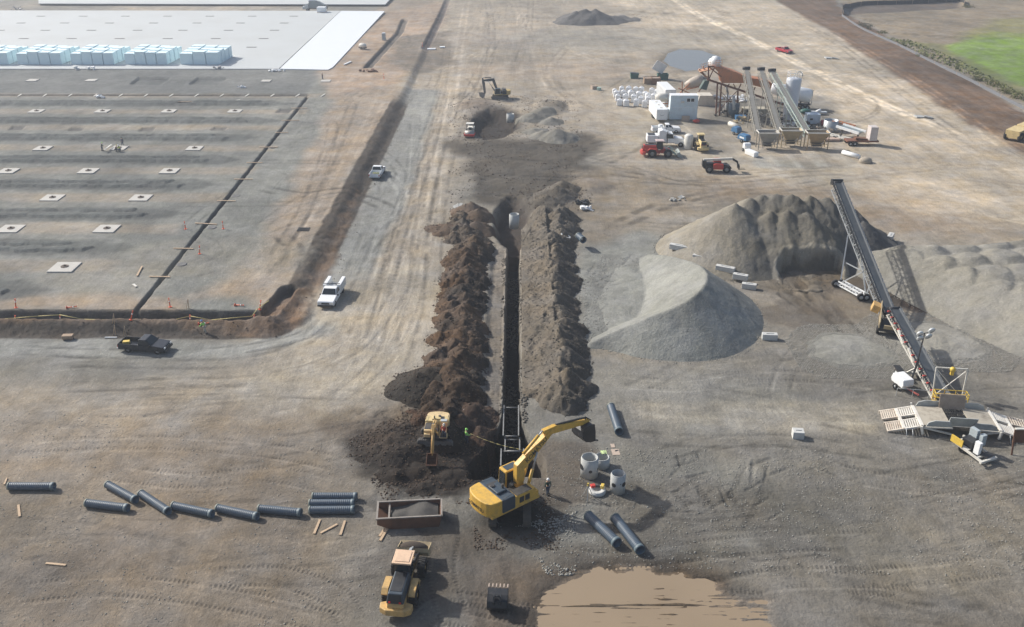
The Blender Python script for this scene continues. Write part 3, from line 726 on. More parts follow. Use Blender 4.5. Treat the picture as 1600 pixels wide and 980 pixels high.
simple_pile('soil_mound', 'brown heap with a rutted crest left of the upper manhole', 'soil pile',
            [gc(735, 316, 1.8, .55), gc(748, 325, 1.8, .6), gc(700, 350, .9, .3), gc(725, 348, 1.3, .45), gc(745, 345, 1.7, .55), gc(685, 352, .6, .3)], .2, (.11, .078, .055), 540, .7, .5)
simple_pile('soil_mound', 'grey gravel heap beside the upper pit, darker on its far side', 'soil pile',
            [gc(830, 175, 1.6, .42), gc(848, 168, 1.4, .4), gc(862, 183, 1.2, .4), gc(872, 200, 2.2, .5), gc(850, 203, 1.2, .35), gc(835, 200, .9, .3), gc(880, 204, 1.5, .5)], .3, (.19, .18, .155), 545, .8, .4)
simple_pile('soil_mound', 'brown grey earth heap with a dark right side north of the flat ring', 'soil pile',
            [gc(870, 290, 1.9, .5), gc(878, 283, 1.6, .5), gc(855, 305, 1.2, .4)], .25, (.12, .105, .085), 548, .8, .4)
simple_pile('gravel_pile', 'dark grey gravel heap far away on open ground at the top', 'gravel pile',
            [gc(900, 17, 4.0, .5), gc(915, 14, 4.6, .5), gc(930, 14, 4.4, .45), gc(945, 22, 2.6, .3), gc(890, 20, 2.4, .5), gc(970, 26, .8, .12)], .6, (.12, .115, .11), 550, 1.6, .25)
# crescent heap
CR = [(925, 535, .5), (950, 522, 1.2), (985, 508, 2.2), (1020, 493, 3.3), (1055, 480, 4.1), (1082, 465, 4.8), (1100, 446, 5.2), (1104, 428, 5.1), (1092, 414, 4.5), (1068, 405, 3.4), (1040, 399, 2.1), (1015, 397, .8)]
crw = [G(a, b, h)+(h,) for a, b, h in CR]
def crescent():
    cw = curve(crw, 8)
    xs = [p[0] for p in cw]; ys = [p[1] for p in cw]; ins = G(985, 455, .4)
    W = [(p[0], p[1]) for p in cw]
    def hf(Xa, Ya):
        best = np.full(Xa.shape, -9.0)
        pol = W+[G(940, 400, 0), G(900, 470, 0)]
        sd = poly_sd(Xa, Ya, pol)
        for a, b in zip(cw[:-1], cw[1:]):
            dd, t = seg_d(Xa, Ya, a, b); hh = a[2]+(b[2]-a[2])*t
            out = hh-.70*dd; inn = hh-.55*dd-.012*dd*dd
            best = np.maximum(best, np.where(sd > 0, inn, out))
        bowl = .35+.25*fbm(Xa*.6, Ya*.6, 4, 560)
        # fine gullies running down the outer face
        best = best+.12*fbm(Xa*.9, Ya*.9, 4, 561)+.10*np.abs(fbm(Xa*.35, Ya*.35, 3, 562))
        best = np.where(sd > 0, np.maximum(best, bowl*sst(-.2, 6, sd)-.3*(1-sst(-.2, 6, sd))), best)
        return best
    def cf(Xa, Ya, h):
        c = tint((.245, .245, .222), Xa, Ya, 563, .10, .4); return c
    pile('gravel_pile', 'pale grey crescent shaped gravel heap with a scooped out hollow', 'gravel pile', min(xs)-13, max(xs)+11, min(ys)-11, max(ys)+7, .2, hf, cf)
crescent()
# big sand pile with the cut face
def bigpile():
    pk = [(1150, 316, 7.6), (1172, 308, 7.6), (1192, 303, 7.8), (1215, 300, 8.2), (1240, 300, 8.4), (1265, 303, 8.0), (1290, 306, 7.6), (1312, 312, 6.6), (1330, 330, 5.2)]
    L = [G(a, b, h)+(h, .70) for a, b, h in pk]
    L += [G(a, b, h)+(h, s) for a, b, h, s in ((1205, 330, 6.6, .72), (1230, 326, 7.0, .72), (1260, 330, 6.8, .72), (1165, 340, 5.8, .72), (1290, 332, 5.8, .7), (1350, 346, 4.4, .66), (1120, 345, 5.0, .66), (1095, 358, 3.2, .55), (1200, 366, 4.0, .8))]
    cx, cy = G(1262, 424)
    cut_w = PG([(1212, 455), (1214, 428), (1222, 421), (1262, 420), (1308, 421), (1318, 428), (1322, 455), (1262, 460)])
    def hf(Xa, Ya):
        wx = Xa+.6*fbm(Xa*.3, Ya*.3, 3, 570); wy = Ya+.6*fbm(Xa*.3, Ya*.3, 3, 571)
        h = cones(L, wx, wy)
        ang = np.arctan2(Ya-L[0][1], Xa-L[0][0])
        h = h+.35*fbm(Xa*1.3, Ya*.35, 4, 572, .6)*sst(0, 2, h)
        lump = sst(1165, 1190, 810+(Xa)/(Ya+24.9)*1595)
        h = h+lump*(1.0*fbm(Xa*.5, Ya*.10, 4, 573, .55)+.6*fbm(Xa*1.0, Ya*.8, 5, 579, .65))*sst(0, 3, h)
        sd = poly_sd(Xa, Ya, cut_w)+1.1*fbm(Xa*.5, Ya*.5, 4, 574, .6)
        face = sst(-.1, .55, sd)
        return h*(1-face)+(.0+.2*np.clip(h-2, 0, 3)+1.3*fbm(Xa*.45, Ya*.45, 4, 575))*face
    def cf(Xa, Ya, h):
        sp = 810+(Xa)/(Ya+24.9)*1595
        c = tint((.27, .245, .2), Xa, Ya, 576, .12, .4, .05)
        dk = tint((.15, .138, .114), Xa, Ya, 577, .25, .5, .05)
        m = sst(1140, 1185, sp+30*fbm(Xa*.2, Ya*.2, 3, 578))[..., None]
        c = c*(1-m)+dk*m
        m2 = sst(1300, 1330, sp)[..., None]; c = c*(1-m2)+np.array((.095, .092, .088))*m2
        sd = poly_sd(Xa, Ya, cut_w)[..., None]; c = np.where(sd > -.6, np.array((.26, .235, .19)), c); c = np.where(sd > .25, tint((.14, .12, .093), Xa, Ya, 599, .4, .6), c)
        return c
    xs = [l[0] for l in L]; ys = [l[1] for l in L]
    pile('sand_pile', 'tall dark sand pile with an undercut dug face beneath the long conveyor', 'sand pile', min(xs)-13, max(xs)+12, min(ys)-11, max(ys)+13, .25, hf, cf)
bigpile()
def rightpile():
    out = [G(a_, b_, h) for a_, b_, h in ((1408, 388, 3.0), (1450, 388, 3.8), (1520, 384, 4.4), (1600, 372, 4.8), (1750, 372, 4.8), (1750, 500, 4.8), (1640, 470, 4.6), (1570, 448, 4.2), (1500, 420, 3.8), (1440, 398, 3.2))]
    pk = [G(a_, b_, 4)+(h,) for a_, b_, h in ((1425, 392, 4.3), (1462, 390, 4.7), (1505, 388, 5.0), (1552, 383, 5.2), (1600, 378, 5.4), (1480, 405, 4.6), (1520, 406, 5.1), (1570, 404, 5.4), (1620, 402, 5.5), (1515, 424, 4.6), (1560, 428, 5.2), (1610, 430, 5.5), (1570, 447, 4.8), (1620, 458, 5.3), (1670, 390, 5.5), (1680, 440, 5.5), (1680, 480, 5.4))]
    def hf(Xa, Ya):
        wx = Xa+.4*fbm(Xa*.2, Ya*.2, 3, 582); wy = Ya+.4*fbm(Xa*.2, Ya*.2, 3, 583)
        sd = poly_sd(wx, wy, out); base = 4.1+.62*np.minimum(sd, 0)+.06*np.clip(sd, 0, 6)
        c = np.full(Xa.shape, -9.)
        for (cx, cy, h) in pk: c = np.maximum(c, h-.42*np.hypot(wx-cx, wy-cy))
        h = np.maximum(base-.5, np.minimum(base+.4, c)); h = np.where(sd < 0, np.minimum(h, base+.5), h)
        return h+.14*fbm(Xa*.6, Ya*.6, 4, 580)
    def cf(Xa, Ya, h): return tint((.245, .232, .2), Xa, Ya, 581, .09, .6, .03)
    xs = [l[0] for l in out]; ys = [l[1] for l in out]
    pile('gravel_pile', 'broad pale tan gravel stockpile of merging cones at the right edge', 'gravel pile', min(xs)-9, max(xs)+4, min(ys)-10, max(ys)+10, .25, hf, cf)
rightpile()
simple_pile('gravel_pile', 'thin low fan of pale gravel left of the yellow generator hopper', 'gravel pile', [gc(1330, 540, .6, .13), gc(1350, 545, .5, .13), gc(1310, 548, .4, .12)], .2, (.24, .235, .21), 585, .12, .6, amt=.1)
simple_pile('gravel_pile', 'thin low fan of pale gravel right of the lower conveyor', 'gravel pile', [gc(1460, 525, .7, .13), gc(1440, 520, .6, .13), gc(1490, 535, .5, .12)], .2, (.27, .255, .22), 588, .12, .6, amt=.1)

# loose clods and stones lying on and round the heaps and over the ground
def clods(name, m, pts, smin, smax, seed):
    """pts: arrays x, y, z"""
    r = np.random.RandomState(seed); n = len(pts[0])
    base = np.array([(1, 0, 0), (-1, 0, 0), (0, 1, 0), (0, -1, 0), (0, 0, 1), (0, 0, -1)], float)
    tri = np.array([(4, 0, 2), (4, 2, 1), (4, 1, 3), (4, 3, 0), (5, 2, 0), (5, 1, 2), (5, 3, 1), (5, 0, 3)])
    s_ = (smin+(smax-smin)*r.rand(n)**2.5)[:, None, None]
    V = base[None]*(.6+.6*r.rand(n, 6, 1))+.35*(r.rand(n, 6, 3)-.5); a = r.rand(n)*6.28; ca, sa = np.cos(a)[:, None], np.sin(a)[:, None]
    W = np.stack([V[..., 0]*ca-V[..., 1]*sa, V[..., 0]*sa+V[..., 1]*ca, V[..., 2]*.7], -1)*s_
    W += np.stack([pts[0], pts[1], pts[2]+s_[:, 0, 0]*.25], -1)[:, None, :]
    F_ = (tri[None]+(np.arange(n)*6)[:, None, None]).reshape(-1, 3)
    me = bpy.data.meshes.new(name); me.vertices.add(n*6); me.vertices.foreach_set('co', W.astype(np.float32).ravel())
    me.loops.add(F_.size); me.loops.foreach_set('vertex_index', F_.ravel().astype(np.int32)); me.polygons.add(len(F_))
    me.polygons.foreach_set('loop_start', np.arange(0, F_.size, 3, dtype=np.int32)); me.polygons.foreach_set('loop_total', np.full(len(F_), 3, np.int32))
    me.update(); me.validate(); me.materials.append(m); o = bpy.data.objects.new(name, me); C.objects.link(o); tag(o, kind='stuff')
def surf_pts(P, n, seed, lo=-.3, hi=9, toe=True):
    nm, x0, x1, y0, y1, Z, h = P; r = np.random.RandomState(seed); ny, nx = Z.shape
    j = r.randint(0, nx, n); i_ = r.randint(0, ny, n); hh = h[i_, j]; k = (hh > lo) & (hh < hi)
    j, i_ = j[k], i_[k]; x = x0+(x1-x0)*j/(nx-1); y = y0+(y1-y0)*i_/(ny-1); z = np.where(h[i_, j] > 0, Z[i_, j], ground_at(x, y))
    return x, y, z
CL1 = mat('brown_clod', (.075, .05, .034), .95, 0, .6, (.13, .09, .06), 1.5); CL2 = mat('grey_clod', (.12, .105, .085), .95, 0, .6, (.2, .18, .15), 1.5)
CL3 = mat('pale_stone', (.30, .29, .26), .9, 0, .5, (.42, .40, .36), 1.5)
for k, P in enumerate(PILES):
    nm, x0, x1, y0, y1, Z, h = P
    if nm == 'gravel_pile' and y1 > 200: continue
    if nm in ('gravel_pile', 'sand_pile'):
        clods('toe_stones', CL3 if nm != 'sand_pile' else CL2, surf_pts(P, 26000, 700+k, -.35, .1), .03, .12, 720+k); continue
    m = CL1 if (nm == 'spoil_bank' and x1 < 0) or nm == 'soil_mound' else CL2
    if y0 < 150: clods('soil_clods', m, surf_pts(P, 13000 if nm == 'spoil_bank' else 2000, 700+k, -.22, 9), .02, .15, 720+k)
def field_pts(poly, n, seed, z=0):
    W = PG(poly, z); r = np.random.RandomState(seed); xs = [p[0] for p in W]; ys = [p[1] for p in W]
    x = r.uniform(min(xs), max(xs), n); y = r.uniform(min(ys), max(ys), n); k = (poly_sd(x, y, W) > 0) & (fbm(x*.25, y*.25, 4, seed) > -.06)
    x, y = x[k], y[k]; return x, y, ground_at(x, y)
clods('loose_stones', CL3, field_pts([(850, 700), (1200, 700), (1600, 720), (1600, 900), (1220, 900), (900, 880), (760, 830)], 9000, 801), .03, .10, 811)
clods('loose_stones', CL3, field_pts([(0, 640), (560, 660), (620, 980), (0, 980)], 5000, 802), .03, .09, 812)
clods('loose_stones', CL3, field_pts([(780, 830), (900, 800), (900, 900), (800, 900)], 2600, 803), .04, .16, 813)
clods('soil_clods', CL1, field_pts([(545, 690), (640, 640), (780, 640), (780, 790), (600, 785)], 7000, 804), .03, .15, 814)
clods('soil_clods', CL1, field_pts([(740, 780), (860, 770), (880, 860), (740, 860)], 2600, 805), .03, .13, 815)
clods('soil_clods', CL1, field_pts([(700, 150), (900, 150), (930, 330), (700, 330)], 6000, 806), .05, .2, 816)
clods('soil_clods', CL1, field_pts([(-20, 500), (420, 500), (500, 460), (640, 140), (655, 140), (510, 480), (430, 530), (-20, 520)], 9000, 807), .04, .15, 817)
clods('trench_rubble', CL2, field_pts([(784, 400), (820, 400), (825, 700), (780, 700)], 5000, 808), .04, .25, 818)
def haze():
    me = bpy.data.meshes.new('haze'); mb = MB(); mb.box((0, 480, 23), (1900, 1500, 60))
    m = bpy.data.materials.new('haze'); m.use_nodes = True; t = m.node_tree; t.nodes.clear()
    o_ = t.nodes.new('ShaderNodeOutputMaterial'); v = t.nodes.new('ShaderNodeVolumePrincipled')
    v.inputs['Color'].default_value = (.80, .88, 1.0, 1); v.inputs['Density'].default_value = .0005
    v.inputs['Anisotropy'].default_value = .35
    t.links.new(v.outputs[0], o_.inputs['Volume'])
    tag(mb.build('haze', m), kind='stuff')
haze()
# ------------------------------------------------------------------ paints
YEL = mat('machine_yellow', (.70, .42, .07), .42, 0, .6, (.3, .21, .1), 2.2)
YEL2 = mat('faded_yellow', (.60, .38, .14), .5, 0, .7, (.26, .19, .11), 2.2)
CREAM = mat('cream_yellow', (.66, .52, .26), .55, 0, .35)
BLK = mat('black_paint', (.022, .024, .028), .42, 0, .35, (.09, .08, .07))
DKB = mat('dark_blue_cover', (.045, .065, .085), .42, 0, .25, (.14, .13, .12))
RUB = mat('rubber', (.02, .02, .021), .85, 0, .55, (.09, .075, .06))
STL = mat('worn_steel', (.09, .088, .085), .5, .6, .5)
GALV = mat('galvanised', (.48, .50, .51), .45, .35, .4, (.2, .19, .17))
WHT = mat('white_paint', (.82, .83, .83), .38, 0, .12, (.4, .36, .3))
OFFW = mat('off_white_paint', (.66, .64, .58), .55, 0, .4, (.3, .24, .17))
GLS = mat('dark_glass', (.02, .028, .034), .08, 0, .1)
CONC = mat('concrete', (.46, .47, .46), .85, 0, .3, (.3, .28, .25), 2.2)
CONC2 = mat('pale_concrete', (.55, .55, .53), .85, 0, .3, (.35, .32, .28), 1.2)
RUST = mat('rust', (.17, .085, .05), .8, .1, .5, (.08, .05, .04))
ORG = mat('faded_orange', (.52, .21, .10), .6, 0, .45, (.25, .17, .12))
ORG2 = mat('rust_brown_paint', (.2, .085, .05), .7, 0, .5, (.12, .08, .06))
RED = mat('red_paint', (.55, .055, .04), .4, 0, .35)
BLU = mat('blue_paint', (.05, .17, .34), .45, 0, .3)
GRN = mat('green_paint', (.03, .12, .1), .5, 0, .35)
WOOD = mat('raw_timber', (.52, .38, .25), .8, 0, .35, (.3, .22, .15), 4)
PLY = mat('plywood', (.5, .4, .32), .8, 0, .3, (.35, .28, .22), 3)
TANM = mat('tan_paint', (.45, .36, .22), .65, 0, .45, (.25, .2, .14))
PIPE = mat('black_plastic_pipe', (.075, .105, .14), .42, 0, .3, (.13, .125, .12), 1.2)
BELT = mat('conveyor_belt', (.05, .06, .07), .55, 0, .45, (.13, .13, .125))
SKIN = mat('skin', (.5, .3, .2), .6, 0, .1)
HIVIS = mat('hi_vis_green', (.3, .75, .15), .6, 0, .1)
DENIM = mat('dark_trousers', (.05, .07, .11), .8, 0, .3)
DKGRN = mat('dark_green_vest', (.03, .07, .05), .8, 0, .2)
REDC = mat('red_cloth', (.55, .05, .04), .8, 0, .1)
LAMP = mat('lamp_glass', (.7, .72, .72), .15, .3, .1)
TAILR = mat('red_lens', (.5, .02, .02), .2, 0, .1)
ORPL = mat('orange_plastic', (.78, .13, .05), .5, 0, .25)
TARP = mat('caution_tape', (.62, .52, .2), .6, 0, .2)
BAG = mat('white_woven_sack', (.78, .79, .8), .75, 0, .15, (.5, .48, .44))

def quad_plate(mb, q, inset=.12, t=.02, M=None):
    """plate set in from the corners of a four-sided face, standing proud of it"""
    q = [Vector(p) for p in q]; c = sum(q, Vector())/4
    n = (q[1]-q[0]).cross(q[3]-q[0]).normalized()
    r = [p+(c-p).normalized()*inset for p in q]
    a = [p+n*.004 for p in r]; b = [p+n*t for p in r]
    return mb.add(a+b, [(4, 5, 6, 7), (0, 1, 5, 4), (1, 2, 6, 5), (2, 3, 7, 6), (3, 0, 4, 7), (3, 2, 1, 0)], M)
def frustum(x0, x1, y0, y1, z0, X0, X1, Y0, Y1, z1):
    """bottom rectangle and top rectangle -> eight corners; faces: back,right,front,left,top"""
    b = [(x0, y0, z0), (x1, y0, z0), (x1, y1, z0), (x0, y1, z0)]; t = [(X0, Y0, z1), (X1, Y0, z1), (X1, Y1, z1), (X0, Y1, z1)]
    return b, t
def frustum_mesh(mb, b, t):
    return mb.add(b+t, [(3, 2, 1, 0), (4, 5, 6, 7), (0, 1, 5, 4), (1, 2, 6, 5), (2, 3, 7, 6), (3, 0, 4, 7)])
def letters(parent, text, size, M, m, name='lettering', depth=.006, squash=1.0):
    cu = bpy.data.curves.new('txt', 'FONT'); cu.body = text; cu.size = size; cu.extrude = depth; cu.align_x = 'CENTER'; cu.align_y = 'CENTER'; cu.offset = size*.012
    o = bpy.data.objects.new('txt', cu); C.objects.link(o); bpy.context.view_layer.update()
    me = bpy.data.meshes.new_from_object(o.evaluated_get(bpy.context.evaluated_depsgraph_get()))
    bpy.data.objects.remove(o); bpy.data.curves.remove(cu)
    me.transform(M @ Matrix.Diagonal((squash, 1, 1, 1))); me.name = name; me.materials.clear(); me.materials.append(m)
    q = bpy.data.objects.new(name, me); C.objects.link(q); q.parent = parent; return q
def wheel(parent, x, y, r, w, rimm, name='wheel', rimr=.55, lugs=0, z=None):
    z = r if z is None else z
    mb = MB(); s = 1 if x > 0 else -1
    mb.lathe((x-s*w/2, y, z), (x+s*w/2, y, z), [(0, r*rimr), (0, r*.93), (w*.12, r), (w*.88, r), (w, r*.93), (w, r*rimr)], 28)
    if lugs:
        for k in range(lugs):
            a = 2*math.pi*k/lugs
            for sd in (-1, 1):
                mb.box((x+sd*w*.24, y+math.cos(a+sd*.06)*r*1.0, z+math.sin(a+sd*.06)*r*1.0), (w*.46, r*.11, r*.1), (a, 0, sd*.5*0))
    t = mb.build('wheel', RUB, parent)
    rb = MB(); rb.lathe((x-s*w*.4, y, z), (x+s*w/2, y, z), [(0, .02), (0, r*rimr), (w*.5, r*rimr), (w*.62, r*rimr*.8), (w*.66, r*.22), (w*.8, r*.2), (w*.8, .01)], 20)
    rb.build('rim', rimm, t); return t
def pickup(name, label, paint, loc, rz, kind='pickup', group='pickups', bed='open', L=5.7, W=1.95, cabl=1, cat='pickup truck', hgt_=1.0):
    t = thing(name, label, cat, loc, rz, group)
    hw = W/2; fr = L/2; cab0, cab1 = (-.35, 1.35) if cabl else (-.05, 1.35)
    zb = .98*hgt_; b = MB()
    # hood, fenders and cab lower body
    b.prism([(fr-.02, .42), (fr, .8*hgt_), (fr-.12, .97*hgt_), (cab1+.1, 1.1*hgt_), (cab1-.2, zb+.14), (cab0, zb+.14), (cab0, .42)], W)
    # bed
    yb0 = -fr; yb1 = cab0-.003
    if bed != 'service':
        for s in (-1, 1): b.box((s*(hw-.045), (yb0+yb1)/2, .78*hgt_), (.09, yb1-yb0, .72*hgt_))
        b.box((0, (yb0+yb1)/2, .62), (W-.19, yb1-yb0-.1, .1)); b.box((0, yb0+.04, .8*hgt_), (W-.184, .08, .66*hgt_))
        b.box((0, yb1-.04, .83*hgt_), (W-.184, .078, .6*hgt_))
    b.build('body', paint, t, bevel=.045)
    c = MB(); B, T = frustum(-hw+.04, hw-.04, cab0, cab1, zb+.12, -hw+.2, hw-.2, cab0+.14, cab1-.72, zb+.76)
    frustum_mesh(c, B, T); c.build('cabin', paint, t, bevel=.06)
    g = MB(); quad_plate(g, [B[2], B[3], T[3], T[2]], .12); g.build('windshield', GLS, t)
    g = MB(); quad_plate(g, [B[0], B[1], T[1], T[0]], .14); g.build('rear_window', GLS, t)
    for s in (-1, 1):
        m1 = lambda p, q, k: tuple(p[i]+(q[i]-p[i])*k for i in range(3))
        q = [B[1], B[2], T[2], T[1]] if s > 0 else [B[3], B[0], T[0], T[3]]
        for k0, k1 in ((0, .48), (.5, 1)):
            g = MB(); quad_plate(g, [m1(q[0], q[1], k0), m1(q[0], q[1], k1), m1(q[3], q[2], k1), m1(q[3], q[2], k0)], .09); g.build('side_window', GLS, t)
        g = MB(); g.box((s*(hw+.1), cab1-.18, 1.15), (.2, .08, .16)); g.build('mirror', BLK, t)
        for y in (fr-.95, -fr+1.15):
            wheel(t, s*(hw-.12), y, .39, .26, GALV)
        g = MB(); g.box((s*(hw-.24), fr-.03, .8*hgt_), (.34, .1, .2)); g.build('headlight', LAMP, t)
        g = MB(); g.box((s*(hw-.06), -fr-.005, .85*hgt_), (.14, .05, .3)); g.build('tail_light', TAILR, t)
    g = MB(); g.box((0, fr+.03, .5), (W-.02, .16, .22)); g.box((0, fr, .74*hgt_), (W*.5, .06, .24)); g.build('front_bumper', BLK if bed == 'service' else STL, t, bevel=.03)
    g = MB(); g.box((0, -fr-.09, .52), (W-.1, .16, .16)); g.build('rear_bumper', GALV, t, bevel=.03)
    return t
def skin_mesh(name, verts, edges, rad, m, parent, sub=1):
    me = bpy.data.meshes.new(name); me.from_pydata(verts, edges, []); me.materials.append(m)
    o = bpy.data.objects.new(name, me); C.objects.link(o); o.parent = parent
    sk = o.modifiers.new('skin', 'SKIN'); sk.use_smooth_shade = True
    if not me.skin_vertices: me.skin_vertices.new()
    for v, r in zip(me.skin_vertices[0].data, rad): v.radius = (r, r)
    me.skin_vertices[0].data[0].use_root = True
    s = o.modifiers.new('sub', 'SUBSURF'); s.levels = sub; s.render_levels = sub
    return o
def person(label, loc, rz, top, legs_m=DENIM, hat=None, arms=((.18, .12, 1.02), (.25, .32, .98)), lean=0, seated=False, step=.12, group=None, crouch=0):
    """facing local +Y; arms = left and right hand targets (x outwards, y forward, z)"""
    t = thing('person', label, 'person', loc, rz, group)
    hip = .93; 
    if seated: hip = .5
    if crouch: hip = .55
    sy = math.sin(lean)*.5; hz = hip+.5*math.cos(lean)
    V = [(0, 0, hip), (0, sy*.5, hip+.26), (0, sy, hz), (0, sy*1.12, hz+.1), (0, sy*1.2+.01, hz+.2), (0, sy*1.2+.02, hz+.3)]
    E = [(0, 1), (1, 2), (2, 3), (3, 4), (4, 5)]; Rr = [.13, .12, .14, .058, .09, .075]
    top_i, leg_i = [0, 1, 2], [0]
    for s, hand in zip((-1, 1), arms):
        sh = Vector((s*.19, sy, hz-.02)); hd = Vector((s*hand[0], hand[1]+sy, hand[2]-(.93-hip)))
        mid = (sh+hd)/2; d = (hd-sh).length; k = math.sqrt(max(.0, .3**2-(d/2)**2)); el = mid+Vector((s*.4, -.5, -.6)).normalized()*k
        n = len(V); V += [tuple(sh), tuple(el), tuple(hd)]; E += [(2, n), (n, n+1), (n+1, n+2)]; Rr += [.062, .046, .032]; top_i += [n, n+1, n+2]
        dr = (hd-el).normalized(); pl = hd+dr*.07; m = len(V); V.append(tuple(pl)); E.append((n+2, m)); Rr.append(.035)
        for f in range(4):
            off = Vector((0, 1, 0))*(f-1.5)*.022; p1 = pl+dr*.05+off; m2 = len(V); p2 = p1+dr*.03+Vector((0, .0, -.02)); V += [tuple(p1), tuple(p2)]; E += [(m, m2), (m2, m2+1)]; Rr += [.009, .008]
        p1 = hd+dr*.04+Vector((0, .05, 0)); m2 = len(V); V.append(tuple(p1)); E.append((n+2, m2)); Rr.append(.01)
    for s in (-1, 1):
        if seated: kn, an = (s*.12, .45, hip+.02), (s*.12, .5, .1)
        elif crouch: kn, an = (s*.16, .38, .5), (s*.14, .08, .09)
        else: kn, an = (s*.11, s*step*.6+.03, hip*.52), (s*.11, s*step, .08)
        n = len(V); V += [(s*.095, 0, hip-.06), kn, an, (an[0], an[1]+.16, .045)]
        E += [(0, n), (n, n+1), (n+1, n+2), (n+2, n+3)]; Rr += [.1, .068, .048, .045]; leg_i += [n, n+1, n+2]
    skin_mesh('body', V, E, Rr, SKIN, t)
    def sub(name, ids, m, g):
        mp = {i: k for k, i in enumerate(ids)}; ee = [(mp[a], mp[b]) for a, b in E if a in mp and b in mp]
        skin_mesh(name, [V[i] for i in ids], ee, [Rr[i]*g for i in ids], m, t)
    sub('jacket', top_i, top, 1.22); sub('trousers', leg_i, legs_m, 1.22)
    bt = MB()
    for s in (-1, 1):
        an = V[leg_i[3 if s < 0 else 6]]; bt.box((an[0], an[1]+.06, .06), (.11, .3, .12))
    bt.build('boots', BLK, t, bevel=.03)
    hc = V[4]; f = MB(); f.box((hc[0]-.034, hc[1]+.105, hc[2]+.015), (.02, .012, .012)); f.box((hc[0]+.034, hc[1]+.105, hc[2]+.015), (.02, .012, .012)); f.box((0, hc[1]+.1, hc[2]-.05), (.05, .012, .01)); f.build('face_features', BLK, t)
    f = MB(); f.box((0, hc[1]+.115, hc[2]-.015), (.022, .03, .035)); f.build('nose', SKIN, t)
    h = MB(); h.lathe((0, hc[1], hc[2]+.02), (0, hc[1], hc[2]+.2), [(0, .125), (.0, .12), (.07, .118), (.12, .09), (.15, .03), (.153, .001)], 16)
    h.cyl((0, hc[1]+.03, hc[2]+.02), (0, hc[1]+.03, hc[2]+.035), .14, n=16); h.build('hard_hat', hat or WHT, t)
    return t
def arc_tube(mb, pts, r, n=6): return mb.path(pts, r, n)

def track_mb(x, L, hgt_, w, n=30):
    """crawler track: pads around a stadium outline (y,z), centre x"""
    mb = MB(); r = hgt_/2; st = L/2-r; peri = 2*(2*st)+2*math.pi*r
    mb.prism([(math.cos(a)*r*.86+(st if math.cos(a) >= 0 else -st), r+math.sin(a)*r*.86) for a in [2*math.pi*(k+.5)/24 for k in range(24)]], w*.72, off=x)
    m = int(peri/.2)
    for k in range(m):
        s = peri*k/m
        if s < 2*st: y, z, a = -st+s, 2*r, 0
        elif s < 2*st+math.pi*r:
            q = (s-2*st)/r; y, z, a = st+math.sin(q)*r, r+math.cos(q)*r, -q
        elif s < 4*st+math.pi*r: y, z, a = st-(s-2*st-math.pi*r), 0, math.pi
        else:
            q = (s-4*st-math.pi*r)/r; y, z, a = -st-math.sin(q)*r, r-math.cos(q)*r, math.pi-q
        zz = min(max(z, .045), 2*r-.02)
        mb.box((x, y, zz), (w, .17, .05), (a, 0, 0)); mb.box((x, y, zz+(.03 if z > r else -.0)*1), (w*.98, .03, .1), (a, 0, 0))
    return mb
def boom_prism(mb, pts, hs, w):
    """box-section arm along (y,z) points with section heights hs"""
    up = []; dn = []
    for i, p in enumerate(pts):
        a = pts[max(0, i-1)]; b = pts[min(len(pts)-1, i+1)]; dy, dz = b[0]-a[0], b[1]-a[1]; L = math.hypot(dy, dz); ny, nz = -dz/L, dy/L
        up.append((p[0]+ny*hs[i]/2, p[1]+nz*hs[i]/2)); dn.append((p[0]-ny*hs[i]/2, p[1]-nz*hs[i]/2))
    for i in range(len(pts)-1):
        mb.prism([dn[i], dn[i+1], up[i+1], up[i]], w)
    return up, dn
def bucket_mb(mb, w, R0, M):
    """digging bucket: curved shell open towards +Y, teeth on the lip; local origin at the hinge"""
    arc = [(-.05, -.02), (-.42, -.25), (-.55, -.62), (-.42, -.98), (-.05, -1.18), (.42, -1.16), (.78, -1.02)]
    arc = [(a*R0, b*R0) for a, b in arc]; inn = [(a*.9+.02*R0, b*.92-.02*R0) for a, b in arc]
    for i in range(len(arc)-1):
        mb.prism([arc[i], arc[i+1], inn[i+1], inn[i]], w, M)
    side = arc+[(.45*R0, -.45*R0), (.1*R0, 0)]
    for s in (-1, 1): mb.prism(side, .05*R0, M, off=s*(w/2-.02))
    for k in range(5):
        x = (k/4-.5)*(w-.12)
        mb.box((x, .86*R0, -.99*R0), (.11*R0, .3*R0, .07*R0), (.1, 0, 0), M=M)
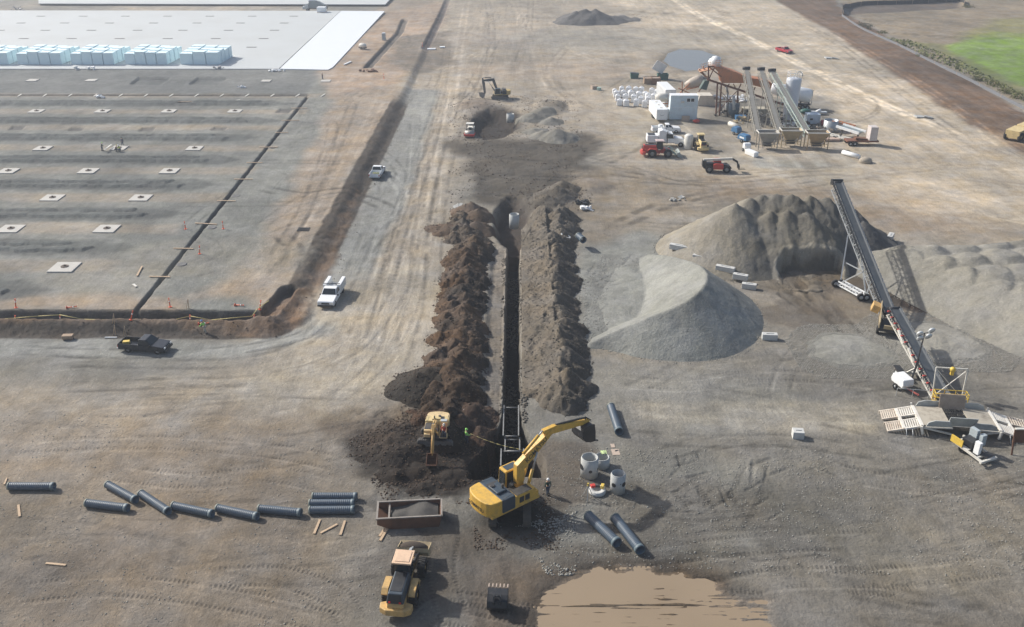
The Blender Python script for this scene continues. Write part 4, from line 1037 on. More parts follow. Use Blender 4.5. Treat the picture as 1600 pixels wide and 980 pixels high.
def excavator(label, loc, rz_house, rz_track, m, pts, S=1.0, deckm=None, hoodm=None, armm=None, cw=(3.1, 1.1), W=3.0, bucket_ang=0, group='excavators', cabm=None, text=None, open_cab=False, textpos=None, cabside=-1, bucketm=None):
    """pts: (y,z) of boom foot, bend, elbow, arm tip in metres; house faces local +Y"""
    root = thing('excavator', label, 'excavator', loc, 0, group); root.rotation_euler = (0, 0, 0)
    def P(mb, name, mt, par=None, bev=.03, rz=rz_house):
        o = mb.build(name, mt, par or root, bevel=bev)
        if par is None: o.rotation_euler = (0, 0, rz)
        return o
    TL = 4.7*S; TW = .62*S; tx = 1.32*S; f_ = pts[0]
    for s in (-1, 1): P(track_mb(s*tx, TL, .95*S, TW), 'crawler_track', (mat('muddy_track', (.10, .088, .072), .8, .1, .8, (.16, .13, .1), 3) if S > 1 else mat('pale_track', (.16, .155, .15), .8, .2, .6, (.12, .1, .08), 3)), bev=0, rz=rz_track)
    u = MB(); u.box((0, 0, .62*S), (2*tx, 1.5*S, .5*S)); u.cyl((0, 0, .6*S), (0, 0, 1.35*S), .75*S, n=24)
    for s in (-1, 1): u.box((s*tx, 0, .5*S), (TW*.5, TL*.7, .4*S))
    P(u, 'undercarriage', BLK, rz=rz_track)
    d = MB(); z0 = 1.32*S; hw = W/2*S
    d.box((0, -.55*S, z0+.12*S), (2*hw, 4.6*S, .24*S)); P(d, 'deck', deckm or m)
    c = MB(); prof = []
    for k in range(9):
        a = math.pi*k/8; prof.append((hw*math.cos(a), -2.3*S-math.sin(a)**.6*.95*S if 0 < k < 8 else -2.3*S))
    c.prism([(p[0], p[1]) for p in prof]+[(-hw, -1.85*S), (hw, -1.85*S)], cw[1]*S, axis='z', off=z0+.1*S+cw[1]*S/2)
    cwt = P(c, 'counterweight', m, bev=.08)
    e = MB(); e.box((0, -1.25*S, z0+.12*S+.6*S), (2*hw+.03*S, 1.25*S, 1.2*S)); e.box((.1*S, -1.3*S, z0+1.42*S), (1.2*S, .9*S, .16*S)) ; P(e, 'engine_hood', hoodm or DKB, bev=.07)
    e = MB(); e.box((cabside*-1*(hw-.48*S), .35*S, z0+.24*S+.42*S), (.9*S, 2.0*S, .84*S)); e.box((cabside*-1*(hw-.48*S), 1.45*S, z0+.45*S), (.8*S, .5*S, .5*S))
    sb = P(e, 'side_box', m, bev=.04)
    for yy in (.0, .55): 
        q = MB(); q.box((cabside*-1*(hw-.02), yy*S, z0+.62*S), (.04, .42*S, .5*S)); q.build('grille', BLK, sb)
    e = MB(); e.cyl((0, -.4*S, z0+.2*S), (0, -.4*S, z0+.8*S), .22*S); e.box((.1*S, .15*S, z0+.45*S), (.7*S, .7*S, .4*S)); e.cyl((-.3*S, .4*S, z0+.5*S), (.3*S, .9*S, z0+.6*S), .1*S); P(e, 'pump_and_hoses', STL, bev=0)
    e = MB(); e.cyl((.35*S, -1.0*S, z0+1.4*S), (.35*S, -1.0*S, z0+1.85*S), .09*S); e.cyl((-.3*S, -1.5*S, z0+1.45*S), (-.3*S, -1.5*S, z0+1.6*S), .2*S); P(e, 'exhaust', STL, bev=0)
    e = MB()
    for k in range(3): e.box((-hw*.5+.1*S+k*.55*S, -1.25*S, z0+1.36*S), (.42*S, .9*S, .03)) if k != 1 else None
    e.box((cabside*-1*(hw-.48*S), .3*S, z0+1.1*S), (.8*S, 1.5*S, .03)); P(e, 'walkway_plate', STL, bev=0)
    e = MB()
    for k in range(5): e.path([((k-2)*.07*S, -.1*S, z0+.9*S), ((k-2)*.09*S, .3*S, z0+1.25*S), ((k-2)*.07*S, f_[0]+.1*S, f_[1]+.35*S)], .028*S, 5)
    P(e, 'hydraulic_hoses', BLK, bev=0)
    # cab
    cx = cabside*(hw-.5*S); b, t_ = frustum(cx-.48*S, cx+.48*S, -.05*S, 1.75*S, z0+.24*S, cx-.44*S, cx+.44*S, .02*S, 1.5*S, z0+1.95*S)
    cb = MB()
    if open_cab:
        for i in range(4): cb.bar(b[i], t_[i], .09*S)
        for i in range(4): cb.bar(b[i], b[(i+1) % 4], .1*S)
        tt = [(p[0], max(p[1], -9) if p[1] < .5 else .45*S, p[2]) for p in t_]
        cb.add([(p[0], p[1] if p[1] < .4*S else .5*S, p[2]) for p in t_]+[(p[0], p[1] if p[1] < .4*S else .5*S, p[2]+.08) for p in t_], [(3, 2, 1, 0), (4, 5, 6, 7), (0, 1, 5, 4), (1, 2, 6, 5), (2, 3, 7, 6), (3, 0, 4, 7)])
        cb.box((cx, .02*S, z0+.9*S), (.9*S, .08, 1.2*S)); cb.box((cx, .5*S, z0+.5*S), (.6*S, .6*S, .35*S))
    else: frustum_mesh(cb, b, t_)
    co = P(cb, 'cab', cabm or m, bev=.05)
    for q in ([b[0], b[1], t_[1], t_[0]], [b[1], b[2], t_[2], t_[1]], [b[2], b[3], t_[3], t_[2]], [b[3], b[0], t_[0], t_[3]]):
        if open_cab: continue
        g = MB(); quad_plate(g, q, .17*S, .025); g.build('window', GLS, co)
    g = MB()
    if open_cab: g.box((cx, .27*S, z0+2.02*S), (.8*S, .5*S, .06))
    else: quad_plate(g, t_, .25*S, .03)
    g.build('roof_hatch', DKB if not open_cab else mat('grey_cabinet', (.4, .45, .47), .5), co)
    # boom, arm, rams
    bw = .46*S; f, bd, el, tp = pts
    bm = MB(); mid1 = ((f[0]+bd[0])/2-.0, (f[1]+bd[1])/2)
    up, dn = boom_prism(bm, [f, mid1, bd, ((bd[0]+el[0])/2, (bd[1]+el[1])/2), el], [.45*S, .75*S, .95*S, .72*S, .42*S], bw)
    bm.cyl((-bw*.6, el[0], el[1]), (bw*.6, el[0], el[1]), .2*S)
    bo = P(bm, 'boom', armm or m, bev=.03)
    am = MB(); dy, dz = tp[0]-el[0], tp[1]-el[1]; L = math.hypot(dy, dz); uy, uz = dy/L, dz/L
    back = (el[0]-uy*.75*S, el[1]-uz*.75*S+.1*S)
    boom_prism(am, [back, (el[0]+uy*.35*S, el[1]+uz*.35*S+.1*S), tp], [.3*S, .68*S, .32*S], bw*.8); P(am, 'arm', armm or m, bev=.03)
    r1 = MB(); r1.cyl((0, up[3][0]*.45+up[2][0]*.55, up[3][1]*.45+up[2][1]*.55+.25*S), (0, (back[0]*.6+up[3][0]*.4), back[1]*.6+up[3][1]*.4+.2*S), .13*S); P(r1, 'arm_ram', armm or m, bev=0)
    r1 = MB(); r1.cyl((0, (back[0]*.6+up[3][0]*.4), back[1]*.6+up[3][1]*.4+.2*S), (0, back[0], back[1]+.1*S), .06*S); P(r1, 'ram_rod', GALV, bev=0)
    for s in (-1, 1):
        q0 = Vector((s*bw*.85, f[0]+.55*S, f[1]-.25*S)); q1 = Vector((s*bw*.7, (bd[0]+el[0])/2-.0, (bd[1]+el[1])/2-.15*S)); md = q0.lerp(q1, .55)
        r2 = MB(); r2.cyl(q0, md, .13*S); P(r2, 'boom_ram', armm or m, bev=0)
        r2 = MB(); r2.cyl(md, q1, .065*S); P(r2, 'ram_rod', GALV, bev=0)
    nyy, nzz = -uz, uy
    if nzz < 0: nyy, nzz = -nyy, -nzz
    r3 = MB(); a0 = (0, el[0]+uy*.5*S+nyy*.45*S, el[1]+uz*.5*S+nzz*.45*S); a1 = (0, tp[0]-uy*.3*S+nyy*.35*S, tp[1]-uz*.3*S+nzz*.35*S)
    r3.cyl(a0, a1, .09*S); r3.bar(a1, (0, tp[0]+uy*.25*S, tp[1]+uz*.25*S), .12*S); r3.bar(a1, (0, tp[0]-uy*.45*S, tp[1]-uz*.45*S), .1*S); P(r3, 'bucket_linkage', STL if armm is None else armm, bev=0)
    bk = MB(); M = Matrix.Translation((0, tp[0], tp[1])) @ Matrix.Rotation(bucket_ang, 4, 'X'); bucket_mb(bk, 1.35*S, 1.35*S, M); P(bk, 'bucket', bucketm or BLK, bev=0)
    hr = MB()
    for x in (-hw+.08, hw-.08): hr.path([(x, -1.8*S, z0+.2), (x, -1.8*S, z0+1.0*S+.9*S*0+.4), (x, -.8*S, z0+1.5*S), (x, -.6*S, z0+.9*S)], .02, 5)
    P(hr, 'handrail', BLK if S > .6 else m, bev=0)
    if text:
        sx, sz = (1 if textpos is None else textpos), 0
        dy, dz = el[0]-bd[0], el[1]-bd[1]; a = math.atan2(dz, dy)
        # plate on the boom side facing local +X : text x axis -> along boom, text up -> perpendicular
        ex = Vector((0, math.cos(a), math.sin(a))); ey = Vector((0, -math.sin(a), math.cos(a))); ez = ex.cross(ey)
        M = Matrix((ex, ey, ez)).transposed().to_4x4(); M.translation = (bw/2+.008, bd[0]+dy*.5, bd[1]+dz*.5-.02)
        q = letters(root, text, .52*S, M, BLK); q.rotation_euler = (0, 0, rz_house)
        ex = Vector((1, 0, 0)); ey = Vector((0, 0, 1)); M = Matrix((ex, ey, ex.cross(ey))).transposed().to_4x4(); M.translation = (0, -3.27*S, z0+.62*S)
        q = letters(root, text, .42*S, M, BLK); q.rotation_euler = (0, 0, rz_house)
    return root
def loader(label, loc, rz, m, S=1.0, roofm=None, bucket_z=.3, cabm=None, hoodm=None, dark_rear=True, bucketm=None, group='wheel loaders', bucket_w=2.75, tilt=0, linkm=None, art=0, bsoil=False, rimm_=None):
    """wheel loader facing local +Y"""
    t = thing('wheel_loader', label, 'wheel loader', loc, rz, group)
    def P(mb, name, mt, par=None, bev=.04): return mb.build(name, mt, par or t, bevel=bev*S)
    for s in (-1, 1):
        for y in (1.55, -1.55): wheel(t, s*1.05*S, y*S, .78*S, .58*S, rimm_ or YEL2, lugs=22)
    b = MB(); b.prism([(-3.3*S, .75*S), (-3.5*S, 1.2*S), (-3.35*S, 1.5*S), (-.35*S, 1.5*S), (-.35*S, .75*S)], 1.25*S)
    b.prism([(.25*S, .65*S), (.25*S, 1.5*S), (1.2*S, 1.7*S), (2.0*S, 1.4*S), (2.2*S, .7*S)], .95*S); b.box((0, 0, .95*S), (.5*S, .9*S, .5*S)); P(b, 'chassis', m)
    cwm = MB()
    cwm.prism([(-.0, 0)], 0) if False else None
    cwm.prism([(-1.25*S, -2.9*S), (-1.2*S, -3.45*S), (-.7*S, -3.75*S), (.7*S, -3.75*S), (1.2*S, -3.45*S), (1.25*S, -2.9*S), (.62*S, -2.7*S), (-.62*S, -2.7*S)], .55*S, axis='z', off=.85*S); P(cwm, 'counterweight', m, bev=.06)
    h = MB(); B, T = frustum(-.68*S, .68*S, -3.45*S, -.55*S, 1.5*S, -.55*S, .55*S, -3.2*S, -.5*S, 2.3*S); frustum_mesh(h, B, T); ho = P(h, 'engine_hood', hoodm or m, bev=.07)
    g = MB(); quad_plate(g, [B[0], B[1], T[1], T[0]], .12*S, .03); g.build('radiator_grille', BLK, ho)
    g = MB(); quad_plate(g, T, .3*S, .03); g.build('vent_panel', BLK, ho)
    for s in (-1, 1):
        f = MB(); f.prism([(-.55*S, 1.05*S), (-.75*S, 1.72*S), (-2.1*S, 1.78*S), (-2.5*S, 1.5*S), (-2.5*S, 1.42*S), (-2.05*S, 1.69*S), (-.85*S, 1.64*S), (-.65*S, 1.05*S)], .5*S, off=s*1.05*S); P(f, 'rear_fender', m, bev=.0)
        f = MB(); f.box((s*1.0*S, -.35*S, .85*S), (.45*S, .7*S, .08*S)); f.box((s*1.0*S, -.35*S, .5*S), (.4*S, .5*S, .06*S)); f.bar((s*1.2*S, -.65*S, .5*S), (s*1.2*S, -.65*S, 1.5*S), .06); P(f, 'ladder', m, bev=0)
        f = MB(); f.box((s*.4*S, -3.5*S, 1.7*S), (.16*S, .06, .12*S)); P(f, 'tail_light', TAILR, bev=0)
    b_, t_ = frustum(-.62*S, .62*S, -.85*S, .55*S, 1.5*S, -.56*S, .56*S, -.7*S, .45*S, 3.05*S)
    c = MB(); frustum_mesh(c, b_, t_); co = P(c, 'cab', cabm or BLK)
    for q in ([b_[0], b_[1], t_[1], t_[0]], [b_[1], b_[2], t_[2], t_[1]], [b_[2], b_[3], t_[3], t_[2]], [b_[3], b_[0], t_[0], t_[3]]):
        g = MB(); quad_plate(g, q, .16*S, .02); g.build('window', GLS, co)
    r_ = MB(); r_.box((0, -.1*S, 3.12*S), (1.5*S, 1.6*S, .14*S)); r_.box((0, -.1*S, 3.21*S), (1.15*S, 1.2*S, .05*S)); P(r_, 'cab_roof', roofm or m, bev=.12)
    bz = bucket_z*S; by = 3.55*S
    a = MB()
    for s in (-1, 1): boom_prism_off(a, [(1.0*S, 1.75*S), (2.2*S, max(bz+.75*S, 1.1*S)), (by-.35*S, bz+.25*S)], [.26*S, .4*S, .22*S], .13*S, s*.5*S)
    a.box((0, 2.3*S, max(bz+.75*S, 1.1*S)), (1.0*S, .18*S, .18*S)); P(a, 'lift_arm', linkm or STL, bev=.0)
    a = MB(); a.bar((0, 1.9*S, 1.95*S), (0, 2.5*S, max(bz+1.2*S, 1.5*S)), .2*S); a.bar((0, 2.5*S, max(bz+1.2*S, 1.5*S)), (0, by-.25*S, bz+.75*S), .13*S); a.bar((0, .9*S, 1.6*S), (0, 1.9*S, 1.95*S), .12*S); P(a, 'tilt_linkage', linkm or GALV, bev=0)
    k = MB(); arc = [(0, 1.05), (-.28, .85), (-.38, .5), (-.3, .15), (0, 0), (.55, -.02), (.85, -.02)]; M = Matrix.Translation((0, by, bz)) @ Matrix.Rotation(tilt, 4, 'X') @ Matrix.Scale(S, 4)
    for i in range(len(arc)-1):
        p, q = arc[i], arc[i+1]; k.prism([p, q, (q[0]+.05, q[1]+.04), (p[0]+.05, p[1]+.04)], bucket_w, M)
    for s in (-1, 1): k.prism(arc+[(.2, .8)], .06, M, off=s*(bucket_w/2-.02))
    bo = k.build('bucket', bucketm or BLK, t)
    if bsoil:
        s_ = MB(); s_.sphere((0, .18, .5), 1, 16, 8, (bucket_w/2-.06, .55, .55), M=M); s_.build('bucket_load', MATS['dark_earth'], bo)
    return t
def boom_prism_off(mb, pts, hs, w, off):
    up = []; dn = []
    for i, p in enumerate(pts):
        a = pts[max(0, i-1)]; b = pts[min(len(pts)-1, i+1)]; dy, dz = b[0]-a[0], b[1]-a[1]; L = math.hypot(dy, dz); ny, nz = -dz/L, dy/L
        up.append((p[0]+ny*hs[i]/2, p[1]+nz*hs[i]/2)); dn.append((p[0]-ny*hs[i]/2, p[1]-nz*hs[i]/2))
    for i in range(len(pts)-1): mb.prism([dn[i], dn[i+1], up[i+1], up[i]], w, off=off)
mat('dark_earth', (.06, .046, .036), .95, 0, .4, (.11, .08, .06), 3)
mat('grey_grit', (.075, .07, .064), .95, 0, .4, (.11, .10, .09), 3)
# ------------------------------------------------------------------ FOREGROUND
def cl_pipe(label, a, b, r=.36, zs=0, group='black corrugated pipes lying on the ground', stub=False):
    A_, B_ = on(*a), on(*b); z = (A_[2]+B_[2])/2+r+zs
    A_ = Vector((A_[0], A_[1], z)); B_ = Vector((B_[0], B_[1], z)); L = (B_-A_).length; c = (A_+B_)/2
    rz = math.atan2(B_.y-A_.y, B_.x-A_.x)-math.pi/2
    t = thing('corrugated_pipe', label, 'pipe', (c.x, c.y, c.z), rz, group)
    prof = []; n = int(L/.17); y = 0
    for k in range(n):
        y0 = L*k/n; dy = L/n; prof += [(y0+dy*.08, r*.94), (y0+dy*.3, r), (y0+dy*.7, r), (y0+dy*.92, r*.94)]
    prof += [(L, r*.9), (L, r*.84), (0, r*.84), (0, r*.9)]
    mb = MB(); mb.lathe((0, -L/2, 0), (0, L/2, 0), [prof[-1]]+prof[:-1]+[prof[-1]], 28); p = mb.build('pipe_wall', PIPE, t)
    mb = MB(); mb.lathe((0, L/2-.28, 0), (0, L/2+.03, 0), [(0, r*.96), (0, r*1.05), (.31, r*1.05), (.31, r*.9), (.05, r*.88)], 28); mb.build('socket_end', MATS.get('pipe_band') or mat('pipe_band', (.12, .16, .18), .5, 0, .3), t)
    mb = MB(); mb.lathe((0, -L/2-.03, 0), (0, -L/2+.12, 0), [(0.1, r*.88), (0, r*.9), (0, r*1.04), (.15, r*1.04), (.15, r*.93)], 28); mb.build('spigot_end', MATS.get('pipe_band2') or mat('pipe_band2', (.22, .25, .22), .5, 0, .3), t)
    return t
cl_pipe('black corrugated pipe lying alone at the far left edge', (15, 765), (86, 765))
cl_pipe('black corrugated pipe lying below the start of the zigzag row', (136, 791), (201, 799))
cl_pipe('black corrugated pipe, upper left of the zigzag row, sloping steeply', (169, 762), (213, 786))
cl_pipe('black corrugated pipe sloping steeply, second in the zigzag row', (221, 776), (264, 804))
cl_pipe('black corrugated pipe lying between the steep pair and the middle of the row', (271, 795), (333, 808))
cl_pipe('black corrugated pipe with a pale socket, fourth along the row', (340, 799), (403, 812))
cl_pipe('black corrugated pipe at the right end of the single row, before the stack', (405, 800), (471, 806))
cl_pipe('uppermost of three black pipes laid side by side', (489, 781), (558, 781))
cl_pipe('middle one of three black pipes laid side by side', (484, 791.5), (554, 791.5))
cl_pipe('lowest of three black pipes laid side by side', (484, 802), (554, 802))
cl_pipe('blue black pipe standing off right of the digging bucket', (954, 640), (967, 680), .42)
cl_pipe('left one of two corrugated pipes above the muddy puddle', (918, 811), (964, 855), .44)
cl_pipe('right one of two corrugated pipes above the muddy puddle', (960, 815), (1000, 866), .44)
cl_pipe('short cut off piece of pipe on the right spoil ridge', (903, 383), (911, 390), .5, 1.0, group=None)
def plank(label, a, b, w=.2, h=.09, m=WOOD, z=None, cat='timber plank', name='timber_plank', group='loose timber planks'):
    A_, B_ = (on(*a), on(*b)) if z is None else (G(*a, z)+(z,), G(*b, z)+(z,))
    mb = MB(); c = [(A_[i]+B_[i])/2 for i in range(3)]; mb.bar(Vector(A_)-Vector(c), Vector(B_)-Vector(c), w, h)
    o = mb.build(name, m, loc=(c[0], c[1], c[2]+h/2+.01)); return tag(o, label, cat, group)
plank('short pale plank lying upright below the lone left pipe', (29, 790), (31, 808))
plank('thin pale plank at the very left edge beside the lone pipe', (7, 758), (11, 748), .14)
plank('flat pale plank lying across the empty lower left ground', (72, 881), (103, 884))
plank('left timber of the three below the pipe stack', (500, 813), (491, 835))
plank('slanting middle timber of the three below the pipe stack', (527, 820), (501, 834))
plank('right timber of the three below the pipe stack', (539, 815), (532, 837))
plank('left of two timbers leaning together under the steel skip', (605, 822), (593, 839))
plank('right of two timbers leaning together under the steel skip', (607, 824), (594, 846), .22)
plank('pale board lying on the brown berm left of the black pickup', (148, 506), (163, 506), .25)
plank('pale board lying between the post and the tape on the brown berm', (33, 506), (47, 506), .2)
plank('thin white pipe length lying left of the black pickup', (164, 528), (183, 528), .12, .1, WHT)
# manhole rings
def barrel(label, p, r, h, holes=(), wall=.12, sink=0, z=None, group='concrete manhole barrels'):
    x, y, z0 = on(*p); z0 = (z0 if z is None else z)-sink
    t = thing('manhole_barrel', label, 'concrete ring', (x, y, z0), 0, group)
    mb = MB(); mb.lathe((0, 0, 0), (0, 0, h), [(0, r-wall), (0, r), (h-.16, r), (h-.14, r-.05), (h-.02, r-.05), (h, r-.07), (h, r-wall), (0, r-wall)], 44); mb.build('barrel_wall', CONC, t)
    for (a, zz, rr) in holes:
        q = MB(); ca, sa = math.cos(a), math.sin(a); q.cyl((ca*(r-.02), sa*(r-.02), zz), (ca*(r+.012), sa*(r+.012), zz), rr, n=20); q.build('pipe_opening', BLK, t)
    return t
barrel('tallest concrete manhole barrel, half moon step inside, right of the big excavator', (920.5, 742), .82, 2.0, ((-math.pi/2+.05, .9, .16), (math.pi+.35, 1.1, .3), (-.5, .9, .12)))
barrel('lower concrete ring with a pale cloth on its rim, behind the tall barrel', (940, 728), .74, 1.05)
barrel('concrete manhole barrel with two pipe holes, right of the flat ring', (964.5, 767), .68, 1.95, ((math.pi+.9, 1.0, .22), (-.75, 1.05, .24), (-1.3, 1.2, .05)))
def cloth(label, loc, r, m, cat='cloth', name='cloth', s=3):
    rr = random.Random(s); mb = MB(); n = 7; P = []
    for i in range(n):
        for j in range(n):
            x, y = (i/(n-1)-.5)*r, (j/(n-1)-.5)*r; P.append((x+rr.uniform(-.04, .04)*r, y+rr.uniform(-.04, .04)*r, .06+rr.uniform(0, .16)*r-.5*(x*x+y*y)/r*.6))
    Q = [(a, b, c-.02) for a, b, c in P]; f = []
    for i in range(n-1):
        for j in range(n-1): f.append((i*n+j, (i+1)*n+j, (i+1)*n+j+1, i*n+j+1)); f.append((n*n+i*n+j+1, n*n+(i+1)*n+j+1, n*n+(i+1)*n+j, n*n+i*n+j))
    mb.add(P+Q, f, None, True); return tag(mb.build(name, m, loc=loc), label, cat)
x, y, z = on(940, 728); cloth('crumpled pale green cloth on the rim of the low ring', (x+.2, y+.66, z+1.06), .55, mat('pale_green_cloth', (.5, .62, .3), .8), s=5)
x, y, z = on(920.5, 742)
mb = MB(); mb.prism([(math.cos(a)*.42, math.sin(a)*.42) for a in [math.pi*k/12-math.pi/2 for k in range(13)]], .08, axis='z'); tag(mb.build('half_moon_slab', CONC2, loc=(x+.12, y+.05, z+1.2)), 'half moon concrete piece lying inside the tall barrel', 'concrete piece')
x, y, z = on(933, 769)
t = thing('cone_slab', 'flat round concrete lid near the tripod, tools on top', 'concrete lid', (x, y, z))
mb = MB(); mb.lathe((0, 0, 0), (0, 0, .35), [(0, .0), (0, .78), (.24, .78), (.28, .70), (.34, .70), (.35, .68), (.35, .36), (.1, .36), (.1, .0)], 40); mb.build('lid_ring', CONC2, t)
mb = MB(); mb.box((-.38, .32, .47), (.42, .36, .24), (0, 0, .3)); tag(mb.build('red_case', REDC, loc=(x, y, z), bevel=.03), 'red tool case lying on the flat concrete lid', 'tool case')
mb = MB(); mb.box((.02, .35, .42), (.5, .3, .14)); tag(mb.build('black_tray', BLK, loc=(x, y, z), bevel=.03), 'black tray between the red and yellow cases on the lid', 'tray')
mb = MB(); mb.box((.48, .22, .5), (.3, .5, .3), (0, 0, -.3)); tag(mb.build('yellow_case', mat('yellow_plastic', (.7, .5, .1), .5), loc=(x, y, z), bevel=.04), 'yellow tool case lying on the flat concrete lid', 'tool case')
x, y, z = on(918, 778); t = thing('survey_tripod', 'wooden legged survey tripod in front of the flat concrete lid', 'tripod', (x, y, z))
for a in (.4, 2.5, 4.6):
    mb = MB(); mb.bar((math.cos(a)*.55, math.sin(a)*.55, 0), (0, 0, 1.35), .06); mb.build('leg', OFFW, t)
mb = MB(); mb.cyl((0, 0, 1.33), (0, 0, 1.4), .1); mb.box((0, 0, 1.5), (.16, .12, .2)); mb.build('laser_head', mat('yellow_plastic', (.7, .5, .1), .5), t)
def sheet(label, p, w, d, rz, m=PLY, th=.03, name='plywood_sheet', cat='plywood sheet', dz=.02, group=None):
    x, y, z = on(*p); mb = MB(); mb.box((0, 0, th/2+dz), (w, d, th), (.02, .03, 0)); return tag(mb.build(name, m, loc=(x, y, z), rz=rz), label, cat, group)
sheet('square plywood sheet lying right of the concrete barrels', (962, 707), .75, .95, .1)
sheet('smaller plywood scrap above the square sheet', (957.5, 697), .38, .6, .1)
mb = MB(); mb.box((0, 0, 0), (.35, .05, .04), (0, 0, .5)); x, y, z = on(963, 705); tag(mb.build('hand_tool', BLK, loc=(x, y, z+.09)), 'small black hand tool on the square plywood sheet', 'hand tool')

# big excavator
ex = on(797, 797)
big = excavator('large yellow excavator reaching over the trench with black engine cover', (ex[0], ex[1], ex[2]), R(-52), 0, YEL,
          ((.9, 1.95), (1.0, 4.2), (4.4, 6.5), (8.9, 5.8)), 1.12, text='KOMATSU', bucket_ang=R(-28), cw=(3.0, 1.25), W=3.0, deckm=YEL)
# small excavator facing the camera
sx = on(683, 688)
small = excavator('small faded yellow excavator among dark soil with open cab', (sx[0], sx[1], sx[2]+.0), R(178), R(84), mat('sun_bleached_yellow', (.66, .5, .27), .5, 0, .6, (.3, .22, .13), 2),
          ((.5, 1.3), (1.0, 2.6), (2.5, 2.7), (3.7, 1.0)), .74, open_cab=True, hoodm=CREAM, bucket_ang=R(25), W=3.1, bucketm=RUST, cw=(3.0, 1.1), armm=YEL2, cabside=-1, deckm=BLK)
person('person in red shirt seated in the cab of the small excavator', (sx[0]+.79, sx[1]-.62, sx[2]+1.0), R(180), REDC, DENIM, OFFW, ((.2, .3, 1.1), (.2, .3, 1.1)), seated=True)
w1 = on(729, 693)
person('person in bright green hooded jacket holding a line by the trench', w1, R(-80), HIVIS, DENIM, HIVIS, ((.1, .25, 1.0), (.25, .4, 1.12)))
mb = MB(); a = Vector((w1[0]+.4, w1[1]-.05, w1[2]+1.2)); b = GY(817, 703, a.y-1.2)
pp = [a.lerp(b, k/8)-Vector((0, 0, .25*math.sin(math.pi*k/8))) for k in range(9)]; mb.path(pp, .02, 5); tag(mb.build('tow_line', TARP), 'thin tag line running from the green clad person over the trench', 'line')
w2 = on(856, 773)
person('person in dark green vest and white hard hat beside the excavator boom', w2, R(20), DKGRN, DENIM, WHT, ((.28, .05, .85), (.28, .1, .85)))
# trench shields
RAIL = mat('dull_rail', (.27, .27, .265), .6, .2, .5, (.1, .09, .08))
def shield(label, px0, py0, px1, py1, z0, hh, wd, dark=STL, cross=2):
    xa, ya = G(px0, py0, z0+hh); xb, yb = G(px1, py1, z0+hh); yc = (ya+yb)/2; L = abs(yb-ya); xc = (xa+xb)/2
    t = thing('trench_shield', label, 'trench shield', (xc, yc, z0), 0, 'steel trench shields')
    for s in (-1, 1):
        mb = MB(); mb.box((s*wd/2, 0, hh/2), (.1, L, hh))
        mb.build('side_panel', dark, t, bevel=.02)
        mb = MB(); mb.box((s*wd/2, 0, hh+.03), (.12, L+.05, .08)); mb.build('top_rail', RAIL, t)
    for k in range(cross):
        y = (-.5+k/(cross-1))*(L-.3)
        for zz in (hh-.15,):
            mb = MB(); mb.cyl((-wd/2, y, zz), (wd/2, y, zz), .07); mb.build('spreader', RAIL, t)
    return t
shield('upper steel trench shield standing in the pipe trench', 798, 634, 799, 681, -3.5, 3.1, 1.55)
shield('middle steel trench shield, lower than the one behind', 800, 684, 801, 704, -3.5, 2.7, 1.45)
shield('lower steel trench shield with pale rails beside the excavator cab', 801, 702, 800, 728, -3.4, 3.1, 2.2)
# wheel loader in front
lx = on(634, 918)
loader('large tan wheel loader at the bottom carrying dark soil in its bucket', lx, R(-6), YEL2, 1.0, roofm=mat('pale_tan_roof', (.72, .5, .34), .5, 0, .2), bucket_z=.55, cabm=BLK, hoodm=DKB, tilt=R(35), bucketm=TANM, bsoil=True, bucket_w=2.55)
# steel skip
def skip():
    c = on(641, 812); t = thing('steel_skip', 'rusty open steel skip half filled with dark grit', 'skip', c, R(5))
    L, W_, Hh = 5.5, 2.3, 1.15; mb = MB()
    for s in (-1, 1):
        mb.prism([(-L/2, .55), (-L/2+1.1, 0), (L/2-.3, 0), (L/2, Hh), (-L/2, Hh*.95)], .08, Matrix.Rotation(-math.pi/2, 4, 'Z'), off=s*W_/2)
    mb.box((.4, 0, .05), (L-1.5, W_, .08)); mb.box((L/2-.14, 0, .6), (.08, W_-.08, 1.1), (0, R(14), 0)); mb.box((-L/2+.56, 0, .3), (1.25, W_-.08, .08), (0, R(27), 0))
    for s in (-1, 1):
        for k in range(5): mb.box((-1.5+k*.95, s*(W_/2+.06), .55), (.1, .08, 1.0))
    mb.build('tub', RUST, t)
    mb = MB()
    for s in (-1, 1): mb.box((0, s*W_/2, Hh+.02), (L, .14, .1))
    mb.box((L/2, 0, Hh+.02), (.14, W_+.14, .1)); mb.box((-L/2, 0, Hh+.0), (.16, W_+.2, .12)); mb.box((-L/2+1.0, 0, Hh*.8), (.14, W_, .12)); mb.build('rim', mat('rim_steel', (.3, .27, .24), .6, .2, .5), t)
    n = 24; P = []; f = []
    for i in range(n+1):
        for j in range(13):
            x_, y_ = -L/2+1.1+(L-1.4)*i/n, -W_/2+.06+(W_-.12)*j/12
            z_ = .62+.62*math.exp(-((x_-1.1)/1.2)**2)*(1-.25*abs(y_))+.35*math.exp(-((x_+1.0)/.55)**2-((y_+.3)/.6)**2)+.12*float(fbm(np.array([x_*2.0]), np.array([y_*2.0]), 4, 9)[0])
            P.append((x_, y_, min(z_, 1.28)))
    for i in range(n):
        for j in range(12): f.append((i*13+j, (i+1)*13+j, (i+1)*13+j+1, i*13+j+1))
    mb = MB(); mb.add(P, f, None, True); mb.build('grit_load', MATS['grey_grit'], t)
skip()
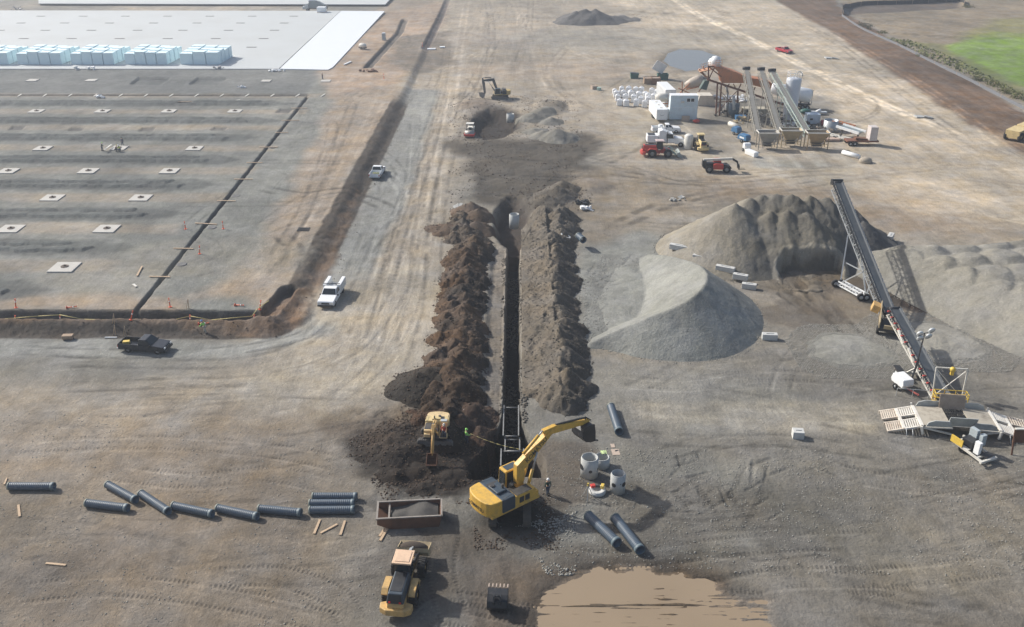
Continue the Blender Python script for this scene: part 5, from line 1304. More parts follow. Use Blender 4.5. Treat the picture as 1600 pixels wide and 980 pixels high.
# spare bucket
def spare_bucket():
    c = on(778, 948); t = thing('spare_bucket', 'black toothed digging bucket standing alone at the bottom', 'bucket', c, R(-3))
    S = 1.0; W_ = 1.5; mb = MB()
    arc = [(.55, 1.35), (-.1, 1.3), (-.6, 1.05), (-.8, .6), (-.62, .2), (-.1, .02), (.5, .05)]
    for i in range(len(arc)-1):
        p, q = arc[i], arc[i+1]; mb.prism([p, q, (q[0]*.92+.03, q[1]*.92+.05), (p[0]*.92+.03, p[1]*.92+.05)], W_)
    for s in (-1, 1): mb.prism(arc, .07, off=s*(W_/2))
    for s in (-.25, .25): mb.prism([(-.75, .9), (-.3, 1.28), (-.2, 1.6), (-.65, 1.6), (-.9, 1.2)], .08, off=s)
    mb.cyl((-.3, -.45, 1.45), (.3, -.45, 1.45), .07); mb.build('shell', BLK, t)
    for k in range(6):
        q = MB(); q.box(((k/5-.5)*(W_-.06), .78, 1.38), (.12, .4, .09), (-.05, 0, 0), (.6, 1)); q.build('tooth', mat('worn_tooth', (.45, .36, .3), .6, .2, .2), t)
spare_bucket()
# concrete blocks
def block(label, p, L=1.9, rz=0, h=.75, d=.75, z=None, group='concrete barrier blocks'):
    c = on(*p); t = thing('concrete_block', label, 'concrete block', (c[0], c[1], c[2] if z is None else z), rz, group)
    mb = MB(); mb.box((0, 0, h/2), (L, d, h)); mb.build('block_body', CONC2, t, bevel=.04)
    q = MB(); q.box((0, 0, h+.03), (L*.5, .12, .06)); q.build('lifting_key', CONC, t); return t
block('single concrete block lying right of the crescent gravel heap', (1202, 530), 1.8, R(-4))
block('cube like concrete block near the scraped haul path', (1246, 683), 1.1, R(-6), .8, .95)
block('concrete block cut off by the right edge', (1598, 537), 1.9, R(-4))
block('long concrete block at the buried top end of the retaining row', (1062, 404), 3.2, R(-27), z=1.3)
block('long concrete block, second of the retaining row behind the crescent', (1100, 418), 3.4, R(-27), z=1.0)
block('concrete block, third of the retaining row behind the crescent', (1132, 431), 2.6, R(-27), z=.7)
block('concrete block, fourth and stepped one of the retaining row', (1156, 440), 2.0, R(-24), z=.35)
block('concrete block at the lower right end of the retaining row', (1170, 451), 1.9, R(-18))
block('pale block below the conveyor between the two stockpiles', (1377, 405), 2.4, R(58), 1.2)
block('tilted pale block among the stockpile edges, upper one', (1390, 378), 2.0, R(60), 1.2)
# ------------------------------------------------------------------ CONVEYORS on the right
def conveyor(label, tail, head, W=1.2, td=1.1, frame=GALV, side=-1, n=22, beltm=BELT, idl=BLK, cat='conveyor', trussw=None, wings=True, group=None):
    """inclined belt conveyor: belt, idler frames, truss under it"""
    a, b = Vector(tail), Vector(head); t = thing('belt_conveyor', label, cat, a, 0, group); d = b-a; o = Vector((0, 0, 0))
    r = d.cross(Vector((0, 0, 1))).normalized(); up = r.cross(d).normalized(); L = d.length
    mb = MB(); mb.bar(o+up*.12, d+up*.12, W*.8, .05, up=up); 
    for s in ((-1, 1) if wings else ()): mb.bar(o+up*.2+r*s*W*.42, d+up*.2+r*s*W*.42, W*.18, .05, up=(up+r*s*-.6))
    bt = mb.build('belt', beltm, t)
    mb = MB(); mb.truss(o-up*td*.5, d-up*td*.5, trussw or W, td, n, .045, up=up); mb.build('truss', frame, t)
    for s in (-1, 1):
        mb = MB(); mb.bar(o+r*s*W*.62+up*.05, d+r*s*W*.62+up*.05, .07, .18, up=up)
        m = int(L/.9)
        for k in range(m+1):
            p = d*(k/m)+r*s*W*.62; mb.bar(p+up*.1, p+up*.34-r*s*.12, .05); mb.bar(p+up*.02, p+r*s*.16+up*.02, .05)
        mb.build('idler_rail', idl if s < 0 else frame, t)  # black on the left rail stands in for the shadow of the idlers
    for p, nm in ((o, 'tail_pulley'), (d, 'head_pulley')):
        mb = MB(); mb.cyl(p-r*W*.55+up*.0, p+r*W*.55, .28, n=14); mb.build(nm, idl, t)
    return t, d, r, up
# radial stacker over the sand pile
tail = G3(1391, 492, 2.0); head = G3(1309, 286, 10.6)
st, dv, rv, uv = conveyor('long dark belt stacking conveyor reaching over the sand pile', tail, head, 1.2, 1.25, GALV, n=26, group='belt conveyors')
q = MB(); q.bar(dv+uv*.1, dv*1.035-Vector((0, 0, .4)), 1.5, .8); q.build('head_chute', BLK, st)
ax0, ax1 = on(1312, 448), on(1352, 470)
axm = Vector(((ax0[0]+ax1[0])/2, (ax0[1]+ax1[1])/2, .6))-tail
for s, px in ((-1, ax0), (1, ax1)):
    foot = Vector((px[0], px[1], .55))-tail; topp = dv*.62+rv*s*.75-uv*1.2
    q = MB(); q.bar(foot, topp, .16); q.build('leg', GALV, st)
    q = MB(); q.bar(foot, dv*.34+rv*s*.75-uv*1.2, .14); q.build('brace', GALV, st)
A_ = Vector((ax0[0], ax0[1], .6))-tail; B_ = Vector((ax1[0], ax1[1], .6))-tail
q = MB(); q.truss(A_, B_, .8, .5, 5, .06); q.build('axle_beam', WHT, st)
q = MB(); q.bar(A_.lerp(dv*.62-uv*1.2, .42), B_.lerp(dv*.62-uv*1.2, .42), .12); q.build('cross_tie', GALV, st)
for P_ in (A_, B_):
    for s in (-1, 1):
        q = MB(); c = P_+Vector((s*.35-.3, 0, -.1)); q.lathe(c-Vector((0, .18, 0)), c+Vector((0, .18, 0)), [(0, .2), (0, .5), (.36, .5), (.36, .2)], 20); wq = q.build('wheel', RUB, st)
        q = MB(); q.lathe(c-Vector((0, .19, 0)), c+Vector((0, .12, 0)), [(0, .02), (.0, .24), (.3, .24)], 14); q.build('rim', GALV, wq)
# tail frame: tan hopper box and engine
hb = on(1386, 520); t = thing('hopper_chassis', 'tan steel hopper and motor box under the lower end of the stacking conveyor', 'hopper', hb, R(-20))
q = MB(); q.box((0, 0, 1.0), (2.4, 3.2, .35)); q.build('frame', BLK, t)
q = MB(); q.prism([(-1.6, 1.2), (-1.6, 2.0), (1.9, 3.3), (1.9, 1.2)], .12, off=-1.1); q.build('side_plate', TANM, t)
q = MB(); q.prism([(-1.6, 1.2), (-1.6, 2.0), (.4, 2.6), (.4, 1.2)], .12, off=1.1); q.build('side_plate', TANM, t)
q = MB(); q.box((-1.7, 1.5, 2.5), (.9, 1.4, .9), (0, .3, 0)); q.build('motor_box', YEL2, t)
q = MB(); q.box((.3, -1.6, 1.3), (1.8, .1, 1.0), (.4, 0, 0)); q.build('front_plate', TANM, t)
for s in (-1, 1): wheel(t, s*1.15, -.6, .5, .3, GALV)
# lower (jump) conveyor
tail2 = G3(1478, 628, 1.2); head2 = G3(1397, 483, 4.4)
jc, dv2, rv2, uv2 = conveyor('lower conveyor with white truss feeding the long stacker', tail2, head2, 1.3, .9, OFFW, n=16, group='belt conveyors')
for k in range(14):
    q = MB(); p = dv2*((k+.5)/14)-rv2*1.0+uv2*.1; q.cyl(p, p+rv2*.4, .09, n=8); q.build('red_roller', RED, jc)
f0 = on(1418, 590); wp = Vector(f0)-tail2
q = MB(); q.bar(wp+Vector((-1.3, 0, .6)), wp+Vector((1.4, 0, .6)), .25); q.bar(wp+Vector((-.2, 0, .6)), dv2*.42-uv2*.9, .2); q.bar(wp+Vector((1.2, 0, .6)), dv2*.42-uv2*.9+rv2*.6, .2); q.build('axle_stand', OFFW, jc)
for s in (-1, 1):
    q = MB(); c = wp+Vector((s*1.2, 0, .55)); q.lathe(c-Vector((.2, 0, 0)), c+Vector((.2, 0, 0)), [(0, .25), (0, .55), (.4, .55), (.4, .25)], 22); wq = q.build('wheel', RUB, jc)
    q = MB(); q.lathe(c-Vector((.21, 0, 0)), c+Vector((.1, 0, 0)), [(0, .02), (.0, .28), (.3, .28)], 14); q.build('rim', GALV, wq)
q = MB(); q.box(wp+Vector((-1.2, 0, 1.2)), (.7, 1.3, .08)); q.build('mudguard', BLK, jc)
for k in (.42, .62):
    q = MB(); q.bar(dv2*k-uv2*.3-rv2*.9, dv2*(k+.12)+uv2*.1-rv2*.9, .22); q.build('ram', OFFW, jc)
# drive-over unloader ramp
uc = on(1490, 667)
un = thing('truck_unloader', 'long low drive over ramp with white slatted runways and centre hopper', 'unloader ramp', uc, R(-7))
PALE = mat('worn_white_steel', (.74, .71, .64), .6, 0, .35, (.3, .2, .13), 1.5)
BRW = mat('rusty_white_steel', (.68, .6, .5), .7, 0, .5, (.25, .14, .08), 1.5)
def runway(x0, z0, x1, z1, yc, w, m, nsl):
    mb = MB(); a = Vector((x0, yc, z0)); b = Vector((x1, yc, z1))
    for s in (-1, 1): mb.bar(a+Vector((0, s*w/2, 0)), b+Vector((0, s*w/2, 0)), .12, .2)
    for k in range(nsl):
        p = a.lerp(b, (k+.5)/nsl); mb.bar(p+Vector((-.06, -w/2, .06)), p+Vector((.06, w/2, .06)), .13, .05)
    return mb
for s in (-1, 1):
    X0, X1, X2, X3 = s*2.0, s*3.7, s*5.3, s*(6.9 if s < 0 else 7.5)
    for yc in (-1.12, 1.12):
        for (xa, za, xb, zb, m) in ((X1, .95, X2-s*.0, .5, PALE), (X2+s*.06, .49, X3, .08, BRW)):
            runway(xa, za, xb, zb, yc, 1.5, m, max(8, int(abs(xb-xa)/.26))).build('slatted_runway', m, un)
    q = MB(); q.box((X2, 0, .5), (.28, 3.7, .25)); q.build('cross_member', PALE, un)
    q = MB(); q.box((X1, 0, .95), (.28, 3.8, .3)); q.build('cross_member', PALE, un)
    q = MB(); q.prism([(s*1.0, 1.25), (s*3.6, 1.06), (s*3.6, .98), (s*1.0, 1.15)], 3.5, axis='y'); q.build('deck_plate', mat('muddy_deck', (.42, .38, .31), .8, 0, .7, (.14, .11, .085), 1.2), un)
    for yc in (-1.95, 1.95):
        q = MB(); q.prism([(s*.9, 1.15), (s*1.2, 1.75), (s*2.6, 1.75), (s*3.2, 1.5), (s*3.4, 1.05)], .1, axis='y', off=yc); q.build('wing_plate', mat('grey_plate', (.4, .42, .41), .6, 0, .35), un)
    for yc in (-1.85, 1.85):
        q = MB(); q.bar((s*.8, yc, .25), (s*3.7, yc, .85), .16); q.bar((s*.8, yc, .95), (s*3.7, yc, .85), .14); q.build('side_girder', OFFW, un)
    q = MB(); q.bar((s*3.6, -2.1, .2), (s*3.8, -2.0, 1.0), .22); q.build('jack_leg', OFFW, un); q = MB(); q.bar((s*3.6, 2.1, .3), (s*3.8, 2.2, 1.2), .16); q.build('jack_leg', OFFW, un)
    q = MB(); q.path([(s*4.6, -2.6, .05), (s*4.6, -2.0, .7), (s*5.2, -2.0, .7), (s*5.2, -2.6, .05)], .04); q.build('step_ladder', GALV, un)
q = MB()
for k in range(9): q.box((-.85+k*.21, .5, 1.12), (.06, 1.9, .08))
for k in range(4): q.box((0, -.3+k*.5, 1.09), (1.9, .06, .06))
q.build('grate', BLK, un)
q = MB(); q.prism([(1.5, 1.15), (1.95, 2.6), (2.05, 2.6), (1.6, 1.1)], 2.5); q.build('back_board', mat('brown_plate', (.35, .28, .22), .7, 0, .5), un)
q = MB(); q.prism([(-1.55, 1.1), (-2.0, 2.3), (-2.1, 2.3), (-1.65, 1.1)], 2.6); q.build('front_board', mat('grey_plate', (.4, .42, .41), .6), un)
q = MB(); q.prism([(-1.5, 1.1), (-.4, .55), (-.4, .45), (-1.6, 1.0)], 1.9); q.build('hopper_chute', OFFW, un)
yl = mat('yellow_rail', (.7, .48, .07), .45, 0, .3)
mb = MB()
for yy in (2.3, 3.2):
    for zz in (1.5, 1.95, 2.4): mb.bar((-1.5, yy, zz), (1.7, yy, zz), .07)
    for xx in (-1.5, -.4, .7, 1.7): mb.bar((xx, yy, 1.2), (xx, yy, 2.4), .07)
for xx in (-1.5, 1.7):
    for zz in (1.95, 2.4): mb.bar((xx, 2.3, zz), (xx, 3.2, zz), .07)
mb.build('guard_rail', yl, un)
mb = MB(); mb.box((.1, 2.75, 1.15), (3.2, .9, .08)); mb.build('walkway', yl, un)
mb = MB()
for xx in (-1.4, 1.5):
    mb.bar((xx, 3.4, 1.2), (xx+.1*(-1 if xx < 0 else 1), 3.9, 4.6), .12)
mb.bar((-1.5, 3.9, 4.6), (1.6, 3.9, 4.6), .12); mb.bar((-1.4, 3.4, 1.4), (1.6, 3.9, 4.5), .07); mb.bar((1.5, 3.4, 1.4), (-1.5, 3.9, 4.5), .07); mb.build('lifting_frame', OFFW, un)
mb = MB(); mb.sphere((.1, 3.8, 4.5), .3); mb.box((.1, 3.8, 4.15), (.3, .3, .5)); mb.build('hoist', yl, un)
# power chassis in front of the unloader
pc = on(1517, 710); t = thing('power_chassis', 'white gooseneck chassis carrying a black engine and electrical cabinets', 'trailer chassis', pc, R(24)); t.scale = (.72, .72, .72)
q = MB()
for s in (-1, 1): q.prism([(2.6, 1.25), (2.6, .95), (-2.7, .55), (-2.7, .85)], .2, off=s*1.1)
q.box((0, -2.6, .72), (2.9, .3, .3)); q.box((0, -1.7, .8), (2.2, .2, .2)); q.box((0, 1.0, 1.05), (2.2, 2.4, .12)); q.build('frame', OFFW, t)
q = MB(); q.box((0, .5, 1.65), (1.3, 1.7, 1.1)); eo = q.build('engine', BLK, t, bevel=.08)
q = MB(); q.box((-1.2, 1.6, 1.5), (.16, 1.9, 1.0)); q.build('yellow_guard', yl, t)
q = MB(); q.box((-.35, -1.0, 1.75), (.5, .8, 1.8)); q.build('electrical_cabinet', WHT, t, bevel=.02)
q = MB(); q.box((.9, .9, 2.35), (.55, 1.2, 1.9)); q.build('electrical_cabinet', mat('grey_cabinet', (.4, .45, .47), .5, 0, .2), t, bevel=.03)
q = MB(); q.box((1.25, -.2, 2.1), (.8, .6, 1.6)); q.build('electrical_cabinet', mat('grey_cabinet', (.4, .45, .47), .5), t, bevel=.03)
q = MB(); q.box((.5, -1.9, .98), (1.5, 1.0, .06)); q.build('battery_tray', STL, t)
for s in (-1, 1): wheel(t, s*.8, .9, .5, .35, STL)
# light tower
lt = on(1408, 606); t = thing('light_tower', 'white trailer light tower with a raised mast and four round lamps', 'light tower', lt, R(15))
q = MB(); q.prism([(-.9, .5), (-1.05, .85), (-.9, 1.45), (.9, 1.5), (1.1, .85), (.95, .5)], 1.35); q.build('cabinet', WHT, t, bevel=.08)
for s in (-1, 1): wheel(t, s*.85, -.05, .34, .22, GALV)
q = MB(); q.bar((.0, -.9, .45), (.35, -2.3, .4), .12); q.box((.35, -2.3, .4), (.16, .2, .16)); q.build('drawbar', mat('drawbar_red', (.5, .12, .1), .6), t)
q = MB(); q.bar((.8, -.3, .4), (1.5, .1, 3.2), .16); q.bar((1.4, .05, 3.0), (1.75, .3, 6.3), .1); q.build('mast', BLK, t)
q = MB(); q.bar((1.0, .3, 6.3), (2.5, .3, 6.3), .06); q.build('crossbar', BLK, t)
for (x_, z_) in ((1.0, 6.5), (2.4, 6.7), (1.15, 5.95), (2.15, 6.05)):
    q = MB(); q.lathe((x_, .3, z_), (x_, -.2, z_-.25), [(0, .05), (.04, .28), (.15, .38), (.28, .4), (.3, .01)], 18); q.build('lamp', LAMP, t)
# thin barrier panel in front of the tower
a = on(1400, 618); b = on(1450, 622); t = thing('mesh_barrier', 'thin transparent mesh barrier on the ground beside the light tower', 'barrier', a)
d_ = Vector(b)-Vector(a); q = MB(); q.bar((0, 0, .9), d_+Vector((0, 0, .9)), .05)
for k in (0, .5, 1): q.bar(d_*k, d_*k+Vector((0, 0, .9)), .05)
q.build('rail', GALV, t)
# brown panel on legs at the right edge
c = on(1583, 711); t = thing('brown_frame_panel', 'rust brown panel on posts cut off by the right edge', 'panel', c, R(0))
q = MB(); q.box((1.6, .9, 1.6), (2.9, .12, 1.5)); q.build('panel_sheet', RUST, t)
q = MB(); q.box((1.6, .9, 2.4), (3.0, .3, .1)); q.build('top_cap', OFFW, t)
for xx in (.1, 3.0):
    q = MB(); q.bar((xx-.25, 0, 0), (xx, .9, 2.3), .14); q.build('post', RUST, t)

# ------------------------------------------------------------------ PARKED VEHICLES
def g3(px, py): x, y, z = on(px, py); return (x, y, z)
blk = pickup('parked_pickup', 'black pickup with a yellow box in its open bed below the left pad', mat('gloss_black', (.018, .022, .03), .22, 0, .08, (.06, .06, .06)), g3(228, 547), R(-97))
q = MB(); q.box((0, 0, .82), (.75, .5, .34)); x, y, z = g3(228, 547); tag(q.build('yellow_toolbox', mat('yellow_plastic', (.7, .5, .1), .5), loc=(x-2.25, y+.3, z+.05), rz=R(10)), 'yellow box standing in the bed of the black pickup', 'toolbox')
wp1 = pickup('parked_pickup', 'white pickup seen from behind on the haul road beside the dark bank', WHT, g3(590, 274), R(-4))
q = MB(); q.box((.2, 0, .85), (.5, .4, .3), (0, 0, .4)); q.box((-.4, .2, .8), (.5, .8, .2)); q.cyl((.5, -.4, .72), (.5, -.4, 1.1), .18); x, y, z = g3(590, 274); tag(q.build('tool_heap', mat('mixed_tools', (.2, .22, .1), .6, 0, .6), loc=(x, y-1.6, z+.02)), 'tools and a can lying in the white pickup bed', 'tools')
sv = pickup('service_truck', 'white service truck with tall side lockers facing the camera', WHT, g3(519, 467), R(180-4), bed='service', L=6.4, W=2.1, cat='service truck', hgt_=1.08)
for s in (-1, 1):
    q = MB(); q.box((s*.93, -1.75, 1.3), (.46, 2.85, 1.15)); lo = q.build('side_locker', WHT, sv, bevel=.03)
    for k in range(3):
        g = MB(); g.box((s*1.17, -2.65+k*.9, 1.35), (.02, .78, .85)); g.build('locker_door', mat('white_panel', (.62, .64, .65), .4, 0, .2), lo)
q = MB(); q.box((0, -1.75, .8), (1.4, 2.8, .12)); q.build('load_bed', STL, sv)
q = MB(); q.box((0, -.33, 2.05), (2.3, .08, .08)); q.build('ladder_rack', BLK, sv)
q = MB(); q.cyl((-.2, -1.0, .9), (-.2, -1.0, 1.5), .25); q.box((.3, -1.4, 1.1), (.4, .6, .5)); q.box((.1, -2.4, 1.0), (.9, .5, .3)); q.bar((-.4, -.8, 1.0), (.3, -2.0, 1.7), .08); q.build('compressor_and_hoses', GALV, sv)
wp2 = pickup('parked_pickup', 'white crew cab pickup parked beside the cargo trailer', WHT, g3(1040, 207), R(-88), L=6.0, W=2.0, hgt_=1.15)
q = MB(); q.cyl((0, 0, 0), (0, 0, .9), .45, n=16); x, y, z = g3(1040, 207); tag(q.build('white_drum', WHT, loc=(x-1.2, y, z+.8)), 'white drum standing in the bed of the crew cab pickup', 'drum')
rp = pickup('parked_pickup', 'red pickup parked alone on the open tan ground', mat('gloss_red', (.42, .03, .05), .3, 0, .2), g3(1225, 82), R(-155), L=6.0)
loader('red wheel loader in front of the white road tractor', g3(1030, 244), R(-90), RED, 1.0, roofm=mat('pale_pink_roof', (.62, .5, .47), .5), bucket_z=.15, cabm=BLK, bucketm=mat('pale_steel_bucket', (.36, .4, .38), .5, .2, .3), tilt=R(-10), linkm=mat('pale_green_arm', (.4, .5, .45), .5), rimm_=mat('grey_rim', (.35, .35, .34), .5))
loader('pale yellow wheel loader seen from behind by the white tank', g3(1093, 232), R(3), CREAM, .95, roofm=CREAM, bucket_z=.3, cabm=CREAM, hoodm=CREAM, bucketm=STL)
def telehandler():
    t = thing('telehandler', 'red telehandler with a long pale boom lying back over its cab', 'telehandler', g3(1120, 268), R(-92))
    for s in (-1, 1):
        for y in (1.6, -1.6): wheel(t, s*1.0, y, .68, .42, mat('grey_rim', (.35, .35, .34), .5), lugs=18)
    q = MB(); q.prism([(-2.6, .7), (-2.7, 1.5), (-1.6, 1.75), (-.2, 1.7), (2.2, 1.25), (2.6, .8), (2.4, .6)], 1.1); q.build('chassis', BLK, t)
    q = MB(); q.prism([(-.9, .65), (-.9, 1.6), (-.5, 1.75), (.9, 1.7), (1.1, .65)], .5, off=.85); q.build('engine_cover', RED, t, bevel=.08)
    q = MB(); B, T = frustum(-1.15, -.35, -.8, .9, .9, -1.1, -.4, -.6, .6, 2.3); frustum_mesh(q, B, T); co = q.build('cab', RED, t, bevel=.04)
    g = MB(); quad_plate(g, [B[3], B[0], T[0], T[3]], .12); g.build('window', GLS, co)
    g = MB(); quad_plate(g, [B[2], B[3], T[3], T[2]], .1); g.build('window', GLS, co)
    q = MB(); q.bar((.15, -2.7, 2.2), (.15, 2.6, 2.5), .4, .42); q.build('boom', OFFW, t, bevel=.03)
    q = MB(); q.bar((.15, 2.55, 2.5), (.15, 3.6, 1.9), .3, .35); q.bar((.15, 3.55, 2.0), (.15, 3.8, .8), .25); q.box((.15, 3.9, 1.0), (1.3, .12, .9)); q.build('carriage', BLK, t)
    for s in (-1, 1):
        q = MB(); q.box((.15+s*.4, 4.5, .6), (.12, 1.2, .06)); q.build('fork', BLK, t)
    q = MB(); q.box((.1, -2.5, 1.6), (1.0, .7, 1.1)); q.build('counterweight', BLK, t)
telehandler()
def tractor():
    t = thing('road_tractor', 'white conventional road truck parked behind the red loader', 'truck', g3(1042, 228), R(-90))
    for y in (2.6, -2.0, -3.2):
        for s in (-1, 1): wheel(t, s*1.0, y, .5, .3, GALV)
    q = MB(); q.box((0, -.5, .85), (1.0, 7.6, .3)); q.build('frame', BLK, t)
    q = MB(); q.prism([(1.3, .9), (1.3, 1.95), (2.9, 1.75), (3.4, 1.4), (3.45, .6), (1.4, .6)], 1.9); q.build('hood', WHT, t, bevel=.15)
    q = MB(); B, T = frustum(-1.15, 1.15, -.5, 1.4, .9, -1.05, 1.05, -.5, .95, 2.75); frustum_mesh(q, B, T); co = q.build('cab', WHT, t, bevel=.1)
    for f in ([B[2], B[3], T[3], T[2]], [B[1], B[2], T[2], T[1]], [B[3], B[0], T[0], T[3]]):
        h = [f[0]+(0, )*0 for _ in ()]
        lo0 = Vector(f[0]).lerp(Vector(f[3]), .45); lo1 = Vector(f[1]).lerp(Vector(f[2]), .45)
        g = MB(); quad_plate(g, [lo0, lo1, f[2], f[3]], .14); g.build('window', GLS, co)
    q = MB(); q.prism([(-1.9, 1.0), (-1.9, 3.3), (-1.2, 3.5), (-.2, 3.1), (.6, 2.75), (-.5, 2.7), (-.52, 1.0)], 2.2); q.build('sleeper', WHT, t, bevel=.12)
    q = MB(); q.box((0, -3.1, 1.7), (2.3, 2.2, 1.4)); q.build('water_tank_bed', WHT, t, bevel=.05)
    q = MB(); q.box((0, -3.3, 2.43), (1.7, 1.4, .06)); q.build('bed_opening', BLK, t)
    for s in (-1, 1):
        q = MB(); q.cyl((s*1.15, -.2, .8), (s*1.15, -.2, 3.3), .09); q.build('exhaust_stack', BLK, t)
tractor()
c = g3(1075, 232); q = MB(); q.lathe((0, 0, 0), (0, 0, 3.2), [(0, .01), (0, .85), (.2, .88), (2.6, .88), (2.9, .5), (2.95, .01)], 28)
tag(q.build('water_tank', mat('milky_plastic', (.68, .66, .6), .45, 0, .25), loc=c), 'tall milky white plastic tank beside the pale loader', 'tank')
# ------------------------------------------------------------------ BATCH PLANT AND YARD
def g3(px, py): x, y, z = on(px, py); return (x, y, z)
CONT = mat('pale_blue_container', (.68, .77, .81), .5, 0, .25, (.4, .36, .3), .8)
def container(label, loc, rz, L=6.06, Wd=2.44, Hh=2.6, m=CONT, roofm=WHT, win=False, doors=False, z=0, group='stacked site containers'):
    t = thing('site_container', label, 'container', (loc[0], loc[1], loc[2]+z), rz, group)
    mb = MB(); mb.box((0, 0, Hh/2), (L-.1, Wd-.1, Hh-.02)); 
    for s in (-1, 1):
        n = int(L/.28)
        for k in range(n): mb.box((-L/2+.2+k*(L-.4)/(n-1), s*(Wd/2-.03), Hh/2), (.13, .06, Hh-.4))
    for sx_ in (-1, 1):
        for sy_ in (-1, 1): mb.box((sx_*(L/2-.05), sy_*(Wd/2-.05), Hh/2), (.14, .14, Hh+.01))
    for s in (-1, 1): mb.box((0, s*(Wd/2-.04), .08), (L, .12, .16)); mb.box((0, s*(Wd/2-.04), Hh-.08), (L, .12, .16))
    mb.build('container_body', m, t)
    q = MB(); q.box((0, 0, Hh+.03), (L-.02, Wd-.02, .06)); q.build('roof', roofm, t)
    if win:
        for k, x_ in enumerate((1.0, 1.9)):
            q = MB(); q.box((x_-.1, -Wd/2-.02, 1.65), (.85, .08, .85)); w_ = q.build('window', WHT, t); q = MB(); q.box((x_-.1, -Wd/2-.07, 1.65), (.68, .03, .68)); q.build('pane', GLS, w_)
        q = MB(); q.box((-.4, -Wd/2-.2, 1.3), (.7, .4, .45)); q.build('air_conditioner', OFFW, t)
    return t
cb = g3(1067, 188); cx, cy, cz = cb[0], cb[1]+1.3, cb[2]
container('lower pale blue container of the stacked site office', (cx, cy, cz), 0, z=.15)
container('upper pale blue container with a window pair, on the stack', (cx, cy, cz), 0, z=2.82, win=True)
c2 = g3(1056, 170); container('white long container roof running back behind the office stack', (c2[0]-1.5, c2[1]+7, cz), R(95), L=9, Hh=3.8, m=WHT)
q = MB(); q.box((0, 0, .55), (1.7, .5, 1.1)); x, y, z = g3(1071, 189); tag(q.build('brown_crate', PLY, loc=(x, y, z)), 'brown plywood box against the foot of the office stack', 'crate')
def cargo_trailer():
    c = g3(1032, 192); t = thing('cargo_trailer', 'white enclosed cargo trailer with a dark arc mark on its end', 'trailer', (c[0], c[1]+4.8, c[2]), R(3))
    q = MB(); q.box((0, 0, 1.75), (2.45, 9.4, 2.3)); b = q.build('box_body', WHT, t, bevel=.06)
    for s in (-1, 1):
        for y_ in (-.6, .4): wheel(t, s*1.15, y_, .38, .24, GALV)
    q = MB()
    for k in range(7):
        a = math.pi*(1.15+.7*k/6); a2 = math.pi*(1.15+.7*(k+1)/6) if k < 6 else a
        if k < 6: q.bar((.5*math.cos(a), -4.72, 1.9+.3*math.sin(a)), (.5*math.cos(a2), -4.72, 1.9+.3*math.sin(a2)), .05)
    q.build('arc_mark', BLK, b)
    for k in range(3):
        q = MB(); q.box((0, -3+k*2.8, 2.95), (.5, .5, .1)); q.build('roof_vent', OFFW, b)
    q = MB(); q.bar((0, 4.7, .6), (0, 6.2, .6), .15); q.build('drawbar', BLK, t)
cargo_trailer()
q = MB(); q.box((0, 0, 1.1), (1.1, 1.6, 2.2)); x, y, z = g3(1044, 186); tag(q.build('white_cabinet', WHT, loc=(x, y+.8, z), bevel=.05), 'white cabinet squeezed between cargo trailer and office stack', 'cabinet')
# woven bulk sacks: one sack is copied
def sack():
    t = thing('bulk_sack', 'x', 'bulk bag', (0, 0, 0), 0, 'white bulk sacks in rows'); r = random.Random(4)
    mb = MB(); mb.box((0, 0, .62), (1.05, 1.05, 1.2), taper=(.96, .96)); o = mb.build('sack_body', BAG, t, bevel=.14)
    mb = MB(); mb.box((0, 0, 1.28), (.55, .55, .2), taper=(.7, .7)); mb.build('sack_neck', BAG, t, bevel=.05)
    mb = MB()
    for a in range(2):
        for s in (-1, 1): mb.path([(s*.42, -.42 if a else .42, 1.15), (s*.2, -.4 if a else .4, 1.42), (0, -.42 if a else .42, 1.15)], .03, 5)
    return t
s0 = sack(); KIDS[s0.name] = list(s0.children)
spots = []
ax, ay, _ = G(957, 144)[0], G(957, 144)[1], 0
rr = random.Random(9)
pts = [(960, 147), (971, 147), (982, 147), (993, 147), (1002, 147), (963, 152), (974, 152), (985, 153), (998, 153), (1008, 155),
       (965, 158), (977, 159), (990, 160), (1001, 162), (1013, 163), (968, 165), (978, 166), (994, 166), (1007, 168), (1019, 169), (1012, 157), (1021, 159), (1018, 149), (1026, 152)]
near = {(960, 147): 'at the back left corner of the rows', (1002, 147): 'at the back right of the first row', (968, 165): 'front left one', (978, 166): 'front one, second from the left', (994, 166): 'front one in the middle', (1007, 168): 'front one, right of the middle', (1019, 169): 'front one nearest the cargo trailer', (1026, 152): 'rearmost one beside the long container'}
for k, p in enumerate(pts):
    x, y, z = g3(*p); lab = 'white woven bulk sack '+near[p] if p in near else 'white woven bulk sack standing packed inside the rows'
    if k == 0: s0.location = (x, y, z); s0['label'] = lab; s0.rotation_euler = (0, 0, rr.uniform(-.2, .2))
    else: o = dup(s0, (x, y, z), rr.uniform(-.25, .25), lab); o.scale = (rr.uniform(1.15, 1.35),)*2+(rr.uniform(1.15, 1.5),)
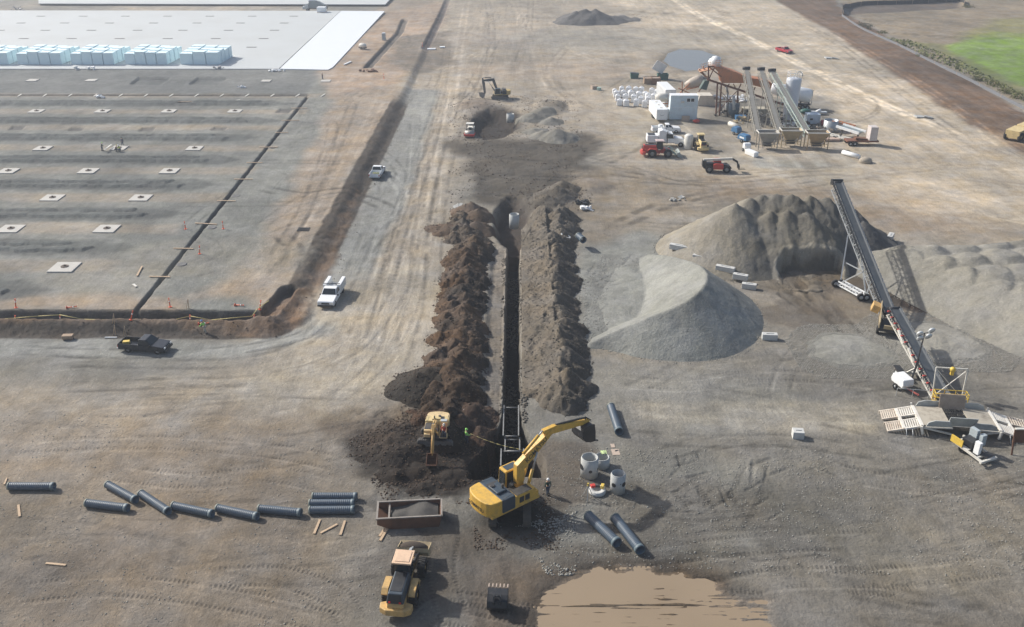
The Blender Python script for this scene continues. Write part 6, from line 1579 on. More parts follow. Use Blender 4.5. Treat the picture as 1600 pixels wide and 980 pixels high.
# skips and crates behind
def dumpster(label, p, w, d, h, m, lid=False, rz=0):
    t = thing('waste_skip', label, 'waste skip', g3(*p), rz)
    q = MB(); q.prism([(-w/2-.15, h), (-w/2, 0), (w/2, 0), (w/2+.15, h), (w/2+.05, h), (w/2-.1, .12), (-w/2+.1, .12), (-w/2-.05, h)], d, axis='y')
    for s in (-1, 1): q.prism([(-w/2-.15, h), (-w/2, 0), (w/2, 0), (w/2+.15, h)], .08, axis='y', off=s*d/2)
    q.build('tub', m, t)
    if lid: q = MB(); q.box((-.9, .4, h+1.6), (3.2, .1, 2.6), (.2, .5, .1)); q.build('raised_lid', WHT, t)
    else: q = MB(); q.box((0, 0, h+.03), (w+.2, d, .06), (0, .06, 0)); q.build('lid', BLK, t)
dumpster('small dark green waste skip standing alone behind the sacks', (991, 122), 1.9, 1.5, 1.3, GRN)
dumpster('green waste skip with a white lid swung up', (1035, 124), 2.6, 1.9, 1.5, GRN, True)
def crate(label, p, w, d, h, m, rz=0, name='wood_crate', cat='crate'):
    t = thing(name, label, cat, g3(*p), rz); q = MB(); n = 6
    for k in range(n):
        q.box((0, -d/2, h*(k+.5)/n), (w, .06, h/n*.8)); q.box((0, d/2, h*(k+.5)/n), (w, .06, h/n*.8)); q.box((-w/2, 0, h*(k+.5)/n), (.06, d, h/n*.8)); q.box((w/2, 0, h*(k+.5)/n), (.06, d, h/n*.8))
    for a in (-1, 1):
        for b in (-1, 1): q.box((a*w/2, b*d/2, h/2), (.14, .14, h))
    q.build('slat_wall', m, t); q = MB(); q.box((0, 0, h*.45), (w-.1, d-.1, h*.8)); q.build('contents', PLY, t)
crate('brown timber crate, left of two behind the long container', (1012, 130), 2.0, 2.2, 1.5, mat('old_timber', (.35, .25, .17), .8))
crate('darker brown timber crate, right of two behind the long container', (1024, 131), 2.2, 2.4, 1.7, mat('dark_timber', (.22, .13, .09), .8))
crate('small timber box lying alone left of the sack rows', (928, 139), 1.3, 1.3, .9, PLY, .3)
q = MB(); q.box((0, 0, .35), (1.0, .8, .7)); x, y, z = g3(936, 141); tag(q.build('pale_green_box', mat('pale_green_plastic', (.35, .5, .45), .5), loc=(x, y, z), bevel=.05), 'pale green box beside the lone timber box', 'box')

# the plant itself, standing in one plane
PYB = G(1160, 178)[1]
def V(px, py, dy=0): return GY(px, py, PYB+dy)
def plate(mb, pts, th=.2, dy=0):
    P = [V(a, b, dy) for a, b in pts]; n = len(P)
    vs = [tuple(p) for p in P]+[(p.x, p.y+th, p.z) for p in P]
    return mb.add(vs, [tuple(range(n)), tuple(range(2*n-1, n-1, -1))]+[(i+n, (i+1) % n+n, (i+1) % n, i) for i in range(n)])
pl = thing('batch_plant', 'rust orange concrete batch plant with a tapering bin on tall legs', 'batch plant', (0, 0, 0))
q = MB(); top = [(1113, 103), (1128, 106), (1150, 113), (1165, 120), (1200, 127), (1207, 131)]; bot = [(1204, 141), (1165, 130), (1128, 130), (1126, 117)]
plate(q, top+bot, 3.2, -1.6); q.build('aggregate_bin', ORG, pl)
q = MB()
for dy in (-1.6, 1.6):
    q.bar(V(1105, 124, dy), V(1232, 166, dy), .42); q.bar(V(1107, 103, dy), V(1107, 124, dy), .3); q.bar(V(1107, 104, dy), V(1127, 120, dy), .25)
    q.bar(V(1108, 123, dy), V(1116, 106, dy), .2); q.bar(V(1106, 104, dy), V(1116, 104, dy), .3)
    for (a, b, c_, d_) in ((1128, 130, 1134, 136), (1140, 131, 1136, 135), (1146, 131, 1150, 139), (1158, 131, 1154, 139), (1165, 132, 1170, 144), (1180, 136, 1176, 146), (1190, 138, 1200, 154)): q.bar(V(a, b, dy), V(c_, d_, dy), .2)
q.build('main_frame', ORG2, pl)
for (a, b, c_, d_) in ((1121, 131, 1119, 176), (1127, 133, 1124, 180), (1153, 142, 1152, 176), (1200, 156, 1200, 180), (1232, 165, 1233, 178)):
    for dy in (-1.6, 1.6):
        q = MB(); p0 = V(a, b, dy); p1 = V(c_, d_, dy); p1.z = 0; q.bar(p0, p1, .3); q.build('leg', ORG2, pl)
for dy in (-1.6, 1.6): q = MB(); q.bar(V(1119, 160, dy), V(1152, 158, dy), .2); q.bar(V(1120, 176, dy), V(1152, 142, dy), .12); q.bar(V(1124, 140, dy), V(1152, 172, dy), .12); q.build('leg_bracing', ORG2, pl)
q = MB(); p = V(1135, 136); q.path([p, V(1137, 145), V(1135, 160), V(1136, 176)], .25, 8); q.build('discharge_pipe', GALV, pl)
q = MB(); p = V(1117, 105); q.lathe(p-Vector((0, 0, .3)), p+Vector((0, 0, 4)), [(0, 0), (0, 1.15), (1.6, 1.25), (2.0, 1.15), (2.6, .7), (2.8, .01)], 24); q.build('dust_collector', WHT, pl, bevel=0)
q = MB(); p = V(1112, 96, 1.5); q.lathe(p-Vector((0, 0, 1)), p+Vector((0, 0, 4)), [(0, 0), (0, .8), (1.0, .8), (1.6, .5), (1.7, .01)], 18); q.build('vent_pot', WHT, pl)
q = MB()
for dy in (-1.5, 1.5):
    for h_ in (0, .5, 1.0):
        q.bar(V(1095, 108, dy)+Vector((0, 0, h_)), V(1110, 104, dy)+Vector((0, 0, h_)), .07); q.bar(V(1118, 103, dy)+Vector((0, 0, h_+.2)), V(1128, 103, dy)+Vector((0, 0, h_+.2)), .07)
    for k in range(5): q.bar(V(1095+k*3.7, 108-k, dy), V(1095+k*3.7, 108-k, dy)+Vector((0, 0, 1.1)), .07)
    for k in range(3): q.bar(V(1118+k*5, 104, dy), V(1118+k*5, 104, dy)+Vector((0, 0, 1.4)), .07)
q.bar(V(1092, 111), V(1110, 107), 2.6, .15)
for (a, b, c_, d_) in ((1094, 112, 1106, 122), (1098, 104, 1103, 112), (1092, 108, 1100, 116)): q.bar(V(a, b), V(c_, d_), .35)
q.build('platform_rail', mat('pale_orange', (.55, .3, .18), .6, 0, .4), pl)
q = MB()
plate(q, [(1101, 127), (1109, 126), (1104, 141), (1094, 139)], 1.6, -.8); q.build('chute', mat('dark_green_steel', (.06, .1, .09), .6), pl)
# screw conveyor + blue hopper beneath
q = MB(); p = V(1147, 163, -2.5); q.lathe(p-Vector((0, 0, 3.0)), p+Vector((0, 0, 1)), [(0, .25), (1.3, 1.25), (3.1, 1.3), (3.2, .01)], 20); q.build('weigh_hopper', mat('slate_blue', (.1, .14, .18), .5), pl)
q = MB(); q.path([V(1146, 150, -3), V(1147, 172, -3.8)], .35, 10); q.build('screw_tube', GALV, pl)
q = MB(); 
for (a, b) in ((1138, 168), (1155, 168)): q.bar(V(a, 160, -2.5), Vector((V(a, b, -2.5).x, V(a, b, -2.5).y, 0)), .15)
q.build('hopper_leg', STL, pl)
# tilting mixer drum on its orange frame
t = thing('mixer_drum', 'tan cone ended concrete mixer drum on an orange frame', 'mixer', (0, 0, 0))
MYB = G(1085, 150)[1]
a = GY(1072, 134, MYB); b = GY(1098, 124, MYB); 
q = MB(); L = (b-a).length; q.lathe(a, b, [(-.3, .5), (-.1, .8), (L*.3, 1.25), (L*.62, 1.35), (L, 1.2), (L+.05, .01)], 28); q.build('drum', mat('drum_tan', (.5, .43, .35), .5, 0, .4), t)
q = MB(); q.lathe(a.lerp(b, .98), b+(b-a)*.35, [(0, 1.1), (1.0, 1.25), (1.1, .01)], 24); q.build('drum_end', mat('drum_grey', (.25, .24, .22), .7), t)
q = MB()
for s in (-1.2, 1.2):
    for (a_, b_, c_, d_) in ((1060, 138, 1078, 146), (1078, 130, 1062, 146), (1062, 146, 1100, 148), (1072, 140, 1100, 134), (1090, 148, 1098, 132), (1066, 128, 1066, 148)): q.bar(GY(a_, b_, MYB+s), GY(c_, d_, MYB+s), .22)
q.build('drum_frame', ORG, t)
t = thing('lower_mixer', 'pale orange mixer frame between sacks and office stack', 'mixer', (0, 0, 0)); MYB2 = G(1040, 172)[1]
q = MB(); a = GY(1024, 153, MYB2); b = GY(1044, 152, MYB2); q.lathe(a, b, [(0, .01), (0, .7), (1, 1.0), (2.6, 1.0), (3, .6), (3.05, .01)], 20); q.build('drum', OFFW, t)
q = MB()
for (a_, b_, c_, d_) in ((1024, 158, 1046, 150), (1030, 150, 1046, 160), (1026, 162, 1046, 162), (1028, 150, 1028, 166), (1044, 150, 1044, 168)): q.bar(GY(a_, b_, MYB2), GY(c_, d_, MYB2), .22)
q.build('drum_frame', ORG, t)
# inclined aggregate conveyors with hoppers
def aggconv(label, hd, tl, W=1.0, fr=GALV, belt=mat('dusty_belt', (.26, .25, .225), .8), hz=10.4, tz=1.9):
    h = GY(hd[0], hd[1], PYB-1.5); tcoord = G3(tl[0], tl[1], tz)
    return conveyor(label, tcoord, h, W, .9, fr, n=16, beltm=belt, idl=fr, wings=False, trussw=W*1.3, group='batch plant conveyors')
ac = []
for lab, hd, tl, fr in (('left inclined conveyor of the batch plant', (1166, 108), (1185, 206), mat('dusty_galv', (.38, .36, .31), .6)),
                    ('middle inclined conveyor of the batch plant with a reddish foot', (1189, 109), (1219, 205), mat('dusty_galv', (.38, .36, .31), .6)),
                    ('right inclined conveyor of the batch plant with pale green truss', (1206, 111), (1263, 208), mat('pale_green_steel', (.45, .52, .47), .6))):
    t, d, r, u = aggconv(lab, hd, tl, 1.1, fr); ac.append(t)
    q = MB(); q.cyl(d-r*.8+u*.2, d+r*.8+u*.2, .38); q.build('head_drum', BLK, t)
    for k in (.45, .72):
        for s in (-1, 1):
            p = d*k+r*s*.5-u*.8; q = MB(); q.bar(p, Vector((p.x, p.y, -t.location.z+.0)), .13); q.build('support_leg', fr, t)
def hopper(label, p, m, w=4.2, d=2.6, legm=None, z1=3.4):
    t = thing('feed_hopper', label, 'hopper', g3(*p), R(-2), 'feed hoppers'); legm = legm or m
    q = MB(); a = .22; T = [(-w/2, -d/2, z1), (w/2, -d/2, z1), (w/2, d/2, z1), (-w/2, d/2, z1)]; B = [(-w*a, -d*a, 1.3), (w*a, -d*a, 1.3), (w*a, d*a, 1.3), (-w*a, d*a, 1.3)]
    T2 = [(x_*.93, y_*.9, z_+.01) for x_, y_, z_ in T]; B2 = [(x_*.8, y_*.8, z_+.15) for x_, y_, z_ in B]
    q.add(B+T+B2+T2, [(0, 1, 5, 4), (1, 2, 6, 5), (2, 3, 7, 6), (3, 0, 4, 7), (9, 8, 12, 13), (10, 9, 13, 14), (11, 10, 14, 15), (8, 11, 15, 12), (4, 5, 13, 12), (5, 6, 14, 13), (6, 7, 15, 14), (7, 4, 12, 15), (8, 9, 10, 11)]); q.build('hopper_shell', m, t)
    q = MB()
    for i in range(4): q.bar(T[i], T[(i+1) % 4], .16)
    q.build('rim', OFFW if m != OFFW else GALV, t)
    for sx_ in (-1, 1):
        for sy_ in (-1, 1):
            q = MB(); q.bar((sx_*w*.46, sy_*d*.46, z1), (sx_*w*.46, sy_*d*.46, 0), .16); q.build('leg', legm, t)
    q = MB()
    for sx_ in (-1, 1): q.bar((sx_*w*.46, -d*.46, z1), (sx_*w*.2, -d*.3, .2), .1); 
    q.bar((-w*.46, -d*.46, 1.2), (w*.46, -d*.46, 1.2), .1); q.build('leg_brace', legm, t)
    q = MB(); q.box((0, -.2, .9), (w*.4, 1.6, .5)); q.build('feeder', STL, t)
    q = MB(); q.prism([(-w*.42, z1-.35), (w*.42, z1-.2), (w*.42, z1-.5), (-w*.42, z1-.7)], d*.8, axis='y'); q.build('grit_fill', MATS['grey_grit'], t)
hopper('grey dusty feed hopper, left of the row below the conveyors', (1197, 232), mat('dusty_grey_steel', (.33, .31, .27), .8, 0, .4), 4.0)
hopper('tan feed hopper in the middle of the row below the conveyors', (1233, 228), TANM, 4.2)
hopper('brown tan feed hopper with thin legs at the right of the row', (1274, 232), mat('brown_tan', (.38, .27, .15), .7, 0, .4), 4.4)
# silo and tanks
x, y, z = g3(1236, 188); t = thing('cement_silo', 'tall pale grey upright cement silo', 'silo', (x, y+1.7, z))
q = MB(); q.lathe((0, 0, 0), (0, 0, 9), [(0, 1.45), (8.6, 1.62), (8.9, 1.5), (9.15, .6), (9.2, .01)], 40); q.build('silo_shell', mat('silo_grey', (.62, .65, .7), .45, .1, .2, (.4, .4, .4), .5), t)
q = MB()
for zz in (9.7, 10.2):
    for k in range(10):
        a0, a1 = 2*math.pi*k/10, 2*math.pi*(k+1)/10; q.bar((1.6*math.cos(a0), 1.6*math.sin(a0), zz), (1.6*math.cos(a1), 1.6*math.sin(a1), zz), .06)
for k in range(10): a0 = 2*math.pi*k/10; q.bar((1.6*math.cos(a0), 1.6*math.sin(a0), 8.9), (1.6*math.cos(a0), 1.6*math.sin(a0), 10.2), .06)
q.build('silo_guard_rail', WHT, t)
q = MB(); q.path([(.4, -.3, 9.0), (.4, -.3, 10.2), (.9, -.3, 10.5), (1.4, -.3, 10.1), (1.75, -.3, 9.4)], .12, 8); q.build('fill_pipe', OFFW, t)
TYB = G(1255, 170)[1]
t = thing('tank_trailer', 'white horizontal bulk tank on wheels behind the silo', 'tank trailer', (0, 0, 0))
a = GY(1206, 138, TYB+2); b = GY(1268, 151, TYB); L = (b-a).length
q = MB(); q.lathe(a, b, [(-.4, .01), (-.3, .8), (0, 1.25), (L*.3, 1.5), (L*.36, 1.2), (L*.42, 1.6), (L-.6, 1.65), (L-.1, 1.3), (L+.1, .01)], 30); q.build('tank_shell', WHT, t)
q = MB(); q.bar(Vector((a.x, a.y, 1.0)), Vector((b.x, b.y, 1.0)), .8, .3); 
for k in (.5, .75, .95): p = a.lerp(b, k); q.bar(p-Vector((0, 0, .6)), Vector((p.x, p.y, .9)), .3)
q.build('frame', BLK, t)
for k in (.78, .9):
    for s in (-1, 1):
        p = a.lerp(b, k); q = MB(); c = Vector((p.x, p.y+s*1.1, .5)); q.lathe(c-Vector((0, .15, 0)), c+Vector((0, .15, 0)), [(0, .2), (0, .52), (.3, .52), (.3, .2)], 18); wq = q.build('wheel', RUB, t); q = MB(); q.cyl(c-Vector((0, .16, 0)), c+Vector((0, .16, 0)), .22); q.build('rim', GALV, wq)
q = MB(); q.bar(b+Vector((.2, 0, -2)), b+Vector((.2, 0, 1.5)), .1); q.bar(b+Vector((-.3, 0, 1.5)), b+Vector((.5, 0, 1.5)), .1); q.build('end_ladder', GALV, t)
# small machines in the yard
def compressor(label, p, m, rz=0, L=2.6, cat='compressor', two=None):
    t = thing('tow_compressor', label, cat, g3(*p), rz, 'towable machines')
    q = MB(); q.prism([(-L/2, .5), (-L/2, 1.3), (-L/2+.3, 1.65), (L/2-.4, 1.65), (L/2, 1.2), (L/2, .5)], 1.3); q.build('canopy', m, t, bevel=.08)
    q = MB(); q.box((0, 0, 1.0), (1.34, L*.5, .35)); q.build('side_panel', two or WHT, t)
    for s in (-1, 1): wheel(t, s*.72, -.1, .34, .2, GALV)
    q = MB(); q.bar((0, L/2, .5), (0, L/2+1.1, .45), .1); q.build('drawbar', BLK, t)
    return t
compressor('blue and white towable compressor, lower of the blue pair', (1162, 222), BLU, R(30), 2.6)
compressor('blue machine with a pale cylinder, upper of the blue pair', (1150, 210), BLU, R(30), 1.9, two=BLU)
q = MB(); q.cyl((-1.0, 1.4, 1.2), (.7, -.9, .9), .5, n=16); x, y, z = g3(1148, 204); tag(q.build('cream_cylinder', OFFW, loc=(x, y, z)), 'cream cylinder tank lying above the blue machines', 'tank')
compressor('small white boxy generator left of the grey feed hopper', (1166, 236), WHT, R(5), 1.4, 'generator')
q = MB(); q.box((0, 0, .5), (1.1, 3.0, 1.0), (0, 0, 0)); x, y, z = g3(1174, 243); tag(q.build('white_barrier', WHT, loc=(x, y, z), rz=R(25), bevel=.15), 'white plastic barrier lying below the small generator', 'barrier')
q = MB(); q.box((0, 0, 1.2), (2.9, 2.2, 2.1)); x, y, z = g3(1268, 193); t = thing('generator_set', 'pale blue boxed generator right of the silo foot', 'generator', (x, y, z)); q.build('enclosure', mat('pale_blue_paint', (.5, .58, .66), .45), t, bevel=.06)
q = MB(); q.box((-.5, -1.12, 1.2), (.6, .06, .4)); q.build('vent', BLK, t)
q = MB(); q.sphere((0, 0, .6), 1.0, 12, 6, (1.3, 1, .6)); x, y, z = g3(1258, 178); tag(q.build('green_tarpaulin', GRN, loc=(x, y, z)), 'green covered heap beside the silo', 'covered heap')
q = MB(); q.bar((-1.8, 0, .5), (2.2, .3, .3), .6, .3); q.cyl((-.3, 0, .5), (.7, 0, .9), .3); x, y, z = g3(1277, 178); tag(q.build('white_pipe_boom', WHT, loc=(x, y, z)), 'white pipe and hose frame lying right of the silo', 'pipe frame')
q = MB(); pts_ = [(math.cos(a)*2.4, math.sin(a)*1.6, .1) for a in [k*.35 for k in range(16)]]; q.path(pts_, .09); x, y, z = g3(1284, 178); tag(q.build('black_hose', BLK, loc=(x, y, z)), 'black hose loop lying right of the silo', 'hose')
rr = random.Random(33)
def junk(label, p, m, n, w, d, h, name, cat, s):
    rr = random.Random(s); q = MB()
    for k in range(n): q.box((rr.uniform(-w, w), rr.uniform(-d, d), rr.uniform(.1, h)), (rr.uniform(.2, .9), rr.uniform(.2, .9), rr.uniform(.1, .5)), (rr.uniform(-.4, .4), rr.uniform(-.4, .4), rr.uniform(0, 3)))
    x, y, z = g3(*p); return tag(q.build(name, m, loc=(x, y, z)), kind='stuff')
junk('x', (1136, 155), BAG, 26, 3.5, 2.5, .6, 'torn_sacks', 'x', 1); junk('x', (1166, 157), BAG, 16, 2.2, 2.0, .9, 'torn_sacks', 'x', 2)
junk('x', (1290, 205), mat('rubble_tan', (.42, .35, .28), .8), 24, 2.4, 1.5, .8, 'scrap_heap', 'x', 3)
junk('x', (1270, 200), STL, 16, 1.6, 2.0, .9, 'scrap_heap', 'x', 4)
junk('x', (1235, 200), GALV, 22, 4, 2.2, .8, 'scrap_heap', 'x', 5); junk('x', (1205, 195), STL, 20, 3.4, 2.5, .9, 'scrap_heap', 'x', 6)
junk('x', (1185, 180), STL, 26, 6, 2.5, 1.4, 'scrap_heap', 'x', 8); junk('x', (1212, 186), mat('dusty_galv', (.38, .36, .31), .6), 26, 5, 2.5, 1.6, 'scrap_heap', 'x', 9); junk('x', (1130, 178), STL, 16, 2.5, 2, 1.2, 'scrap_heap', 'x', 10)
junk('x', (1160, 190), TANM, 14, 2.2, 2.2, 1.0, 'scrap_heap', 'x', 7)
q = MB(); q.box((0, 0, 1.0), (5.2, 2.6, .18), (0, .0, 0)); q.box((0, -1.3, .5), (5.2, .1, 1.0)); q.box((0, 1.3, .5), (5.2, .1, 1.0)); x, y, z = g3(1178, 176); tag(q.build('tan_platform', mat('tan_slab', (.42, .39, .31), .8), loc=(x, y, z)), 'tan box shaped platform beneath the plant between the conveyors', 'platform')
q = MB(); q.prism([(-2.1, 0), (-1.6, 2.4), (1.4, 2.4), (2.6, 0)], 3.5, axis='y'); x, y, z = g3(1103, 166); tag(q.build('tan_bin', mat('pale_tan_slab', (.6, .56, .48), .8), loc=(x, y+2, z)), 'sloping tan aggregate bin wall right of the office stack', 'bin')
q = MB(); q.box((0, 0, .5), (2.4, 1.8, 1.0)); x, y, z = g3(1157, 187); tag(q.build('blue_tank', BLU, loc=(x, y, z), bevel=.05), 'low blue tank under the plant legs', 'tank')
q = MB(); q.sphere((0, 0, .4), .6, 10, 6, (1.4, 1, .7)); x, y, z = g3(1088, 192); tag(q.build('red_pump', RED, loc=(x, y, z)), 'small red pump on the ground right of the office stack', 'pump')
q = MB(); q.box((0, 0, .6), (1.8, 1.3, 1.1)); x, y, z = g3(1289, 196); tag(q.build('dark_red_drum_set', mat('dark_red', (.25, .03, .04), .5), loc=(x, y, z), bevel=.2), 'dark red box right of the pale blue generator', 'box')
q = MB(); q.lathe((0, 0, 0), (0, 0, 2.3), [(0, 1.5), (2.3, 1.5), (2.3, 1.42), (.1, 1.42)], 26); x, y, z = g3(1299, 206); tag(q.build('open_steel_ring', GALV, loc=(x, y+1, z)), 'open galvanised ring tank at the shadow edge', 'tank')
# trailers and frames on the right
t = thing('flatbed_trailer', 'white twin beam trailer lying beside the feed hoppers', 'trailer', g3(1310, 218), R(38))
q = MB(); q.box((-.55, 0, .6), (.5, 7.0, .25)); q.box((.55, 0, .6), (.5, 7.0, .25)); q.box((0, -3.3, .6), (1.6, .3, .25)); q.box((0, 0, .6), (1.6, .4, .25)); q.build('bed_beam', OFFW, t)
for s in (-1, 1): wheel(t, s*.95, .4, .4, .25, GALV)
t = thing('equipment_trailer', 'rust brown trailer with a blue grey cover and a tall white box at its end', 'trailer', g3(1340, 226), R(0))
q = MB(); q.box((.6, 0, .9), (6.4, 2.2, .3)); q.build('bed', ORG2, t)
q = MB(); q.box((2.6, 0, 2.3), (1.5, 2.0, 3.0)); q.build('tall_box', mat('pinkish_white', (.62, .56, .53), .5), t, bevel=.04)
q = MB(); q.box((.4, 0, 1.25), (2.4, 1.4, .4), (0, .1, 0)); q.build('engine', RUST, t)
for s in (-1, 1):
    for y_ in (-1.9, -1.0): 
        q = MB(); c = Vector((y_, s*1.15, .45)); q.lathe(c-Vector((0, .14, 0)), c+Vector((0, .14, 0)), [(0, .2), (0, .46), (.28, .46), (.28, .2)], 18); wq = q.build('wheel', RUB, t); q = MB(); q.cyl(c-Vector((0, .15, 0)), c+Vector((0, .15, 0)), .2); q.build('rim', GALV, wq)
t = thing('slide_conveyor', 'short grey chute with white sides leading up from the brown trailer', 'chute', g3(1330, 216), R(35))
q = MB(); q.bar((0, -2.0, 1.6), (0, 3.0, 1.9), 2.2, .15); q.build('chute_floor', mat('slate_grey', (.2, .24, .25), .5), t)
for s in (-1, 1): q = MB(); q.bar((s*1.15, -2.4, 1.7), (s*1.15, 3.2, 2.0), .25, .5); q.build('side_wall', WHT, t)
q = MB(); q.bar((0, -1.5, 1.5), (0, -1.5, 0), .25); q.build('stand', STL, t); q = MB(); q.bar((0, 2.5, 1.7), (0, 2.5, 0), .25); q.build('stand', STL, t)
t = thing('orange_frame', 'rusty orange ladder like frame standing beyond the short chute', 'frame', g3(1317, 205), R(40))
q = MB(); 
for s in (-.6, .6): q.bar((s, -2.4, 1.6), (s, 2.6, 1.8), .18); q.bar((s, -2.2, 0), (s, -2.2, 1.6), .14); q.bar((s, 2.0, 0), (s, 2.0, 1.7), .14)
for k in range(6): q.bar((-.6, -2.3+k*.95, 1.62), (.6, -2.3+k*.95, 1.62), .12)
q.build('frame_bars', ORG, t)
q = MB(); q.box((0, 0, .3), (3.2, 1.6, .5)); x, y, z = g3(1298, 220); tag(q.build('low_pink_skip', mat('pink_tan', (.5, .37, .3), .7), loc=(x, y, z), bevel=.05), 'low pinkish tray beside the right feed hopper legs', 'tray')
for k, (p, r_) in enumerate(((( 1330, 245), R(40)), ((1352, 254), 0))):
    if k == 0: q = MB(); q.cyl((-1.2, 1.6, .45), (1.0, -1.6, .45), .45, n=14); x, y, z = g3(*p); tag(q.build('white_roll', WHT, loc=(x, y, z)), 'white roll lying below the brown trailer', 'roll')
    else: q = MB(); q.sphere((0, 0, .3), 1.3, 12, 6, (1, .8, .6)); x, y, z = g3(*p); tag(q.build('tan_boulder', mat('tan_rock', (.38, .33, .26), .9), loc=(x, y, z)), 'smooth tan boulder below the brown trailer', 'boulder')
for (lab, p) in (('two broken grey slabs lying beyond the red pickup', (1298, 92)), ('broken grey slabs lying on tan ground left of the brown strip', (1441, 184))):
    x, y, z = g3(*p); q = MB(); q.box((-.6, .2, .2), (2.2, 1.4, .3), (.1, .1, .2)); q.box((1.2, -.3, .25), (1.8, 1.2, .3), (-.1, .15, -.4)); tag(q.build('slab_rubble', CONC, loc=(x, y, z)), lab, 'rubble')
# ------------------------------------------------------------------ BUILDING PAD: slab, footings, foam stacks
def gp(px, py): x, y = G(px, py, PADZ); return (x, y, hgt(x, y))
def slab_obj(name, label, pts, z0, th, m, cat='floor slab', kind=None, z=PADZ):
    W = [G(a, b, z0+th) for a, b in pts]; cx = sum(p[0] for p in W)/len(W); cy = sum(p[1] for p in W)/len(W)
    q = MB(); q.prism([(p[0]-cx, p[1]-cy) for p in W], th, axis='z', off=th/2); o = q.build(name, m, loc=(cx, cy, z0)); tag(o, label, cat, kind=kind); return o
SLAB = mat('slab_concrete', (.50, .52, .52), .75, 0, .35, (.42, .42, .40), .05)
SHEET = mat('white_sheeting', (.72, .75, .77), .6, 0, .3, (.68, .70, .72), .08)
slab_obj('floor_slab', 'vast pale concrete floor slab at the upper left', [(-360, 107.5), (435, 107.5), (532, 17), (-300, 16)], PADZ-.1, .28, SLAB)
slab_obj('insulation_sheet', 'bright white sheeting covering the right end of the big slab', [(437, 107.5), (512, 109), (520, 105), (601, 17.5), (533, 17)], PADZ-.1, .32, SHEET, 'sheeting')
slab_obj('floor_slab', 'second pale floor slab beyond the dark strip at the very top', [(60, 5.5), (602, 7.0), (640, -34), (60, -34)], PADZ-.1, .28, SLAB)
zc = PADZ+.18
# column pockets in the big slab
pk0 = None
def pocket(label, loc, w, d, group):
    t = tag(MB().box((0, 0, .03), (w, d, .06)).build('column_pocket', mat('pocket_grey', (.12, .12, .12), .8), loc=loc), label, 'column pocket', group)
    return t
S = 15.15; x0 = G(100, 418, PADZ)[0]; dS = RDY*1.0
cols = [x0+S*k for k in range(-16, 3)]
n = 0
for j, v in enumerate((96, 82.5, 69.5, 56.5, 44, 32.5, 22)):
    pass
prow = [(74, (2, 79, 158, 237, 315, 393)), (60.5, (37, 112, 187, 262, 337, 412)), (47.5, (0, 71, 143, 215, 286, 357, 429)), (36.2, (33, 101, 171, 240, 308, 376, 444)), (25.5, (64, 130, 196, 262, 328, 394, 459))]
for k, (py, xs) in enumerate(prow):
    for px in xs:
        x, y = G(px, py, zc); o = pocket('small dark column pocket in the pale floor slab', (x, y, zc), 3.0, 1.0, 'column pockets in the slab')
FOOT = mat('footing_concrete', (.50, .48, .44), .85, 0, .3, (.35, .32, .28), 1)
def footing(label, p, s=2.9, hole=True):
    x, y, z = gp(*p); t = thing('column_footing', label, 'footing', (x, y, PADZ), 0, 'square column footings')
    q = MB(); q.box((0, 0, .06), (s, s, .2)); q.build('footing_pad', FOOT, t)
    if hole:
        q = MB(); q.cyl((0, .1, .17), (0, .1, .24), .55, n=8); q.cyl((0, .1, .24), (0, .1, .42), .16, n=6); q.build('anchor_pocket', mat('anchor_brown', (.09, .065, .05), .8), t)
    return t
FL = [((101, 418.5), 3.4, 'lowest row, the only one'), ((17, 358.5), 3.2, 'second row from the bottom, at the left edge'), ((167, 358.5), 3.2, 'second row from the bottom, the right one'),
      ((82, 310), 3.1, 'third row from the bottom, the left one'), ((220, 310), 3.1, 'third row from the bottom, the right one'),
      ((13, 268), 3.0, 'fourth row from the bottom, at the left edge'), ((138, 268), 3.0, 'fourth row from the bottom, the middle one'), ((265, 268), 3.0, 'fourth row from the bottom, the right one'),
      ((67, 232.5), 2.9, 'left end of the row with the crouching crew'), ((186, 232), 2.9, 'where the crew is working'), ((304, 232.5), 2.9, 'right of the working crew'),
      ((57, 174.5), 2.9, 'upper row below the board ditch, first'), ((160, 174.5), 2.9, 'upper row below the board ditch, second'), ((264, 174.5), 2.9, 'upper row below the board ditch, third'), ((367, 174.5), 2.9, 'upper row below the board ditch, fourth'),
      ((51, 126), 2.6, 'between slab and board ditch, first'), ((143, 126), 2.6, 'between slab and board ditch, second'), ((416, 127), 2.4, 'between slab and board ditch, near the white sheeting'), ((509, 127), 2.4, 'alone on tan ground right of the sheeting')]
for p, s, w in FL: footing('square pale footing, '+w, p, s, p[1] > 130)
# foam block stacks
FOAM = mat('foam_block', (.70, .86, .90), .7, 0, .06, (.62, .76, .8), .6)
for nm, x0_, x1_, nn, ny, vert in (('foam stack cut by the left edge', -55, 14, 4, 4, 0), ('foam stack second from the left', 28, 97, 4, 4, 0), ('foam stack in the middle of the five', 112, 179, 4, 4, 0), ('foam stack fourth from the left', 196, 262, 4, 4, 1), ('shortest foam stack at the right end', 282, 343, 3, 4, 1)):
    a = G(x0_, 101, zc); b = G(x1_, 101, zc); wd = (b[0]-a[0])/nn
    for i in range(nn):
        for j in range(ny):
            q = MB(); hh = 3.0+.22*((i*3+j*5) % 4)*.7; q.box((0, 0, hh/2), (wd-.16, 2.9, hh))
            lab = 'pale blue foam block within the '+nm.replace('foam stack ', 'stack ') if not (j == 0 and i in (0, nn-1)) else ('front %s corner foam block of the ' % ('left' if i == 0 else 'right'))+nm.replace('foam stack ', 'stack ').replace('shortest foam', 'shortest')
            tag(q.build('foam_block', FOAM, loc=(a[0]+wd*(i+.5)+j*.15, a[1]+1.5+j*3.0, zc), bevel=.06, rz=.04*math.sin(i*5+j*3)), lab, 'foam block', 'foam blocks on the slab, '+nm)
